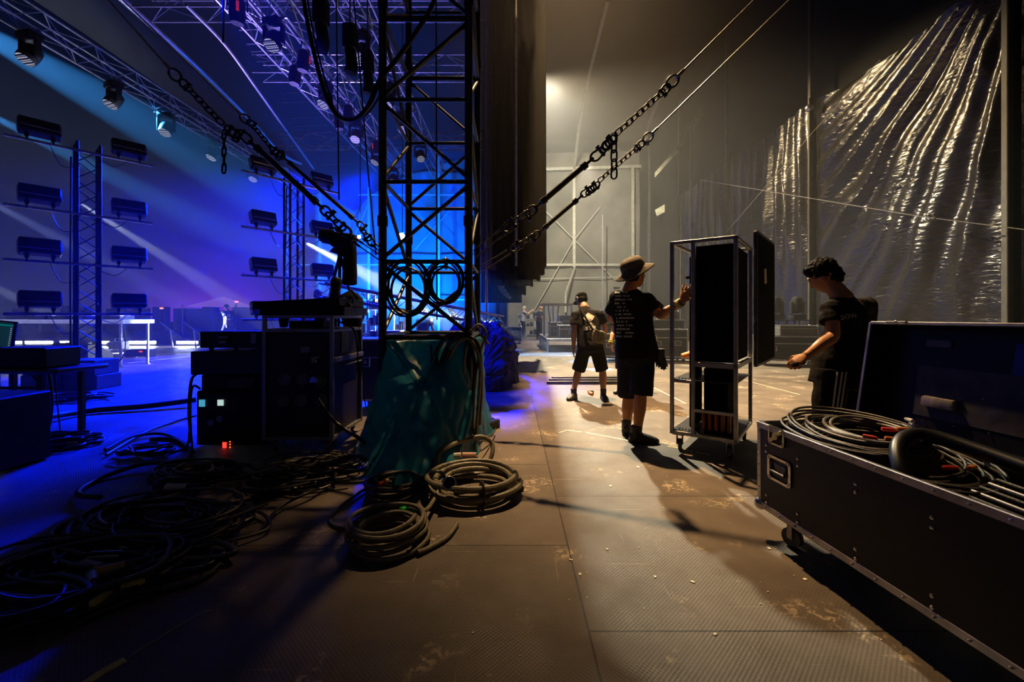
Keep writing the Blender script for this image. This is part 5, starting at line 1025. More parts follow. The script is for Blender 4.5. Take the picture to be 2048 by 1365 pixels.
cable('cable', [P(522, 694, 3.98), P(505, 702, 3.96), P(488, 706, 3.95), P(472, 704, 3.96)], 0.008, 'short lead plugged into the topmost stacked case', rubber)
cable('cable', [P(395, 748, 4.05), P(384, 758, 4.0), P(379, 790, 3.95), P(378, 830, 3.9), P(380, 865, 3.85), G(372, 895, 0.02), G(340, 905, 0.015)], 0.012, 'black cable arching out of the greenish case down to the floor', rubber_dark)
cable('cable', [P(400, 778, 4.0), P(388, 772, 3.95), P(382, 790, 3.95), P(381, 850, 3.9), G(385, 905, 0.02)], 0.010, 'second black cable dropping beside the amplifier rack', rubber_dark)
# road case behind the tower: only its end shows
def plain_case(name, c, s, lab, rz=0.0, castors=0.12, handles=(), grp=None, latches=(), m=None):
    r0 = thing(name, c, lab, 'flight case', grp, rz); case(r0, (0, 0, 0), s, None, 0.026, castors, tuple(handles), tuple(latches), body_m=m); return r0
pc = plain_case('flight_case', (-1.72, 5.75, 0), (0.72, 0.55, 0.80), 'dark case on wheels lettered PRO, between the framed rack and the lattice tower', 0, 0.14, (('-y', 0.12, 0.25),), None, (('-y', -0.16, 0.50),), gm)
lettering('PRO', 0.075, grey_print, pc, (0.14, -0.283, 0.50), Matrix(((1, 0, 0), (0, 0, -1), (0, 1, 0))), name='lettering')
# ================================================================ ceiling rig
lamp_face = bpy.data.materials.new('led_lens_array'); lamp_face.use_nodes = True; t = lamp_face.node_tree; bs = t.nodes['Principled BSDF']
tcn = t.nodes.new('ShaderNodeTexCoord'); vo = t.nodes.new('ShaderNodeTexVoronoi'); vo.inputs['Scale'].default_value = 26; vo.inputs['Randomness'].default_value = 0.0
t.links.new(tcn.outputs['Object'], vo.inputs['Vector']); cr = t.nodes.new('ShaderNodeValToRGB'); cr.color_ramp.elements[0].position = 0.28; cr.color_ramp.elements[1].position = 0.42
cr.color_ramp.elements[0].color = (0.75, 0.78, 1.0, 1); cr.color_ramp.elements[1].color = (0.0, 0.0, 0.01, 1); t.links.new(vo.outputs['Distance'], cr.inputs[0]); t.links.new(cr.outputs[0], bs.inputs['Emission Color'])
bs.inputs['Emission Strength'].default_value = 0.9; bs.inputs['Base Color'].default_value = (0.02, 0.02, 0.03, 1)
def head_proto():
    r0 = thing('moving_head', (0, 0, 0), 'x', 'stage light')
    b = MB(); b.rbox((0, 0, -0.09), (0.36, 0.26, 0.16), 0.02, None, 2); b.build('base', plastic, r0)
    for s_ in (-1, 1): b = MB(); b.rbox((s_ * 0.20, 0, -0.34), (0.05, 0.12, 0.40), 0.02, None, 2); b.build('yoke_arm', plastic, r0)
    T = Rx(math.radians(-28)); c_ = V((0, 0, -0.46)); b = MB(); b.path([c_ + T @ V((0, 0, z)) for z in (0.20, 0.17, 0.05, -0.10, -0.155)], [0.09, 0.145, 0.165, 0.165, 0.155], 22); b.build('head', plastic, r0)
    b = MB(); b.cyl(c_ + T @ V((0, 0, -0.158)), T @ V((0, 0, 1)), 0.145, 0.012, 28); b.build('lens', lamp_face, r0)
    b = MB(); b.rbox((0, 0, 0.0), (0.62, 0.05, 0.03), 0.004); b.build('mounting_bar', alu_dull, r0)
    for s_ in (-1, 1): b = MB(); b.torus((s_ * 0.24, 0, 0.035), (0, 1, 0), 0.036, 0.011, 14, 6); b.build('clamp', alu_dull, r0)
    return r0
mh = head_proto(); mh_used = [False]
def put_head(loc, lab, rot=(0, 0, 0), grp='moving heads on the roof trusses'):
    if not mh_used[0]: mh.location = loc; mh.rotation_euler = rot; mh['label'] = lab; mh['group'] = grp; mh_used[0] = True; return mh
    return dup(mh, loc, None, lab, grp, rot)
def truss(name, a, c_, s, lab, r=0.025, m=None, pitch=None, up=(0, 0, 1)):
    a, c_ = V(a), V(c_); ax = (c_ - a).normalized(); u = ax.cross(V(up)).normalized(); v = u.cross(ax); r0 = thing(name, (a + c_) / 2, lab, 'truss', 'roof trusses'); o_ = r0.location.copy(); m = m or MT['truss_violet']
    for p, q in ((-1, -1), (1, -1), (1, 1), (-1, 1)): b = MB(o_); o = u * p * s / 2 + v * q * s / 2; b.tube(a + o, c_ + o, r, 8); b.build('chord', m, r0)
    b = MB(o_); lattice(b, a, ax, (c_ - a).length, s, r, u, v, pitch or s * 1.3, r * 0.42); b.build('bracing', m, r0); return r0
mat('truss_violet', (0.55, 0.55, 0.62), 0.35, 0.8, 0.2, 6)
T1x, T2x, T3x = -9.8, -4.9, -3.35
truss('roof_truss', (T1x, 5.5, 7.25), (T1x, 19.5, 7.25), 0.42, 'outermost roof truss with moving heads, running away over the open stage edge')
truss('roof_truss', (T2x, 5.0, 7.65), (T2x, 20, 7.65), 0.50, 'heavily loaded roof truss with red-glowing fixtures, over the middle of the stage', 0.03)
truss('roof_truss', (T3x, 5.0, 7.85), (T3x, 20, 7.85), 0.50, 'roof truss nearest the lattice tower, with moving heads')
truss('roof_truss', (-6.15, 5.0, 8.25), (-6.15, 20, 8.25), 0.42, 'higher roof truss between the outermost and the heavily loaded one', 0.03)
for y, x0, lab in ((9.7, -8.4, 'nearest cross truss spanning the stage high up'), (12.25, -7.3, 'middle cross truss spanning the stage'), (17.4, -9.4, 'farthest cross truss spanning the stage')):
    truss('roof_truss', (x0, y, 8.35), (-1.2, y, 8.35), 0.5, lab, 0.022)
names1 = ('nearest moving head on the outermost truss', 'second moving head from the near end of the outermost truss', 'third moving head from the near end of the outermost truss', 'fourth moving head from the near end of the outermost truss', 'farthest moving head on the outermost truss')
for y, lab in zip((8.67, 10.5, 12.1, 14.0, 16.2), names1): put_head((T1x, y, 7.0), lab + ', over the open stage edge', (0, 0, rnd.uniform(-0.5, 0.5)))
names2 = ('big moving head with a bright dotted lens, nearest on the red-lit truss', 'second moving head along the red-lit truss', 'third moving head along the red-lit truss', 'fourth moving head along the red-lit truss, partly behind ropes', 'farthest moving head on the red-lit truss')
for y, lab in zip((8.78, 11.2, 13.4, 15.4, 17.6), names2): put_head((T2x, y, 7.35), lab, (0, 0, rnd.uniform(-0.6, 0.6)))
names3 = ('nearest moving head on the truss by the lattice tower', 'second moving head on the truss by the lattice tower', 'third moving head on the truss by the lattice tower', 'farthest moving head on the truss by the lattice tower')
for y, lab in zip((9.5, 11.6, 13.2, 15.6), names3): put_head((T3x, y, 7.55), lab, (0, 0, rnd.uniform(-0.6, 0.6)))
# blinders with a red glow
def profile_lamp(loc, lab, rot, red=True):
    r0 = thing('profile_spotlight', loc, lab, 'stage light', 'spotlights with a red glow'); r0.rotation_euler = rot
    b = MB(); b.path([(0, 0, -0.15), (0, 0, -0.22), (0, 0, -0.50), (0, 0, -0.62)], [0.06, 0.13, 0.14, 0.11], 16); b.build('barrel', plastic, r0)
    b = MB(); b.rbox((0, -0.135, -0.36), (0.05, 0.02, 0.18), 0.005); b.build('red_panel', red_glass, r0)
    b = MB(); b.path([(-0.16, 0, -0.36), (-0.16, 0, -0.05), (0.16, 0, -0.05), (0.16, 0, -0.36)], 0.014, 6); b.build('yoke', plastic, r0); b = MB(); b.torus((0, 0, 0.0), (0, 1, 0), 0.034, 0.012, 12, 6); b.build('clamp', alu_dull, r0)
for i, (y, lab) in enumerate(((8.0, 'black spotlight with a red streak above the nearest dotted lens'), (9.6, 'black spotlight with a red streak behind the nearest dotted lens'), (10.2, 'spotlight with a bright red streak, mid truss'), (12.1, 'red-streaked spotlight beyond the thick sagging cable'), (12.6, 'red-streaked spotlight just after its twin beyond the sagging cable'), (14.5, 'far red-lit spotlight near the rope'))):
    profile_lamp((T2x + (0.25 if i % 2 else -0.25), y, 7.37), lab, (0.1, 0, 0.6 + i))
# curved roof beams and purlins
vio = MT['truss_violet']
k = 40
def rtrim(pts, r, m=vio):
    global k; k += 1; b = MB(pts[0]); b.path(smooth_path(pts, 8), r, 10); return struct(b.build('trim_%d' % k, m))
rtrim([P(235, -10, 9.5), P(330, 75, 11), P(410, 150, 13), P(500, 240, 16), P(570, 312, 20), P(636, 338, 24)], 0.08)
rtrim([P(372, 10, 9.0), P(450, 90, 10.2), P(515, 180, 12), P(570, 258, 14.5), P(627, 338, 18)], 0.035)
for i, py in enumerate((60, 88, 103, 123, 160, 186, 205, 236, 252, 266, 300, 330)):
    Y = 853 * 8.1 / (633 - py) ; x0 = P(445 + py * 0.55, py, Y); x1 = P(500 + py * 0.62, py - 3, Y); k += 1
    b = MB(x0); b.bar(x0, x1, 0.03); struct(b.build('trim_%d' % k, vio, smooth=0))
# chain motors and extra fixtures hanging from the trusses
for i, (px, y, lab) in enumerate(((642, 6.6, 'dark hoist body with hanging parts at the top edge, nearest the sagging cable'), (700, 7.2, 'dark hoist body at the top edge beyond the sagging cable'), (735, 8.2, 'dark hoist body high beside the tower leg'))):
    q = P(px, 25 + 50 * i, y); r0 = thing('chain_hoist', q, lab, 'hoist', 'chain hoists under the roof'); b = MB(q); b.rbox(q, (0.22, 0.2, 0.42), 0.04, None, 2); b.build('body', plastic, r0); b = MB(q); b.path(smooth_path([q + V((0, 0, -0.2)), q + V((0.03, 0, -0.45)), q + V((0, 0, -0.6))], 5), [0.09] * 5 + [0.10] * 6, 12); b.build('chain_bag', cloth_black, r0); b = MB(q); b.tube(q + V((0, 0, 0.2)), q + V((0, 0, 1.2)), 0.012, 6); b.build('chain', iron, r0)
# ================================================================ follow-on structures seen blue through the tower
truss('ground_truss', P(642, 580, 7.4), P(1000, 642, 10.5), 0.24, 'horizontal lattice truss at head height behind the camera, running past the tower', 0.018, alu_dull, 0.26)['group'] = 'ground trusses'
for i, (px, y, lab) in enumerate(((655, 7.5, 'pale upright stand carrying the near end of the head-height truss'), (930, 9.8, 'pale upright stand carrying the far end of the head-height truss'))):
    q = P(px, 633, y); q.z = 0; r0 = thing('truss_stand', q, lab, 'stand'); b = MB(q); b.tube(q, q + V((0, 0, P(px, 594 if i == 0 else 632, y).z)), 0.03, 10); b.build('pole', alu_dull, r0); b = MB(q)
    for a in (0, 2.1, 4.2): b.tube(q + V((0, 0, 0.35)), q + V((0.4 * math.cos(a), 0.4 * math.sin(a), 0.01)), 0.014, 6)
    b.build('tripod', alu_dull, r0)
# backline racks lit blue
def frame_rack(px0, px1, py0, py1, Y, lab, shelves=3, m=None, depth=0.6, stuffed=True):
    a, c_ = P(px0, py0, Y), P(px1, py1, Y); x0, x1, zt_ = a.x, c_.x, a.z; z0 = max(0.0, c_.z) * 0
    r0 = thing('equipment_rack', ((x0 + x1) / 2, Y + depth / 2, 0), lab, 'rack', 'racks seen through the haze'); o_ = r0.location.copy(); m = m or alu
    for x in (x0, x1):
        for y in (Y, Y + depth): b = MB(o_); b.rbox((x, y, zt_ / 2), (0.045, 0.045, zt_), 0.004); b.build('post', m, r0)
    for i in range(shelves + 1):
        z = 0.12 + (zt_ - 0.14) * i / shelves; b = MB(o_); b.rbox(((x0 + x1) / 2, Y + depth / 2, z), (x1 - x0, depth, 0.03), 0.004); b.build('shelf', m, r0)
        if stuffed and i < shelves:
            hh = (zt_ - 0.14) / shelves
            for j in range(3):
                w2 = (x1 - x0) / 3; b = MB(o_); h2 = hh * (0.35 + 0.4 * ((i * 3 + j) * 0.37 % 1)); b.rbox((x0 + w2 * (j + 0.5), Y + 0.2, z + h2 / 2 + 0.015), (w2 * 0.75, 0.3, h2), 0.01); b.build('stored_unit', plastic if (i + j) % 3 else alu_dull, r0)
    return r0
frame_rack(735, 758, 585, 700, 11.5, 'open blue-lit rack of gear just before the tower', 4)
frame_rack(788, 812, 625, 700, 13.0, 'open rack of gear seen low between the tower legs', 2)
frame_rack(965, 988, 628, 665, 19.0, 'low open rack beyond the dark bush-like heap', 3)
frame_rack(700, 722, 640, 720, 10.5, 'small blue-lit rack behind the framed distribution rack', 3)
frame_rack(1052, 1074, 622, 662, 25.5, 'pale open rack of lamps at the far end of the wing aisle', 3)
frame_rack(1036, 1048, 628, 662, 26.0, 'narrow stacked rack at the far end of the wing aisle', 5)
plain_case('flight_case', (P(1018, 668, 19.2).x, 19.5, 0), (1.15, 0.6, 0.62), 'pale-edged road case behind the dark bush-like heap', 0, 0.12, (('-y', -0.3, 0.3), ('-y', 0.3, 0.3)))
plain_case('flight_case', (P(765, 668, 12.0).x, 12.3, 0), (0.9, 0.6, 0.7), 'road case standing low behind the tower, beside the seated figure', 0, 0.12, (('-y', 0, 0.3),))
# bright work lamps on the stage
def stage_lamp(px, py, Y, lab, watts, col, tgt, r=0.07, es=60.0, deg=150):
    q = P(px, py, Y); r0 = thing('stage_lamp', q, lab, 'stage light', 'lit stage lamps'); d_ = (V(tgt) - q).normalized(); b = MB(q); b.path([q - d_ * 0.22, q - d_ * 0.18, q - d_ * 0.02], [r * 0.7, r * 1.15, r * 1.2], 16); b.build('housing', plastic, r0)
    b = MB(q); b.cyl(q - d_ * 0.014, d_, r, 0.012, 20); b.build('lens', mat('lamp_lens_%d' % px, (0.8, 0.8, 0.9), 0.3, emit=col, es=es), r0); b = MB(q); b.tube(q - d_ * 0.12, V((q.x, q.y + 0.1, 12.25 if q.z > 2 else 0.01)), 0.015, 6); b.build('hanger', steel_black, r0)
    spot('lamp_light', q + d_ * 0.03, tgt, watts, col, deg, 0.5, 0.05)
stage_lamp(803, 473, 13.5, 'bright blue-white lamp shining between the tower braces', 30, (0.25, 0.3, 1.0), (-3.5, 4.0, 0.6), 0.10, 130, 60)
stage_lamp(718, 474, 13.0, 'small bright lamp shining beside the guy line fork', 15, (0.5, 0.6, 1.0), (-4.5, 4.0, 0.6), 0.05, 60, 60)
stage_lamp(936, 640, 12.5, 'bright white lamp low behind the tower leg, aimed across the stage', 18000, (0.8, 0.9, 1.0), (-6.5, 11.0, 2.6), 0.06, 120, 36)
stage_lamp(900, 632, 12.8, 'second white lamp low between the tower legs', 9000, (0.75, 0.85, 1.0), (-7.0, 11.5, 0.4), 0.05, 90, 50)
# dark shaggy heap beside the tower (folded blacks)
hp0 = V((-0.62, 9.2, 0)); b = MB(V((-0.5, 9.2, 0))); rr = random.Random(4); n = 56; m_ = 110
for j in range(m_ + 1):
    t_ = j / m_; yy = 6.9 + 6.3 * t_; hw = 0.62; hh = 1.0 + 0.12 * math.sin(t_ * 9)
    ee = min(1.0, min(j, m_ - j) / 9 + 0.15) ** 0.5; hw *= ee; hh *= ee
    xc = -0.60 + 0.02 * t_
    for i in range(n):
        a = math.pi * i / (n - 1); x = xc - hw * math.cos(a); z = hh * (math.sin(a) ** 0.6) if 0 < i < n - 1 else 0.0
        f = 0.16 * noise.noise(V((x * 3, yy * 2.2, z * 3))) + 0.09 * noise.noise(V((x * 11, yy * 9, z * 11))) + 0.022 * rr.uniform(-1, 1); b.v.append((x - f * math.cos(a), yy + 0.02 * rr.uniform(-1, 1), max(0, z + (f * math.sin(a) if 0 < i < n - 1 else 0))))
for j in range(m_):
    for i in range(n - 1): a = j * n + i; b.f.append([a, a + n, a + n + 1, a + 1]); b.m.append(0)
b.f.append(list(range(n))[::-1][::-1]); b.m.append(0); b.f.append([m_ * n + i for i in range(n)][::-1]); b.m.append(0)
o = b.build('fabric_heap', mat('blue_black_pile', (0.02, 0.02, 0.03), 0.9, 0, 0.4, 12, 0.8, 30), smooth=0); tag(o, 'long dark shaggy heap of folded fabric running away beside the lattice tower', 'fabric heap')
# small line array hanging behind the drape edge
ra = thing('line_array', P(1000, 545, 17.5), 'curved hanging line of slim loudspeakers seen blue behind the drape', 'loudspeaker')
for i in range(9):
    px = 985 + i * 2.2 + i * i * 0.18; py = 540 + i * 6.5; b = MB(ra.location.copy()); b.rbox(P(px, py, 17.5), (0.36, 0.4, 0.12), 0.01, Ry(0.08 * i)); b.build('speaker_box', alu_dull, ra)
b = MB(ra.location.copy()); b.tube(P(985, 538, 17.5), V((P(985, 200, 17.5).x, 17.5, 12.6)), 0.02, 6); b.build('hanging_chain', iron, ra)
# ================================================================ wing: cart, cases, bars
ct = thing('scaffold_cart', (P(1150, 690, 14.8).x, 16.4, 0), 'low metal stage cart on legs loaded with cases under a table frame', 'cart'); o_ = ct.location.copy()
x0, x1 = 1.22, 3.9; zc = 0.42
for y in (14.6, 18.6):
    b = MB(o_); b.rbox(((x0 + x1) / 2, y, zc), (x1 - x0, 0.08, 0.10), 0.008); b.build('frame_rail', alu, ct)
for x in (x0, x1): b = MB(o_); b.rbox((x, 16.6, zc), (0.08, 4.0, 0.10), 0.008); b.build('frame_rail', alu, ct)
b = MB(o_); b.rbox(((x0 + x1) / 2, 16.6, zc + 0.03), (x1 - x0 - 0.06, 3.95, 0.04), 0.006); b.build('deck', steel_black, ct)
for y in (14.6, 15.6, 16.6, 17.6, 18.6):
    for x in (x0, x1): b = MB(o_); b.tube((x, y, 0), (x, y, zc - 0.04), 0.035, 10); b.cyl((x, y, 0.012), (0, 0, 1), 0.09, 0.024, 14); b.build('leg', alu, ct)
ft = thing('table_frame', (2.0, 16.9, zc + 0.05), 'upturned white table frame with slanting legs standing on the stage cart', 'frame'); o_ = ft.location.copy(); Yt = 16.2
for dy in (0, 1.2): b = MB(o_); b.rbox((P(1116, 609, Yt).x, Yt + dy, P(0, 609, Yt).z), (66 * Yt / F, 0.06, 0.07), 0.006); b.build('top_rail', alu, ft)
for a_, c_ in (((1088, 611), (1088, 650)), ((1096, 611), (1105, 662)), ((1106, 611), (1107, 668)), ((1117, 611), (1111, 662)), ((1143, 611), (1143, 660))):
    b = MB(o_); b.tube(P(*a_, Yt), V((P(*c_, Yt).x, Yt, zc + 0.06)), 0.03, 8); b.build('leg', alu, ft)
def load_case(x, y, z, s, lab, **kw):
    r0 = thing('flight_case', (x, y, z), lab, 'flight case', 'cases on the stage cart'); case(r0, (0, 0, 0), s, None, 0.03, 0.0, (('-y', 0, s[2] * 0.45),)); return r0
zc2 = zc + 0.052
load_case(2.05, 15.0, zc2, (0.85, 0.5, 0.45), 'black case at the near edge of the cart, in front of the slanting legs')
load_case(1.60, 15.8, zc2, (0.45, 0.6, 0.55), 'small black case at the aisle corner of the cart')
load_case(2.35, 17.4, zc2, (0.9, 0.6, 0.8), 'taller black case at the back of the cart under the table frame')
load_case(3.05, 15.1, zc2, (0.7, 0.5, 0.85), 'pale-edged case on the cart just behind the crossbody-bag man')
slab('white_panel', V((2.75, 15.9, zc2 + 0.55)), (0.30, 0.06, 1.1), 'upright white panel leaning on the cart behind the crossbody-bag man', 'panel', mat('white_panel', (0.6, 0.6, 0.6), 0.4), edges=False)
load_case(3.5, 16.6, zc2, (0.6, 0.6, 1.0), 'tall dark case at the wall end of the cart')
# row of big road cases against the far side
for i, (px0, px1, pt_, pb_, Y, hs, lab) in enumerate(((1205, 1262, 668, 712, 11.6, 2, 'wide low road case behind the two standing men'), (1296, 1376, 659, 712, 11.4, 2, 'wide black road case with a round white logo, seen through the open rack frame'),
        (1300, 1370, 640, 668, 12.6, 0, 'dark case standing behind the wide road case with a logo'), (1208, 1260, 620, 668, 12.7, 0, 'tall rack case with a small white label, between the two standing men'))):
    a, c_ = P(px0, pt_, Y), P(px1, pb_, Y); s_ = (c_.x - a.x, 0.6, a.z - 0.13); hd = (('-y', -s_[0] * 0.25, s_[2] * 0.5), ('-y', s_[0] * 0.25, s_[2] * 0.5)) if hs else ()
    r0 = plain_case('flight_case', ((a.x + c_.x) / 2, Y + 0.3, 0), s_, lab, 0, 0.13, hd, 'road cases along the far side of the wing')
    if i == 1: b = MB(); q = V((-s_[0] * 0.36, -0.303, s_[2] * 0.86)); b.torus(q, (0, 1, 0), 0.09, 0.014, 20, 4); b.torus(q, (0, 1, 0), 0.045, 0.012, 16, 4); b.box(q, (0.20, 0.004, 0.02), Ry(0.78)); b.box(q, (0.20, 0.004, 0.02), Ry(-0.78)); b.build('round_logo', grey_print, r0)
    if i == 3: b = MB(); b.box((-0.1, -0.304, 0.72), (0.07, 0.004, 0.10)); b.build('white_label', paper, r0)
    if i == 2:
        lc = thing('small_case', ((a.x + c_.x) / 2 + 0.1, Y + 0.3, a.z), 'pale-edged small case on top of the dark one behind the open rack frame', 'flight case'); case(lc, (0, 0, 0), (0.55, 0.4, 0.26), None, 0.025)
r0 = plain_case('flight_case', (P(1590, 700, 10.2).x + 0.15, 10.75, 0), (1.35, 0.62, 0.60), 'low black road case with pale edging on wheels, beyond the swung-open rack door', math.radians(-12), 0.14, (('-y', -0.42, 0.30), ('-x', 0.0, 0.30)), 'road cases along the far side of the wing')
pb_ = r0.location.copy(); lc = thing('small_case', (pb_.x + 0.22, pb_.y, 0.745), 'small grey case with a lipped lid on the low road case', 'flight case', None, math.radians(-12)); case(lc, (0, 0, 0), (0.85, 0.45, 0.26), None, 0.022, body_m=MT['dull_aluminium'] if False else mat('grey_case_board', (0.06, 0.06, 0.06), 0.5))
# moving heads standing on frames in the wing
def standing_head(px, lab, Y, zb):
    q = P(px, 640, Y); q.z = 0; r0 = thing('standing_spotlight', q, lab, 'stage light', 'spotlights standing in the wing'); z = zb
    b = MB(q)
    for sx in (-0.2, 0.2):
        for sy in (-0.2, 0.2): b.rbox(q + V((sx, sy, z / 2)), (0.03, 0.03, z), 0.003)
    for zz in (0.1, z * 0.5, z): b.rbox(q + V((0, 0, zz)), (0.46, 0.46, 0.03), 0.003)
    b.build('stand_frame', steel_black, r0)
    b = MB(q); b.rbox(q + V((0, 0, z + 0.09)), (0.34, 0.30, 0.14), 0.02, None, 2); b.build('base', plastic, r0); b = MB(q)
    b.rbox(q + V((-0.17, 0, z + 0.34)), (0.05, 0.12, 0.38), 0.015); b.build('yoke_arm', plastic, r0); b = MB(q); b.rbox(q + V((0.17, 0, z + 0.34)), (0.05, 0.12, 0.38), 0.015); b.build('yoke_arm', plastic, r0); b = MB(q); b.path([q + V((0, 0, z + h_)) for h_ in (0.20, 0.24, 0.5, 0.62, 0.66)], [0.10, 0.135, 0.15, 0.13, 0.08], 18); b.build('head', plastic, r0)
standing_head(1594, 'moving spotlight standing on a frame behind the grey lipped case', 12.0, 1.12); standing_head(1552, 'moving spotlight on a frame half hidden by the swung-open rack door', 12.0, 1.12); standing_head(1626, 'moving spotlight on a frame just before the bowed man face', 13.2, 1.05)
# long bars lying on the floor by the bending man
for i, (x0_, x1_, yy, lab) in enumerate(((1093, 1248, 769, 'front black bar of the bundle on the floor behind the crossbody-bag man'), (1098, 1248, 764, 'middle black bar of the bundle on the floor'), (1103, 1246, 759.5, 'rear black bar of the bundle on the floor'))):
    a, c_ = G(x0_, yy), G(x1_, yy); b = MB(a); b.rbox((a + c_) / 2 + V((0, 0, 0.03)), ((c_ - a).length, 0.07, 0.06), 0.008); r_ = b.build('metal_bar', steel_black); tag(r_, lab, 'bar', 'bars on the floor behind the bending man')
q = G(1182, 790); r0 = thing('rubber_mallet', q, 'hammer with an orange handle lying between the bending man boots', 'hammer'); b = MB(q); b.tube(q + V((-0.02, 0.06, 0.025)), q + V((0.01, -0.08, 0.025)), 0.022, 10); b.build('handle', orange_p, r0); b = MB(q); b.rbox(q + V((0.01, 0.08, 0.03)), (0.10, 0.045, 0.045), 0.012); b.build('head', rubber_dark, r0)
q = P(1376, 713, 6.0); r0 = thing('orange_cone', q, 'x', 'tool'); r0.name = 'hanging_tool'; r0['label'] = 'orange-handled tool seen past the inner post of the rolling rack'; b = MB(q); b.path([q + V((-0.09, 0, 0)), q + V((0.03, 0, 0.03))], [0.035, 0.045], 12); b.build('handle', orange_p, r0); b = MB(q); b.tube(q + V((0.03, 0, 0.03)), q + V((0.2, 0, 0.03)), 0.012, 8); b.tube(q + V((0.17, 0, 0.03)), V((q.x + 0.17, q.y, 0.0)), 0.02, 8); b.build('shaft', steel_black, r0)
# thin wire across the tarpaulins with a hook, thin diagonal guy
def wire(pts, r, lab, m=None, name='wire', cat='wire'): b = MB(pts[0]); b.path(pts, r, 6); o = b.build(name, m or MT['rope_steel']); return tag(o, lab, cat)
r0 = thing('wire_rope', P(1400, 360, 16), 'thin wire with a small hook stretched across the black sheeting', 'wire'); o_ = r0.location.copy()
b = MB(o_); b.tube(P(1400, 360, 16), P(1850, 435, 8.3), 0.009, 6); b.tube(P(1870, 437, 8.1), P(2070, 462, 6.8), 0.009, 6); b.build('wire', MT['rope_steel'], r0); b = MB(o_); b.torus(P(1860, 436, 8.2), (0.3, 1, 0), 0.05, 0.012, 16, 6, 1.4, (1, 0, 0)); b.tube(P(1850, 435, 8.3), P(1868, 437, 8.1), 0.014, 6); b.build('hook', alu, r0)
wire([P(1455, 462, 14.5), P(1625, 265, 11.5), P(1760, 120, 9.9)], 0.008, 'thin dark wire slanting up across the creased sheeting')
b = MB(P(1620, 210, 11.8)); b.ell(P(1618, 216, 11.8), 0.10, None, 10, 6); o = b.build('junction_bracket', alu); tag(o, 'pale bracket at the top of the post between the two glossy sheetings', 'bracket')
# ================================================================ tape and litter on the floor
def tape(pts, w, m, lab, name='floor_tape', z=0.002):
    q = [G(*p) for p in pts]; b = MB(q[0])
    for i in range(len(q) - 1):
        a, c_ = q[i], q[i + 1]; t = (c_ - a).normalized(); n_ = V((-t.y, t.x, 0)) * w / 2; b.rings([[a - n_, a + n_, a + n_ + V((0, 0, z)), a - n_ + V((0, 0, z))], [c_ - n_, c_ + n_, c_ + n_ + V((0, 0, z)), c_ - n_ + V((0, 0, z))]])
    o = b.build(name, m, smooth=0); return tag(o, lab, 'tape', 'tape strips on the floor')
tape([(1135, 861), (1163, 865)], 0.022, cream_tape, 'short cream tape strip on the floor, aisle end of the dashed line')
tape([(1172, 866), (1258, 882)], 0.022, cream_tape, 'long cream tape strip ending at the bucket-hat man boots')
tape([(1335, 893), (1385, 903)], 0.022, yellow, 'yellow tape strip just past the bucket-hat man boot')
tape([(1392, 905), (1420, 911)], 0.022, yellow, 'short yellow tape strip under the rolling rack edge')
tape([(1306, 775), (1372, 808)], 0.02, cream_tape, 'pale tape line on the floor behind the rolling rack')
tape([(1118, 866), (1133, 861)], 0.012, cream_tape, 'tiny curled scrap of cream tape at the start of the dashed line')
tape([(1455, 752), (1600, 790)], 0.012, cream_tape, 'thin pale line on the wing floor beyond the rolling rack')
tape([(165, 1372), (205, 1345), (250, 1320)], 0.035, yellow, 'yellow tape strip on the floor at the bottom picture edge')
tape([(255, 1317), (330, 1270), (400, 1228)], 0.02, mat('dirty_tape', (0.16, 0.16, 0.13), 0.7), 'worn grey end of the yellow tape line')
tape([(0, 775), (130, 749)], 0.05, mat('pale_blue_tape_line', (0.6, 0.6, 0.7), 0.6), 'pale tape line on the blue stage in front of the table')
tape([(255, 727), (390, 712)], 0.05, MT['pale_blue_tape_line'], 'pale tape line on the stage beyond the control box')
rr = random.Random(11); b = MB((1.0, 3.0, 0))
for (x_, y_, s_) in [(1276, 935, 0.02), (1221, 973, 0.018), (1142, 1121, 0.012), (1160, 1150, 0.012), (1310, 1155, 0.010), (1186, 893, 0.012), (1430, 1270, 0.01), (1538, 1098, 0.014), (1214, 1100, 0.01), (1385, 1165, 0.012), (1610, 1160, 0.014)]:
    p = G(x_, y_); a = rr.uniform(0, 3); b.box(p + V((0, 0, 0.002)), (s_ * 1.5, s_, 0.003), Rz(a))
for i in range(70):
    p = V((rr.uniform(-0.4, 2.0), rr.uniform(1.5, 5.5), 0.0015)); s_ = rr.uniform(0.002, 0.006); b.box(p, (s_ * 1.6, s_, 0.003), Rz(rr.uniform(0, 3)))
o = b.build('paper_litter', cream_tape, smooth=0); tag(o, 'tiny scraps of paper and tape scattered over the brown floor', 'litter', kind='stuff')
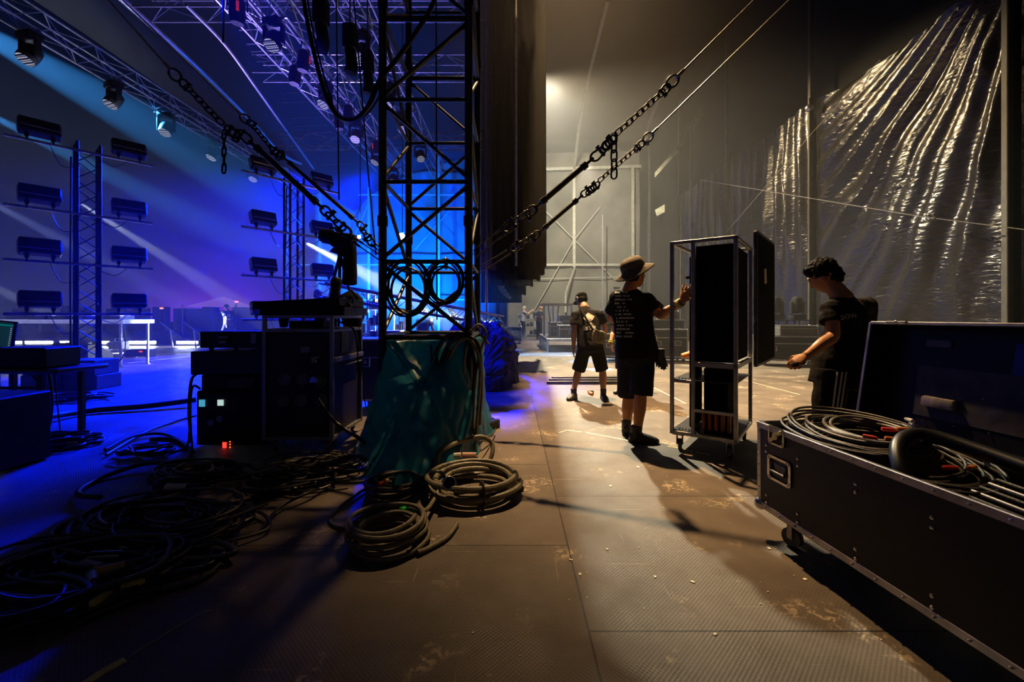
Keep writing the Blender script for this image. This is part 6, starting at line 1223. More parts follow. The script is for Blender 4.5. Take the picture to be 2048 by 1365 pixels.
# ================================================================ tangle of cables on the floor, left
CB = [
 ([(128, 1100), (100, 1068), (150, 1040), (230, 1015), (330, 985), (400, 965)], 0.014, 'cable looping out into the blue light, its bend farthest toward the picture edge'),
 ([(200, 995), (155, 988), (190, 962), (280, 930), (345, 925), (385, 920)], 0.014, 'cable with a wide blue-lit bend below the amplifier rack'),
 ([(230, 1100), (150, 1100), (135, 1060), (180, 1025), (240, 1008)], 0.015, 'blue-lit cable bending in a broad hook in front of the racks'),
 ([(420, 1085), (250, 1082), (190, 1058), (182, 1030), (215, 1010)], 0.015, 'dark cable with a rounded end running toward the green-taped coil'),
 ([(385, 1082), (290, 1050), (270, 1020), (285, 1000), (330, 985)], 0.012, 'dark cable making a small hook in the middle of the tangle'),
 ([(440, 1080), (480, 1050), (500, 1010), (540, 985), (620, 975), (700, 960)], 0.010, 'thin cable curving from the tangle up past the framed rack'),
 ([(210, 900), (260, 875), (320, 868), (368, 885), (385, 905)], 0.012, 'cable arching on the lit stage floor beside the amplifier rack'),
 ([(212, 910), (290, 865), (345, 845), (392, 832)], 0.010, 'straight thin cable crossing the blue stage floor'),
 ([(300, 880), (345, 878), (372, 893), (378, 912), (330, 945), (300, 965)], 0.013, 'short thick cable bent beside the amplifier rack foot'),
 ([(240, 1105), (340, 1090), (430, 1085), (470, 1105), (400, 1120), (330, 1115)], 0.012, 'cable lying in a flat loop under the middle of the tangle'),
 ([(60, 1245), (140, 1195), (230, 1165), (330, 1150), (420, 1130), (470, 1085)], 0.012, 'long cable running along the dark lower edge of the tangle'),
 ([(0, 1235), (60, 1200), (120, 1185), (200, 1178), (300, 1168)], 0.012, 'cable entering at the picture edge in the darkest corner'),
 ([(150, 1250), (230, 1215), (310, 1185), (400, 1160), (440, 1130)], 0.010, 'dark cable parallel to the long lower one'),
 ([(0, 1268), (100, 1225), (210, 1202), (320, 1178)], 0.013, 'lowest cable of the tangle by the picture edge'),
 ([(170, 1130), (240, 1112), (330, 1112), (360, 1130), (300, 1140), (200, 1140)], 0.010, 'oval loop of cable in the dark lower tangle'),
 ([(430, 1010), (490, 1000), (560, 975), (600, 955), (640, 950)], 0.010, 'cable leaving the tangle toward the foot of the framed rack'),
 ([(375, 1020), (385, 985), (430, 962), (480, 955), (540, 950), (600, 945)], 0.014, 'thick dark cable curving under the amplifier rack'),
 ([(520, 1065), (560, 1015), (620, 985), (650, 975)], 0.008, 'thin lead with its end in the warm light'),
 ([(330, 1000), (300, 985), (320, 965), (380, 952), (460, 946)], 0.012, 'cable bunched at the front of the amplifier rack'),
 ([(50, 880), (110, 885), (160, 890), (190, 880)], 0.014, 'cable lying under the small desk'),
 ([(40, 900), (90, 880), (130, 875), (95, 900), (40, 915)], 0.012, 'cable looped on the floor under the small desk'),
 ([(90, 835), (180, 822), (300, 812), (392, 800)], 0.035, 'thick dark cable ramp crossing the blue stage floor'),
 ([(440, 1060), (470, 1075), (455, 1100), (420, 1100)], 0.010, 'small grey cable hook at the end of the tangle'),
 ([(280, 1010), (360, 1000), (440, 1005), (470, 1040), (400, 1060), (300, 1055), (262, 1030)], 0.012, 'large round loop of cable lying in the centre of the tangle'),
]
for i, (pp, r_, lab) in enumerate(CB):
    q = [G(a, c_, r_ + 0.004 + 0.014 * ((i * 7) % 4) * (0.5 + 0.5 * math.sin(j * 1.9 + i))) for j, (a, c_) in enumerate(pp)]
    cable('cable', q, r_ * 1.25 if i < 20 else r_, lab, rubber_dark if i % 3 else rubber, grp='cables tangled on the stage floor')
# dense bunches: generated loops
def bunch(c, n_, R_, lab, seed, r=0.010, m=None, sq=0.6):
    rr = random.Random(seed); r0 = thing('cable_bunch', c, lab, 'cable', 'bunches of cable on the stage floor'); o_ = V(c)
    for i in range(n_):
        a0 = rr.uniform(0, 6.28); pts = []; R1 = R_ * rr.uniform(0.55, 1.15); cx = o_ + V((rr.uniform(-.3, .3) * R_, rr.uniform(-.3, .3) * R_ * sq, 0)); turn = rr.uniform(0.6, 1.7)
        for j in range(9): a = a0 + turn * 2 * math.pi * j / 8; k2 = 1 + 0.25 * math.sin(j * 1.3 + i); pts.append(cx + V((R1 * k2 * math.cos(a), R1 * k2 * sq * math.sin(a), r + 0.012 + 0.016 * (i % 4) + 0.02 * rr.random())))
        b = MB(o_); b.path(smooth_path(pts, 6), r * rr.uniform(0.7, 1.3), 7); b.build('cable', m or (rubber_dark if i % 3 else rubber), r0)
        if i % 4 == 0: q = pts[4]; t_ = (pts[5] - pts[3]).normalized(); b = MB(o_); b.path([q - t_ * 0.04, q - t_ * 0.035, q + t_ * 0.03, q + t_ * 0.045], [r * 1.1, r * 2, r * 2, r * 1.2], 10); b.build('connector', (alu_dull, plastic, yellow, alu_dull)[(i // 4) % 4], r0)
bunch(G(330, 1060), 12, 0.42, 'broad bunch of looped cables in front of the amplifier rack', 1)
bunch(G(180, 1150), 14, 0.40, 'dark bunch of cables with pale plugs near the picture corner', 2)
bunch(G(395, 960), 11, 0.32, 'blue-glinting bunch of cables at the amplifier rack foot', 3)
bunch(G(640, 945), 12, 0.30, 'bunch of cables and clips under the framed rack', 4, 0.009, rubber)
bunch(G(60, 1215), 9, 0.28, 'bunch of cables cut off by the picture edge', 5)
bunch(G(110, 890), 9, 0.35, 'bunch of cables and small gear under the small desk', 6)
bunch(G(560, 975), 8, 0.30, 'flat spread of dark cables before the framed rack', 7, 0.008)
bunch(G(150, 800), 7, 0.45, 'cables gathered behind the desk at the ballast blocks', 8, 0.012)
bunch(G(300, 912), 7, 0.25, 'cables on the lit stage floor beside the rack stack', 9, 0.010)
q = G(150, 880); 
for i, (x_, y_, w2, lab, mm) in enumerate(((360, 975, 0.10, 'pale cable connector with a yellow ring lying at the amplifier rack', paper), (330, 962, 0.07, 'blue plug lying at the amplifier rack foot', blue_label), (178, 1132, 0.08, 'grey-yellow plug in the dark tangle', mat('dull_yellow', (0.3, 0.27, 0.14), 0.5)), (212, 1142, 0.07, 'amber plug in the dark tangle', mat('amber', (0.5, 0.28, 0.03), 0.5)), (185, 1162, 0.06, 'pale plug lying lowest in the dark tangle', alu_dull), (222, 1112, 0.10, 'long pale plug at the upper side of the dark tangle', alu_dull))):
    p = G(x_, y_, 0.06); t_ = V((math.cos(i * 1.3), math.sin(i * 1.3) * 0.5, 0)).normalized(); r0 = thing('cable_connector', p, lab, 'connector', 'plugs in the cable tangle'); b = MB(p); b.path([p - t_ * w2, p - t_ * w2 * 0.9, p + t_ * w2 * 0.5], [0.016, 0.024, 0.024], 14); b.build('shell', mm, r0); b = MB(p); b.path([p + t_ * w2 * 0.5, p + t_ * w2 * 1.2], [0.018, 0.012], 12); b.build('boot', rubber_dark, r0)
# ================================================================ people
def remesh(o, vox, sm=2, disp=0.0, dscale=0.12):
    m = o.modifiers.new('remesh', 'REMESH'); m.mode = 'VOXEL'; m.voxel_size = vox; m.use_smooth_shade = True
    if sm: s_ = o.modifiers.new('smooth', 'SMOOTH'); s_.factor = 0.5; s_.iterations = sm
    if disp:
        t = bpy.data.textures.new('folds', 'CLOUDS'); t.noise_scale = dscale; t.noise_depth = 2
        d = o.modifiers.new('folds', 'DISPLACE'); d.texture = t; d.strength = disp; d.mid_level = 0.5; d.texture_coords = 'LOCAL'
    return o
def hand(b, wr, d, pn, side, curl=0.5, k=1.0, spread=0.0, thumb=0.6):
    wr = V(wr); d = V(d).normalized(); pn = V(pn); pn = (pn - d * pn.dot(d)).normalized(); s = d.cross(pn).normalized() * side
    R = Matrix((s, d, pn)).transposed()
    b.ell(wr + d * 0.048 * k, (0.038 * k, 0.052 * k, 0.016 * k), R, 12, 8)
    b.loft([(wr - d * 0.02 * k, 0.026 * k, 0.020 * k), (wr + d * 0.02 * k, 0.031 * k, 0.018 * k), (wr + d * 0.06 * k, 0.039 * k, 0.015 * k), (wr + d * 0.088 * k, 0.038 * k, 0.012 * k)], s, 12)
    lens = (0.068, 0.078, 0.072, 0.056)
    for i in range(4):
        off = (0.029 - 0.0195 * i) * k; p = wr + d * (0.086 - 0.004 * abs(i - 1.3)) * k + s * off; a = curl * (0.25 + 0.06 * i); L_ = lens[i] * k; sp = spread * (1.5 - i) * 0.12; dd = (d + s * sp).normalized(); pts = [p - dd * 0.012 * k]; rs = [0.0092 * k]
        for j, fr in enumerate((0.45, 0.32, 0.23)):
            a_ = a * (j + 1) * 1.15; q = (dd * math.cos(a_) + pn * math.sin(a_)); p = p + q * L_ * fr; pts.append(p); rs.append((0.0088, 0.0080, 0.0068)[j] * k)
        b.path(smooth_path(pts, 2), [rs[min(3, int(t_ * 3 / 6 + 0.5))] for t_ in range(7)], 8); b.ell(pts[-1], rs[-1], None, 8, 5)
    p = wr + d * 0.022 * k + s * 0.026 * k; q = (d * 0.75 + s * thumb + pn * 0.35).normalized(); p2 = p + q * 0.042 * k; q2 = (d * 0.95 + s * thumb * 0.45 + pn * (0.35 + 0.3 * curl)).normalized(); p3 = p2 + q2 * 0.030 * k
    b.path([p - q * 0.01, p, p2, p3], [0.014 * k, 0.0125 * k, 0.0105 * k, 0.0085 * k], 9); b.ell(p3, 0.0085 * k, None, 8, 5)
def limb(b, a, c, e, ra, rm, rc, re, side=(0, 1, 0), bul=0.0):
    a, c, e = V(a), V(c), V(e)
    b.path(smooth_path([a, a.lerp(c, 0.5), c, c.lerp(e, 0.35), e], 3), [ra, ra, (ra * 2 + rm) / 3, ra * 0.3 + rm * 0.7, rm, rm, rm, rc, rc, rc, (rc + re) / 2, re * 1.1, re], 14)
    b.ell(c, rm * 0.98, None, 12, 8)
def head_mesh(b, c, f, up, k=1.0):
    f = V(f).normalized(); up = V(up); up = (up - f * up.dot(f)).normalized(); r = f.cross(up); R = Matrix((r, f, up)).transposed(); q = lambda x, y, z: c + R @ V((x * k, y * k, z * k))
    b.ell(q(0, -0.012, 0.022), (0.076 * k, 0.096 * k, 0.098 * k), R, 20, 14)
    b.loft([(q(0, 0.02, 0.04), 0.068 * k, 0.070 * k), (q(0, 0.028, -0.01), 0.066 * k, 0.068 * k), (q(0, 0.034, -0.055), 0.056 * k, 0.056 * k), (q(0, 0.046, -0.092), 0.036 * k, 0.036 * k), (q(0, 0.054, -0.112), 0.018 * k, 0.018 * k)], r, 18)
    b.ell(q(0, 0.096, -0.018), (0.014 * k, 0.020 * k, 0.018 * k), R, 10, 6); b.loft([(q(0, 0.084, 0.025), 0.008 * k, 0.008 * k), (q(0, 0.104, -0.014), 0.012 * k, 0.011 * k)], r, 10)
    b.ell(q(0, 0.078, 0.040), (0.052 * k, 0.018 * k, 0.012 * k), R, 14, 6); b.ell(q(0, 0.087, -0.055), (0.024 * k, 0.010 * k, 0.007 * k), R, 10, 5); b.ell(q(0, 0.085, -0.066), (0.020 * k, 0.010 * k, 0.007 * k), R, 10, 5)
    for s_ in (-1, 1): b.ell(q(s_ * 0.078, -0.002, -0.002), (0.010 * k, 0.020 * k, 0.032 * k), R @ Ry(s_ * -0.25), 10, 8)
    return q, R
def shoe(b, an, toe, k=1.0, high=0.06):
    an, toe = V(an), V(toe); d = (toe - an); d.z = 0; L_ = d.length; d.normalize(); s = V((-d.y, d.x, 0)); gz = 0.0
    he = an - d * 0.06; heel = V((he.x, he.y, gz)); q = lambda y, z: V((an.x, an.y, gz)) + d * y + V((0, 0, z))
    b.loft([(q(-0.075, 0.045), 0.034 * k, 0.040 * k), (q(-0.03, 0.05), 0.042 * k, 0.048 * k), (q(0.05, 0.045), 0.046 * k, 0.043 * k), (q(0.12, 0.036), 0.048 * k, 0.034 * k), (q(0.165, 0.028), 0.040 * k, 0.026 * k), (q(0.195, 0.024), 0.022 * k, 0.018 * k)], s, 16)
    b.loft([(q(-0.02, 0.03), 0.045 * k, 0.055 * k), (q(-0.012, 0.09), 0.043 * k, 0.050 * k), (q(-0.008, 0.10 + high), 0.047 * k, 0.050 * k)], s, 16)
    pts = [q(y, 0.004) + s * x for y, x in ((-0.085, -0.025), (-0.06, -0.04), (0.02, -0.043), (0.12, -0.052), (0.18, -0.038), (0.205, 0.0), (0.18, 0.038), (0.12, 0.052), (0.02, 0.043), (-0.06, 0.04), (-0.085, 0.025), (-0.092, 0))]
    b.rings([pts[::-1], [p + V((0, 0, 0.026)) for p in pts[::-1]]])
def person(lab, J, face, up, skin_m, shirt_m, short_m, vox=0.007, k=1.0, sleeve=0.62, hem=0.10, shorts_to=0.86, long_trousers=False, hands=None, hair=None, shoes=True, belly=1.0, grp=None, hw=1.0, neck_drop=0.0, headk=1.0):
    base = V((J['an_l'] + J['an_r']) / 2); base.z = 0
    r0 = thing('person', base, lab, 'person', grp); o_ = V(base); b = MB(o_); sd = (J['sh_r'] - J['sh_l']).normalized(); sh = (J['hip_r'] - J['hip_l']).normalized() if (J['hip_r'] - J['hip_l']).length > 0.02 else sd
    pel, ch, nk, hd = J['pelvis'], J['chest'], J['neck'], J['head']; mid = pel.lerp(ch, 0.45); upc = ch.lerp(nk, 0.55)
    mid = V(mid)
    tor = [(pel - (ch - pel).normalized() * 0.08, 0.135 * k, 0.105 * k), (pel, 0.160 * k, 0.118 * k * belly), (mid, 0.142 * k, 0.108 * k * belly), (ch, 0.160 * k, 0.118 * k), (upc, 0.148 * k, 0.092 * k), (nk, 0.060 * k, 0.058 * k)]
    b.loft(tor, sd, 20); hc = hd - V(up).normalized() * 0.06 * k; b.loft([(nk - (hd - nk).normalized() * 0.05, 0.070 * k, 0.065 * k), (nk.lerp(hd, 0.4), 0.056 * k, 0.058 * k), (nk.lerp(hd, 0.85), 0.055 * k, 0.058 * k)], sd, 14)
    q, R = head_mesh(b, hd, face, up, k * headk)
    for s_ in ('l', 'r'):
        limb(b, J['sh_' + s_], J['el_' + s_], J['wr_' + s_], 0.048 * k, 0.040 * k, 0.041 * k, 0.027 * k); b.ell(J['sh_' + s_], 0.056 * k, None, 12, 8); b.path([upc, J['sh_' + s_]], 0.055 * k, 12)
        limb(b, J['hip_' + s_], J['kn_' + s_], J['an_' + s_], 0.080 * k, 0.054 * k, 0.056 * k, 0.036 * k); b.ell(J['hip_' + s_], 0.088 * k, None, 12, 8)
        an = J['an_' + s_]; t_ = V(J['toe_' + s_]) - an; t_.z = 0; t_.normalize(); b.loft([(V((an.x, an.y, 0.05)) - t_ * 0.05, 0.030, 0.030), (V((an.x, an.y, 0.05)) + t_ * 0.05, 0.036, 0.030), (V((an.x, an.y, 0.035)) + t_ * 0.15, 0.030, 0.018)], (-t_.y, t_.x, 0), 12)
        h_ = (hands or {}).get(s_)
        d = (J['wr_' + s_] - J['el_' + s_]).normalized()
        if h_: hand(b, J['wr_' + s_], h_.get('d', d), h_.get('n', sd * (1 if s_ == 'l' else -1)), h_.get('side', 1 if s_ == 'l' else -1), h_.get('curl', 0.6), k * 1.0, h_.get('spread', 0), h_.get('thumb', 0.6))
        else: hand(b, J['wr_' + s_], d, sd * (1 if s_ == 'l' else -1), 1 if s_ == 'l' else -1, 0.6, k)
    body = remesh(b.build('body', skin_m, r0, 180), vox, 2)
    for s_ in (-1, 1): b = MB(o_); b.ell(q(s_ * 0.030 , 0.082, 0.020), 0.010 * k, None, 10, 8); b.build('eye', MT.get('eye_white') or mat('eye_white', (0.25, 0.22, 0.2), 0.3), r0)
    # shirt
    b = MB(o_); g = 0.016 * k; dn = (pel - ch).normalized(); hemc = pel + dn * hem
    b.loft([(hemc, 0.190 * k * hw, 0.150 * k * belly), (pel, 0.190 * k * hw, 0.150 * k * belly), (mid, 0.178 * k * hw, 0.142 * k * belly), (ch, 0.180 * k, 0.134 * k), (upc, 0.166 * k, 0.108 * k), (upc.lerp(nk, 0.55), 0.105 * k, 0.084 * k), (nk - (hd - nk).normalized() * 0.012, 0.070 * k, 0.064 * k)], sd, 24)
    for s_ in ('l', 'r'):
        a, c_ = J['sh_' + s_], J['el_' + s_]; e_ = V(a).lerp(c_, sleeve); b.path([V(upc).lerp(a, 0.25), a, a.lerp(e_, 0.5), e_], [0.078 * k, 0.075 * k, 0.072 * k, 0.074 * k], 16); b.ell(a, 0.072 * k, None, 14, 8)
    shirt = remesh(b.build('shirt', shirt_m, r0, 180), vox * 1.3, 2, 0.022, 0.10)
    # shorts / trousers
    b = MB(o_); b.loft([(pel + (ch - pel).normalized() * 0.12, 0.164 * k, 0.126 * k * belly), (pel, 0.172 * k, 0.130 * k * belly), (pel + dn * 0.12, 0.168 * k, 0.128 * k)], sh, 22)
    for s_ in ('l', 'r'):
        h0, kn, an = J['hip_' + s_], J['kn_' + s_], J['an_' + s_]
        if long_trousers: b.path([h0, h0.lerp(kn, 0.5), kn, kn.lerp(an, 0.5), an + V((0, 0, 0.02))], [0.108 * k, 0.100 * k, 0.084 * k, 0.076 * k, 0.066 * k], 18)
        else: e_ = V(h0).lerp(kn, shorts_to) ; b.path([h0, h0.lerp(e_, 0.5), e_], [0.108 * k, 0.104 * k, 0.102 * k], 18)
    remesh(b.build('trousers' if long_trousers else 'shorts', short_m, r0, 180), vox * 1.3, 2, 0.022, 0.14)
    if shoes:
        for s_ in ('l', 'r'): b = MB(o_); shoe(b, J['an_' + s_], J['toe_' + s_], k); remesh(b.build('boot', sole, r0, 180), vox * 1.1, 1)
    if hair: hair(r0, o_, q, R, k * headk)
    return r0, o_, q, R, shirt
def short_hair(m, lift=0.012):
    def f(r0, o_, q, R, k):
        b = MB(o_); b.ell(q(0, -0.020, 0.042), (0.084 * k, 0.096 * k, 0.094 * k), R, 18, 12); b.ell(q(0, -0.054, -0.015), (0.070 * k, 0.058 * k, 0.078 * k), R, 14, 10); b.ell(q(0, 0.035, 0.085), (0.062 * k, 0.05 * k, 0.04 * k), R, 14, 8)
        o = remesh(b.build('hair', m, r0, 180), 0.006, 1, 0.030, 0.020)
    return f
# ---------------------------------------------------------------- man in the bucket hat
Y = 4.27; J = dict(pelvis=P(1274, 702, 4.28), chest=P(1264, 628, 4.28), neck=P(1260, 578, 4.27), head=P(1269, 549, 4.27),
    sh_l=P(1234, 597, 4.24), el_l=P(1222, 634, 4.42), wr_l=P(1258, 655, 4.62), sh_r=P(1293, 600, 4.27), el_r=P(1322, 631, 4.14), wr_r=P(1364, 604, 3.90),
    hip_l=P(1258, 716, 4.34), kn_l=P(1257, 797, 4.42), an_l=P(1253, 857, 4.44), toe_l=P(1256, 866, 4.62), hip_r=P(1286, 716, 4.24), kn_r=P(1281, 796, 4.20), an_r=P(1275, 866, 4.17), toe_r=P(1320, 884, 4.12))
fdir = V((0.93, 0.36, 0.03))
def bucket_hat(r0, o_, q, R, k):
    b = MB(o_); b.ell(q(0, -0.03, 0.0), (0.082 * k, 0.080 * k, 0.085 * k), R, 16, 10); remesh(b.build('hair', hair_m, r0, 180), 0.006, 1, 0.012, 0.03)
    T = R @ Rx(math.radians(24)); c0 = q(0, -0.012, 0.055); n = 36; prof = [(0.176, -0.050), (0.172, -0.040), (0.106, -0.004), (0.104, 0.03), (0.100, 0.060), (0.086, 0.084), (0.055, 0.098), (0.02, 0.103)]
    b = MB(o_); rs = []
    for r_, z in prof: rs.append([c0 + T @ V((r_ * 0.96 * k * math.cos(2 * math.pi * i / n), r_ * 1.10 * k * math.sin(2 * math.pi * i / n), (z + (0.010 * math.sin(4 * math.pi * i / n) if r_ > 0.14 else 0.003 * math.sin(10 * i))) * k)) for i in range(n)])
    b.rings(rs, False, True); h_ = b.build('bucket_hat', hat_cloth, r0, 60); s_ = h_.modifiers.new('cloth', 'SOLIDIFY'); s_.thickness = 0.004; s_.offset = 0
    b = MB(o_)
    for sx in (-1, 1): b.torus(c0 + T @ V((0.034 * sx, 0.105, 0.030)), T @ V((0.15 * sx, 1, 0.25)), 0.024, 0.004, 16, 6)
    b.build('sunglasses', plastic, r0)
    b = MB(o_); b.path(smooth_path([q(0.088, 0.0, 0.0), q(0.092, 0.012, -0.05), q(0.085, 0.02, -0.11), q(0.09, 0.0, -0.17)], 5), 0.0022, 6); b.build('earpiece_cord', rubber_dark, r0)
r0, o_, q, R, shirt1 = person('man in bucket hat, printed black T-shirt and shorts, one hand on the rolling rack', J, fdir, (-0.05, 0, 1), skin_tan, cloth_black, cloth_navy, 0.006, 1.11, 0.72, 0.06, 0.93, False,
    {'r': dict(d=V((0.34, -0.06, 0.94)), n=V((0.55, 0.83, 0.0)), side=-1, curl=0.18, spread=1.4, thumb=0.9), 'l': dict(d=V((0.7, 0.5, 0.3)), n=V((0, 1, 0)), side=1, curl=1.0)}, bucket_hat, True, 1.12, None, 1.0, 0.0, 0.98)
b = MB(o_); wr = J['wr_r']; dd = (J['wr_r'] - J['el_r']).normalized(); b.torus(wr - dd * 0.022, dd, 0.034, 0.010, 20, 6); b.build('wristband', wristband, r0); b = MB(o_); b.torus(wr - dd * 0.048, dd, 0.036, 0.009, 20, 6); b.build('wristband', white_print, r0); b = MB(o_); b.torus(wr - dd * 0.003, dd, 0.032, 0.009, 20, 6); b.build('watch', iron, r0)
def print_on(mesh_target, txt, size, m, center, right, up, r0, o_, name='shirt_print', spacing=1.0, off=0.009):
    right = V(right).normalized(); up = V(up).normalized(); out = right.cross(up); Rm = Matrix((right, up, out)).transposed()
    ob = lettering(txt, size, m, r0, V(center) - o_, Rm, 0.0, name, spacing); bm = bmesh.new(); bm.from_mesh(ob.data); bmesh.ops.remove_doubles(bm, verts=bm.verts[:], dist=1e-5); bmesh.ops.triangulate(bm, faces=bm.faces[:]); bmesh.ops.subdivide_edges(bm, edges=[e_ for e_ in bm.edges if e_.calc_length() > 0.008], cuts=3, use_grid_fill=True); bmesh.ops.triangulate(bm, faces=bm.faces[:]); bm.to_mesh(ob.data); bm.free(); s_ = ob.modifiers.new('lie_on_cloth', 'SHRINKWRAP'); s_.target = mesh_target; s_.wrap_method = 'PROJECT'; s_.use_negative_direction = True; s_.use_positive_direction = True; s_.wrap_mode = 'OUTSIDE_SURFACE'; s_.offset = off
    tmp = ob
    # project along the outward normal: express the print in its own frame
    ob.data.transform(Matrix.Translation(-(V(center) - o_))); ob.data.transform(Rm.transposed().to_4x4()); ob.matrix_local = Matrix.Translation(V(center) - o_) @ Rm.to_4x4(); s_.use_project_z = True
    return ob
# worn, unreadable rows of small print down the back
rr = random.Random(21); me = bpy.data.meshes.new('shirt_print'); vs_, fs_ = [], []
for row in range(14):
    x_ = -0.085 + 0.01 * rr.random(); z_ = 0.24 - row * 0.036; end = x_ + (0.06 if row == 0 else rr.uniform(0.11, 0.17))
    while x_ < end:
        w_ = rr.uniform(0.006, 0.013); h_ = rr.uniform(0.014, 0.020)
        if rr.random() > 0.17: n_ = len(vs_); vs_ += [(x_, z_, 0), (x_ + w_, z_, 0), (x_ + w_, z_ + h_, 0), (x_, z_ + h_, 0)]; fs_.append((n_, n_ + 1, n_ + 2, n_ + 3))
        x_ += w_ + 0.004
me.from_pydata(vs_, [], fs_); me.materials.append(white_print)
right = V((0.93, -0.35, 0)).normalized(); up_ = V((-0.02, 0.02, 1)).normalized(); Rm_ = Matrix((right, up_, right.cross(up_))).transposed()
ob = bpy.data.objects.new('shirt_print', me); C.objects.link(ob); ob.parent = r0; ob.matrix_local = Matrix.Translation(P(1246, 628, 4.08) - o_) @ Rm_.to_4x4()
s_ = ob.modifiers.new('lie_on_cloth', 'SHRINKWRAP'); s_.target = shirt1; s_.wrap_method = 'PROJECT'; s_.use_negative_direction = True; s_.use_positive_direction = True; s_.wrap_mode = 'OUTSIDE_SURFACE'; s_.offset = 0.004; s_.use_project_z = True
b = MB(o_); b.rbox(P(1283, 690, 4.10), (0.07, 0.03, 0.10), 0.01); b.build('pouch', cloth_grey, r0)
b = MB(o_); wr = P(1322, 708, 4.2); hand(b, wr, (0.22, 0.0, -1), (0, -1, 0), 1, 0.3, 1.0, 0.3); hand(b, wr + V((-0.01, 0.04, 0.01)), (0.05, 0.0, -1), (0, -1, 0), 1, 0.35, 0.95, 0.3); b.loft([(wr + V((0, 0, 0.05)), 0.04, 0.03), (wr - V((0, 0, 0.02)), 0.035, 0.025)], (1, 0, 0), 12); remesh(b.build('hanging_glove', rubber, r0, 180), 0.006, 1)
b = MB(o_); b.path([P(1308, 700, 4.22), P(1322, 706, 4.2)], 0.012, 8); b.build('glove_clip', iron, r0)
# ---------------------------------------------------------------- man with the crossbody bag, bending
Y = 6.35; J = dict(pelvis=P(1180, 690, 6.32), chest=P(1176, 646, 6.40), neck=P(1168, 613, 6.52), head=P(1163, 600, 6.62),
    sh_l=P(1151, 631, 6.42), el_l=P(1148, 664, 6.34), wr_l=P(1147, 696, 6.36), sh_r=P(1200, 630, 6.42), el_r=P(1210, 656, 6.48), wr_r=P(1206, 682, 6.6),
    hip_l=P(1169, 698, 6.33), kn_l=P(1156, 745, 6.40), an_l=P(1147, 783, 6.35), toe_l=P(1137, 796, 6.20), hip_r=P(1193, 698, 6.33), kn_r=P(1205, 745, 6.36), an_r=P(1207, 789, 6.30), toe_r=P(1213, 800, 6.1))
J['wr_l'].x += 0.0
def cap(r0, o_, q, R, k):
    b = MB(o_); b.ell(q(0, -0.03, -0.005), (0.083 * k, 0.078 * k, 0.080 * k), R, 16, 10); remesh(b.build('hair', hair_m, r0, 180), 0.008, 1, 0.012, 0.03)
    b = MB(o_); b.ell(q(0, -0.010, 0.048), (0.088 * k, 0.108 * k, 0.078 * k), R, 20, 12); b.ell(q(0, 0.13, 0.03), (0.07 * k, 0.07 * k, 0.008), R, 16, 6); b.build('cap', cloth_grey, r0, 60)
    b = MB(o_); b.torus(q(-0.085, -0.005, 0.0), R @ V((1, 0, 0)), 0.03, 0.014, 16, 8); b.build('headphone', alu_dull, r0)
r0, o_, q, R, shirt2 = person('man with dark cap and olive crossbody bag bending forward in black T-shirt and shorts', J, (-0.30, 0.80, -0.52), (-0.1, 0.45, 0.85), skin, cloth_grey, cloth_black, 0.009, 1.0, 0.62, 0.06, 0.92, False, None, cap, True, 1.08)
for s_ in ('l',): pass
b = MB(o_); f_ = lambda x, y, Y_: P(x, y, Y_)
b.path(smooth_path([P(1158, 613, 6.50), P(1168, 630, 6.26), P(1178, 648, 6.19), P(1188, 663, 6.16), P(1196, 672, 6.14)], 6), 0.016, 8); b.build('bag_strap', cloth_black, r0)
bag = thing('crossbody_bag', P(1197, 672, 6.10), 'olive canvas crossbody bag with crumpled flap on the bending man hip', 'bag'); b = MB(bag.location.copy()); b.rbox(P(1197, 674, 6.10), (0.185, 0.09, 0.185), 0.035, Ry(0.12), 3); o = b.build('bag', cloth_olive, bag, 180); remesh(o, 0.009, 1, 0.03, 0.06)
b = MB(bag.location.copy()); b.rbox(P(1198, 668, 6.035), (0.15, 0.02, 0.10), 0.01, Ry(0.3)); remesh(b.build('flap', cloth_olive, bag, 180), 0.007, 1, 0.02, 0.05)
# shirt graphic: pale tilted square, bits and a block of lettering
cen = P(1187, 631, 6.2); Rg = Matrix((V((0.98, 0.0, 0.1)).normalized(), V((0, 0.3, 0.95)).normalized(), V((0, -0.95, 0.3)).normalized())).transposed()
def flat_print(pts, cen_, name='shirt_print'):
    bb = MB(); v = [(p[0], p[1], 0.0) for p in pts]; bb.add(v, [tuple(range(len(v)))]); bm = bmesh.new(); me = bpy.data.meshes.new(name)
    me.from_pydata(bb.v, [], bb.f); bm.from_mesh(me); bmesh.ops.triangulate(bm, faces=bm.faces[:]); bmesh.ops.subdivide_edges(bm, edges=bm.edges[:], cuts=5, use_grid_fill=True); bm.to_mesh(me); bm.free(); me.materials.append(white_print)
    ob = bpy.data.objects.new(name, me); C.objects.link(ob); ob.parent = r0; ob.matrix_local = Matrix.Translation(V(cen_) - o_) @ Rg.to_4x4(); s_ = ob.modifiers.new('lie_on_cloth', 'SHRINKWRAP'); s_.target = shirt2; s_.wrap_method = 'PROJECT'; s_.use_negative_direction = True; s_.use_project_z = True; s_.offset = 0.004; s_.wrap_mode = 'OUTSIDE_SURFACE'
flat_print([(-0.085, 0.0), (0.0, 0.085), (0.09, 0.02), (0.06, -0.03), (0.03, -0.06), (-0.03, -0.075)], P(1181, 627, 6.1))
for cx_, cy_, s_ in ((1178, 636, 0.02), (1184, 641, 0.025), (1188, 645, 0.018), (1182, 648, 0.016), (1171, 647, 0.02)): flat_print([(-s_, 0), (0, s_), (s_, 0.3 * s_), (0.4 * s_, -s_)], P(cx_, cy_, 6.1))
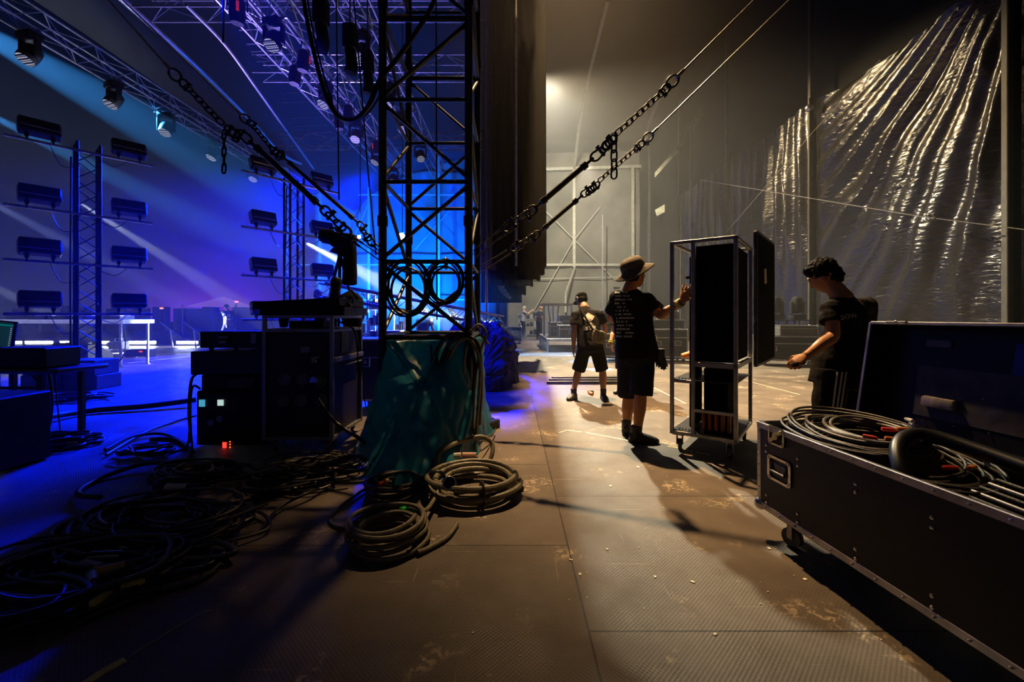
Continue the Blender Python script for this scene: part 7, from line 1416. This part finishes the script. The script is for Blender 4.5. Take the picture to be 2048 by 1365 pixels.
flat_print([(-0.04, -0.03), (-0.04, 0.03), (0.05, 0.03), (0.05, -0.03)], P(1187, 651, 6.1)); flat_print([(-0.03, -0.03), (-0.03, 0.025), (0.035, 0.02), (0.04, -0.03)], P(1173, 652, 6.1))
# ---------------------------------------------------------------- third man, mostly hidden
J = dict(pelvis=P(1252, 700, 6.9), chest=P(1252, 655, 6.92), neck=P(1256, 622, 6.95), head=P(1259, 600, 7.0), sh_l=P(1231, 634, 6.9), el_l=P(1227, 664, 6.88), wr_l=P(1221, 686, 6.75), sh_r=P(1278, 634, 6.95), el_r=P(1284, 664, 6.9), wr_r=P(1280, 690, 6.8),
    hip_l=P(1243, 705, 6.9), kn_l=P(1243, 742, 6.85), an_l=P(1243, 778, 6.85), toe_l=P(1226, 783, 6.7), hip_r=P(1264, 705, 6.9), kn_r=P(1268, 742, 6.9), an_r=P(1270, 778, 6.9), toe_r=P(1274, 786, 6.7))
r0, o_, q, R, _ = person('person mostly hidden behind the bucket-hat man, forearm with yellow wristbands hanging down', J, (-0.1, -0.9, -0.4), (0, -0.3, 1), skin, cloth_black, cloth_black, 0.009, 0.97, 0.6, 0.06, 0.9, False, {'l': dict(d=V((0.05, -0.3, -1)), n=V((1, 0, 0)), side=-1, curl=0.7)}, short_hair(hair_m))
wr = J['wr_l']; dd = (J['wr_l'] - J['el_l']).normalized()
for i_ in range(2): b = MB(o_); b.torus(wr - dd * (0.0 + 0.03 * i_), dd, 0.033, 0.011, 18, 6); b.build('wristband', wristband, r0)
b = MB(o_); b.path([P(1244, 722, 6.72), P(1241, 742, 6.72)], 0.02, 8); b.build('hanging_strap', cloth_black, r0)
# ---------------------------------------------------------------- bowed man at the open trunk
J = dict(pelvis=P(1684, 752, 3.00), chest=P(1698, 658, 3.00), neck=P(1680, 590, 3.02), head=P(1648, 553, 3.08),
    sh_l=P(1664, 620, 2.93), el_l=P(1648, 690, 2.84), wr_l=P(1612, 716, 2.80), sh_r=P(1732, 614, 3.14), el_r=P(1726, 700, 3.32), wr_r=P(1690, 740, 3.38),
    hip_l=P(1664, 766, 2.94), kn_l=P(1652, 895, 2.92), an_l=P(1660, 1015, 2.95), toe_l=P(1600, 1035, 2.95), hip_r=P(1712, 762, 3.08), kn_r=P(1690, 880, 3.16), an_r=P(1700, 980, 3.20), toe_r=P(1650, 990, 3.2))
for n_ in ('an_l', 'an_r'): J[n_].z = 0.09
for n_ in ('kn_l', 'kn_r'): J[n_].z = 0.48
J['pelvis'].z = 0.90; J['hip_l'].z = J['hip_r'].z = 0.86
J['el_l'] = P(1666, 672, 2.86); J['wr_l'] = P(1611, 713, 2.82)
r0, o_, q, R, shirt4 = person('dark-haired man in black T-shirt and striped track trousers bowing over by the open trunk', J, V((-0.52, 0.66, -0.54)), V((-0.50, 0.15, 0.80)), skin_tan, cloth_grey, cloth_black, 0.006, 1.0, 0.50, 0.17, 0.9, True,
    {'l': dict(d=V((-0.85, -0.1, -0.42)), n=V((0.15, 0.5, -0.8)), side=-1, curl=2.2, thumb=0.7)}, short_hair(hair_m), True, 1.12, None, 1.10)
for i_ in range(3):
    b = MB(o_); ox = 0.022 * i_; hp, kn, an = J['hip_l'], J['kn_l'], J['an_l']; pts = []
    for t_ in range(9):
        p = hp.lerp(kn, t_ / 8) if t_ < 9 else kn; rad = 0.112 - 0.022 * t_ / 8; a = -1.95 + 0.24 * i_; pts.append(p + V((math.cos(a) * rad, math.sin(a) * rad, 0)))
    pts += [kn.lerp(an, t_) + V((math.cos(a) * 0.082, math.sin(a) * 0.082, 0)) for t_ in (0.3, 0.6, 0.95)]
    b.path(smooth_path(pts, 3), 0.0055, 6); b.build('trouser_stripe', white_print, r0)
print_on(shirt4, 'SHOW', 0.044, white_print, P(1736, 634, 2.70), (1.0, 0.0, 0.10), (-0.10, 0.0, 1.0), r0, o_, 'shirt_print', 1.08)
print_on(shirt4, '| T', 0.044, mat('faint_print', (0.10, 0.10, 0.10), 0.8), P(1756, 648, 2.70), (1.0, 0.0, 0.04), (-0.04, 0.0, 1.0), r0, o_, 'shirt_print', 1.08)
b = MB(o_); hp = J['wr_l'] + V((-0.06, -0.02, -0.045)); b.rbox(hp, (0.09, 0.03, 0.03), 0.008, Ry(-0.3)); b.build('held_tool', plastic, r0)
# ---------------------------------------------------------------- far figures
def simple_person(px, head_y, Y, lab, face=(0, 1, 0), walk=0.0, shirt=cloth_black, short=cloth_black, lean=0.0, hair=None, vox=0.014, arms=None, seated=False, hgt=None, trousers=True, sk=skin, turn=0.0):
    hz = P(px, head_y, Y).z if hgt is None else hgt; k_ = hz / 1.78; k_ = max(0.85, min(1.08, k_)) if not seated else 1.0; c = P(px, HY, Y); f = V(face).normalized(); f2 = V((f.x, f.y, 0)).normalized(); s = f2.cross(V((0, 0, 1))); X = lambda a, fw, z: V((c.x, c.y, 0)) + s * a * k_ + f2 * fw * k_ + V((0, 0, z * k_))
    if not seated:
        J = dict(pelvis=X(0, 0, 0.95), chest=X(0, lean * 0.5, 1.27), neck=X(0, lean, 1.50), head=X(0, lean * 1.25 + 0.02, 1.63), sh_l=X(-0.19, lean * 0.9, 1.43), sh_r=X(0.19, lean * 0.9, 1.43), hip_l=X(-0.09, 0, 0.90), hip_r=X(0.09, 0, 0.90),
            kn_l=X(-0.10, 0.04 + walk * 0.22, 0.50), kn_r=X(0.10, 0.04 - walk * 0.10, 0.49), an_l=X(-0.11, walk * 0.36, 0.10), an_r=X(0.11, -walk * 0.36, 0.10), toe_l=X(-0.12, walk * 0.36 + 0.2, 0.03), toe_r=X(0.12, -walk * 0.36 + 0.2, 0.03),
            el_l=X(-0.24, -0.05 - walk * 0.22, 1.15), wr_l=X(-0.24, 0.05 - walk * 0.32, 0.92), el_r=X(0.24, -0.02 + walk * 0.16, 1.15), wr_r=X(0.22, 0.12 + walk * 0.42, 0.98))
        if arms: J.update({n_: X(*v) for n_, v in arms.items()})
    else:
        J = dict(pelvis=X(0, 0, 0.62), chest=X(0, 0.06, 0.95), neck=X(0, 0.14, 1.19), head=X(0, 0.18, 1.32), sh_l=X(-0.19, 0.12, 1.12), sh_r=X(0.19, 0.12, 1.12), hip_l=X(-0.09, 0.02, 0.60), hip_r=X(0.09, 0.02, 0.60), kn_l=X(-0.14, 0.42, 0.60), kn_r=X(0.14, 0.42, 0.60), an_l=X(-0.14, 0.40, 0.10), an_r=X(0.14, 0.40, 0.10), toe_l=X(-0.14, 0.6, 0.03), toe_r=X(0.14, 0.6, 0.03),
            el_l=X(-0.24, 0.18, 0.86), wr_l=X(-0.18, 0.42, 0.84), el_r=X(0.24, 0.18, 0.86), wr_r=X(0.18, 0.42, 0.84))
    return person(lab, J, face, (0, 0, 1), sk, shirt, short, vox, k_, 0.6, 0.05, 0.9, trousers, None, hair or short_hair(hair_m))
def phones(r0, o_, q, R, k):
    b = MB(o_); b.ell(q(0, -0.010, 0.040), (0.086 * k, 0.102 * k, 0.086 * k), R, 18, 10); b.ell(q(0, 0.12, 0.03), (0.065 * k, 0.06 * k, 0.010), R, 14, 6); b.build('cap', cloth_black, r0, 60); b = MB(o_)
    for s_ in (-1, 1): b.torus(q(s_ * 0.088, 0, 0), R @ V((1, 0, 0)), 0.03, 0.018, 14, 8)
    b.build('headphone', alu_dull, r0)
sp_, o_, q_, R_, sh_ = simple_person(457, 607, 17.0, 'crew member with cap and headphones walking across the far stage, shirt printed white', (-1, 0.35, -0.08), 0.8, mat('lit_navy_shirt', (0.10, 0.10, 0.2), 0.8), mat('navy_trousers', (0.05, 0.05, 0.25), 0.8), 0.08, phones)
b = MB(o_); b.box(o_ + V((0.10, -0.15, 1.26)), (0.12, 0.02, 0.10), Rz(0.3)); b.box(o_ + V((0.12, -0.15, 1.12)), (0.10, 0.02, 0.06), Rz(0.3)); b.build('shirt_print', white_print, sp_)
simple_person(845, 592, 12.2, 'dark seated figure seen through the cable coil on the tower, facing the stage', (0.2, 1, 0), 0, mat('plain_dark_top', (0.012, 0.012, 0.03), 0.9), cloth_black, seated=True, hgt=1.4)
st = P(845, 633, 12.2); r0 = thing('stool', V((st.x, st.y, 0)), 'dark stool under the seated figure behind the tower', 'stool'); b = MB(r0.location); b.cyl(r0.location + V((0, 0, 0.48)), (0, 0, 1), 0.18, 0.05, 20); b.build('seat', plastic, r0)
for a in range(4): b = MB(r0.location); b.tube(r0.location + V((0.1 * math.cos(a * 1.57 + .8), 0.1 * math.sin(a * 1.57 + .8), 0.47)), r0.location + V((0.2 * math.cos(a * 1.57 + .8), 0.2 * math.sin(a * 1.57 + .8), 0)), 0.014, 8); b.build('leg', plastic, r0)
simple_person(917, 610, 14.0, 'blue-lit person leaning forward in white light behind the tower leg', (-1, 0.1, -0.3), 0.1, mat('plain_blue_top', (0.03, 0.03, 0.12), 0.9), cloth_black, 0.22, hgt=1.62)
simple_person(626, 577, 10.2, 'person in a dark top looking down, just above the case lids', (1, -0.5, -0.3), 0, mat('plain_navy_top', (0.01, 0.02, 0.10), 0.9), cloth_black, 0.12, short_hair(mat('pale_hair', (0.5, 0.5, 0.55), 0.6)), hgt=1.88)
simple_person(1078, 612, 22.5, 'bald figure in dark work clothes standing in the far wing aisle', (0.6, 0.5, -0.25), 0, mat('dark_work_top', (0.03, 0.03, 0.045), 0.9), cloth_black, 0.12, lambda *a: None)
simple_person(1046, 612, 24.6, 'farthest person, leaning on the rack at the end of the wing aisle', (1, 0.1, -0.2), 0, mat('pale_work_top', (0.2, 0.2, 0.25), 0.9), cloth_black, 0.05, short_hair(hair_g), arms=dict(el_r=(0.3, 0.25, 1.35), wr_r=(0.25, 0.45, 1.5)))
# distant audience side
o = MB((-40, 62, 0))
rr = random.Random(3)
for i in range(46):
    x = -70 + i * 1.6; h_ = 1.6 + rr.random() * 1.2; o.box((x, 60 + rr.uniform(-2, 2), h_ / 2 - 0.6), (1.7, 1.0, h_ + 1.0))
o = o.build('distant_hedge', mat('far_dark_trees', (0.004, 0.004, 0.008), 0.9), smooth=0); tag(o, 'low dark line of stands and bushes beyond the open stage edge', 'treeline', kind='stuff')
tn = thing('marquee_tent', V((-33, 52, 0)), 'pale-topped festival tent far beyond the stage edge', 'tent'); b = MB(tn.location.copy()); cx_ = P(440, 600, 52).x; b.rings([[V((cx_ - 2.6, 50, 2.4)), V((cx_ + 2.6, 50, 2.4)), V((cx_ + 2.6, 55, 2.4)), V((cx_ - 2.6, 55, 2.4))], [V((cx_ - 0.1, 52.4, 3.6)), V((cx_ + 0.1, 52.4, 3.6)), V((cx_ + 0.1, 52.6, 3.6)), V((cx_ - 0.1, 52.6, 3.6))]]); b.build('canopy', mat('tent_canvas', (0.6, 0.5, 0.7), 0.7, emit=(0.55, 0.25, 0.8), es=0.25), tn, 0)  # canopy brightness put in as emission of the canvas
b = MB(tn.location.copy())
for sx in (-3.1, 3.1): b.tube((cx_ + sx, 50.1, -0.9), (cx_ + sx, 50.1, 2.6), 0.06, 8)
b.build('tent_pole', alu_dull, tn)
for i, (px, py) in enumerate(((473, 604), (323, 617))): q = P(px, py, 45); o = MB(q).build; b = MB(q); r_ = thing('distant_lamp', q, 'x', 'lamp'); b.ell(q, (0.22, 0.1, 0.10), None, 10, 6); b2 = MB(q); b2.tube(q, (q.x, q.y, -0.85), 0.03, 6); b2.build('post', steel_black, r_); b.build('lamp_glass', mat('red_far_lamp_%d' % i, (0.5, 0.05, 0.1), 0.4, emit=(1.0, 0.12, 0.35) if i == 0 else (1, 0.15, 0.05), es=3.0), r_); tag(r_, ('small pink-red light glowing beyond the walking crew member', 'tiny red-orange light far beyond the stage, left of the walking crew member')[i].replace(', left of', ' past'), 'lamp')
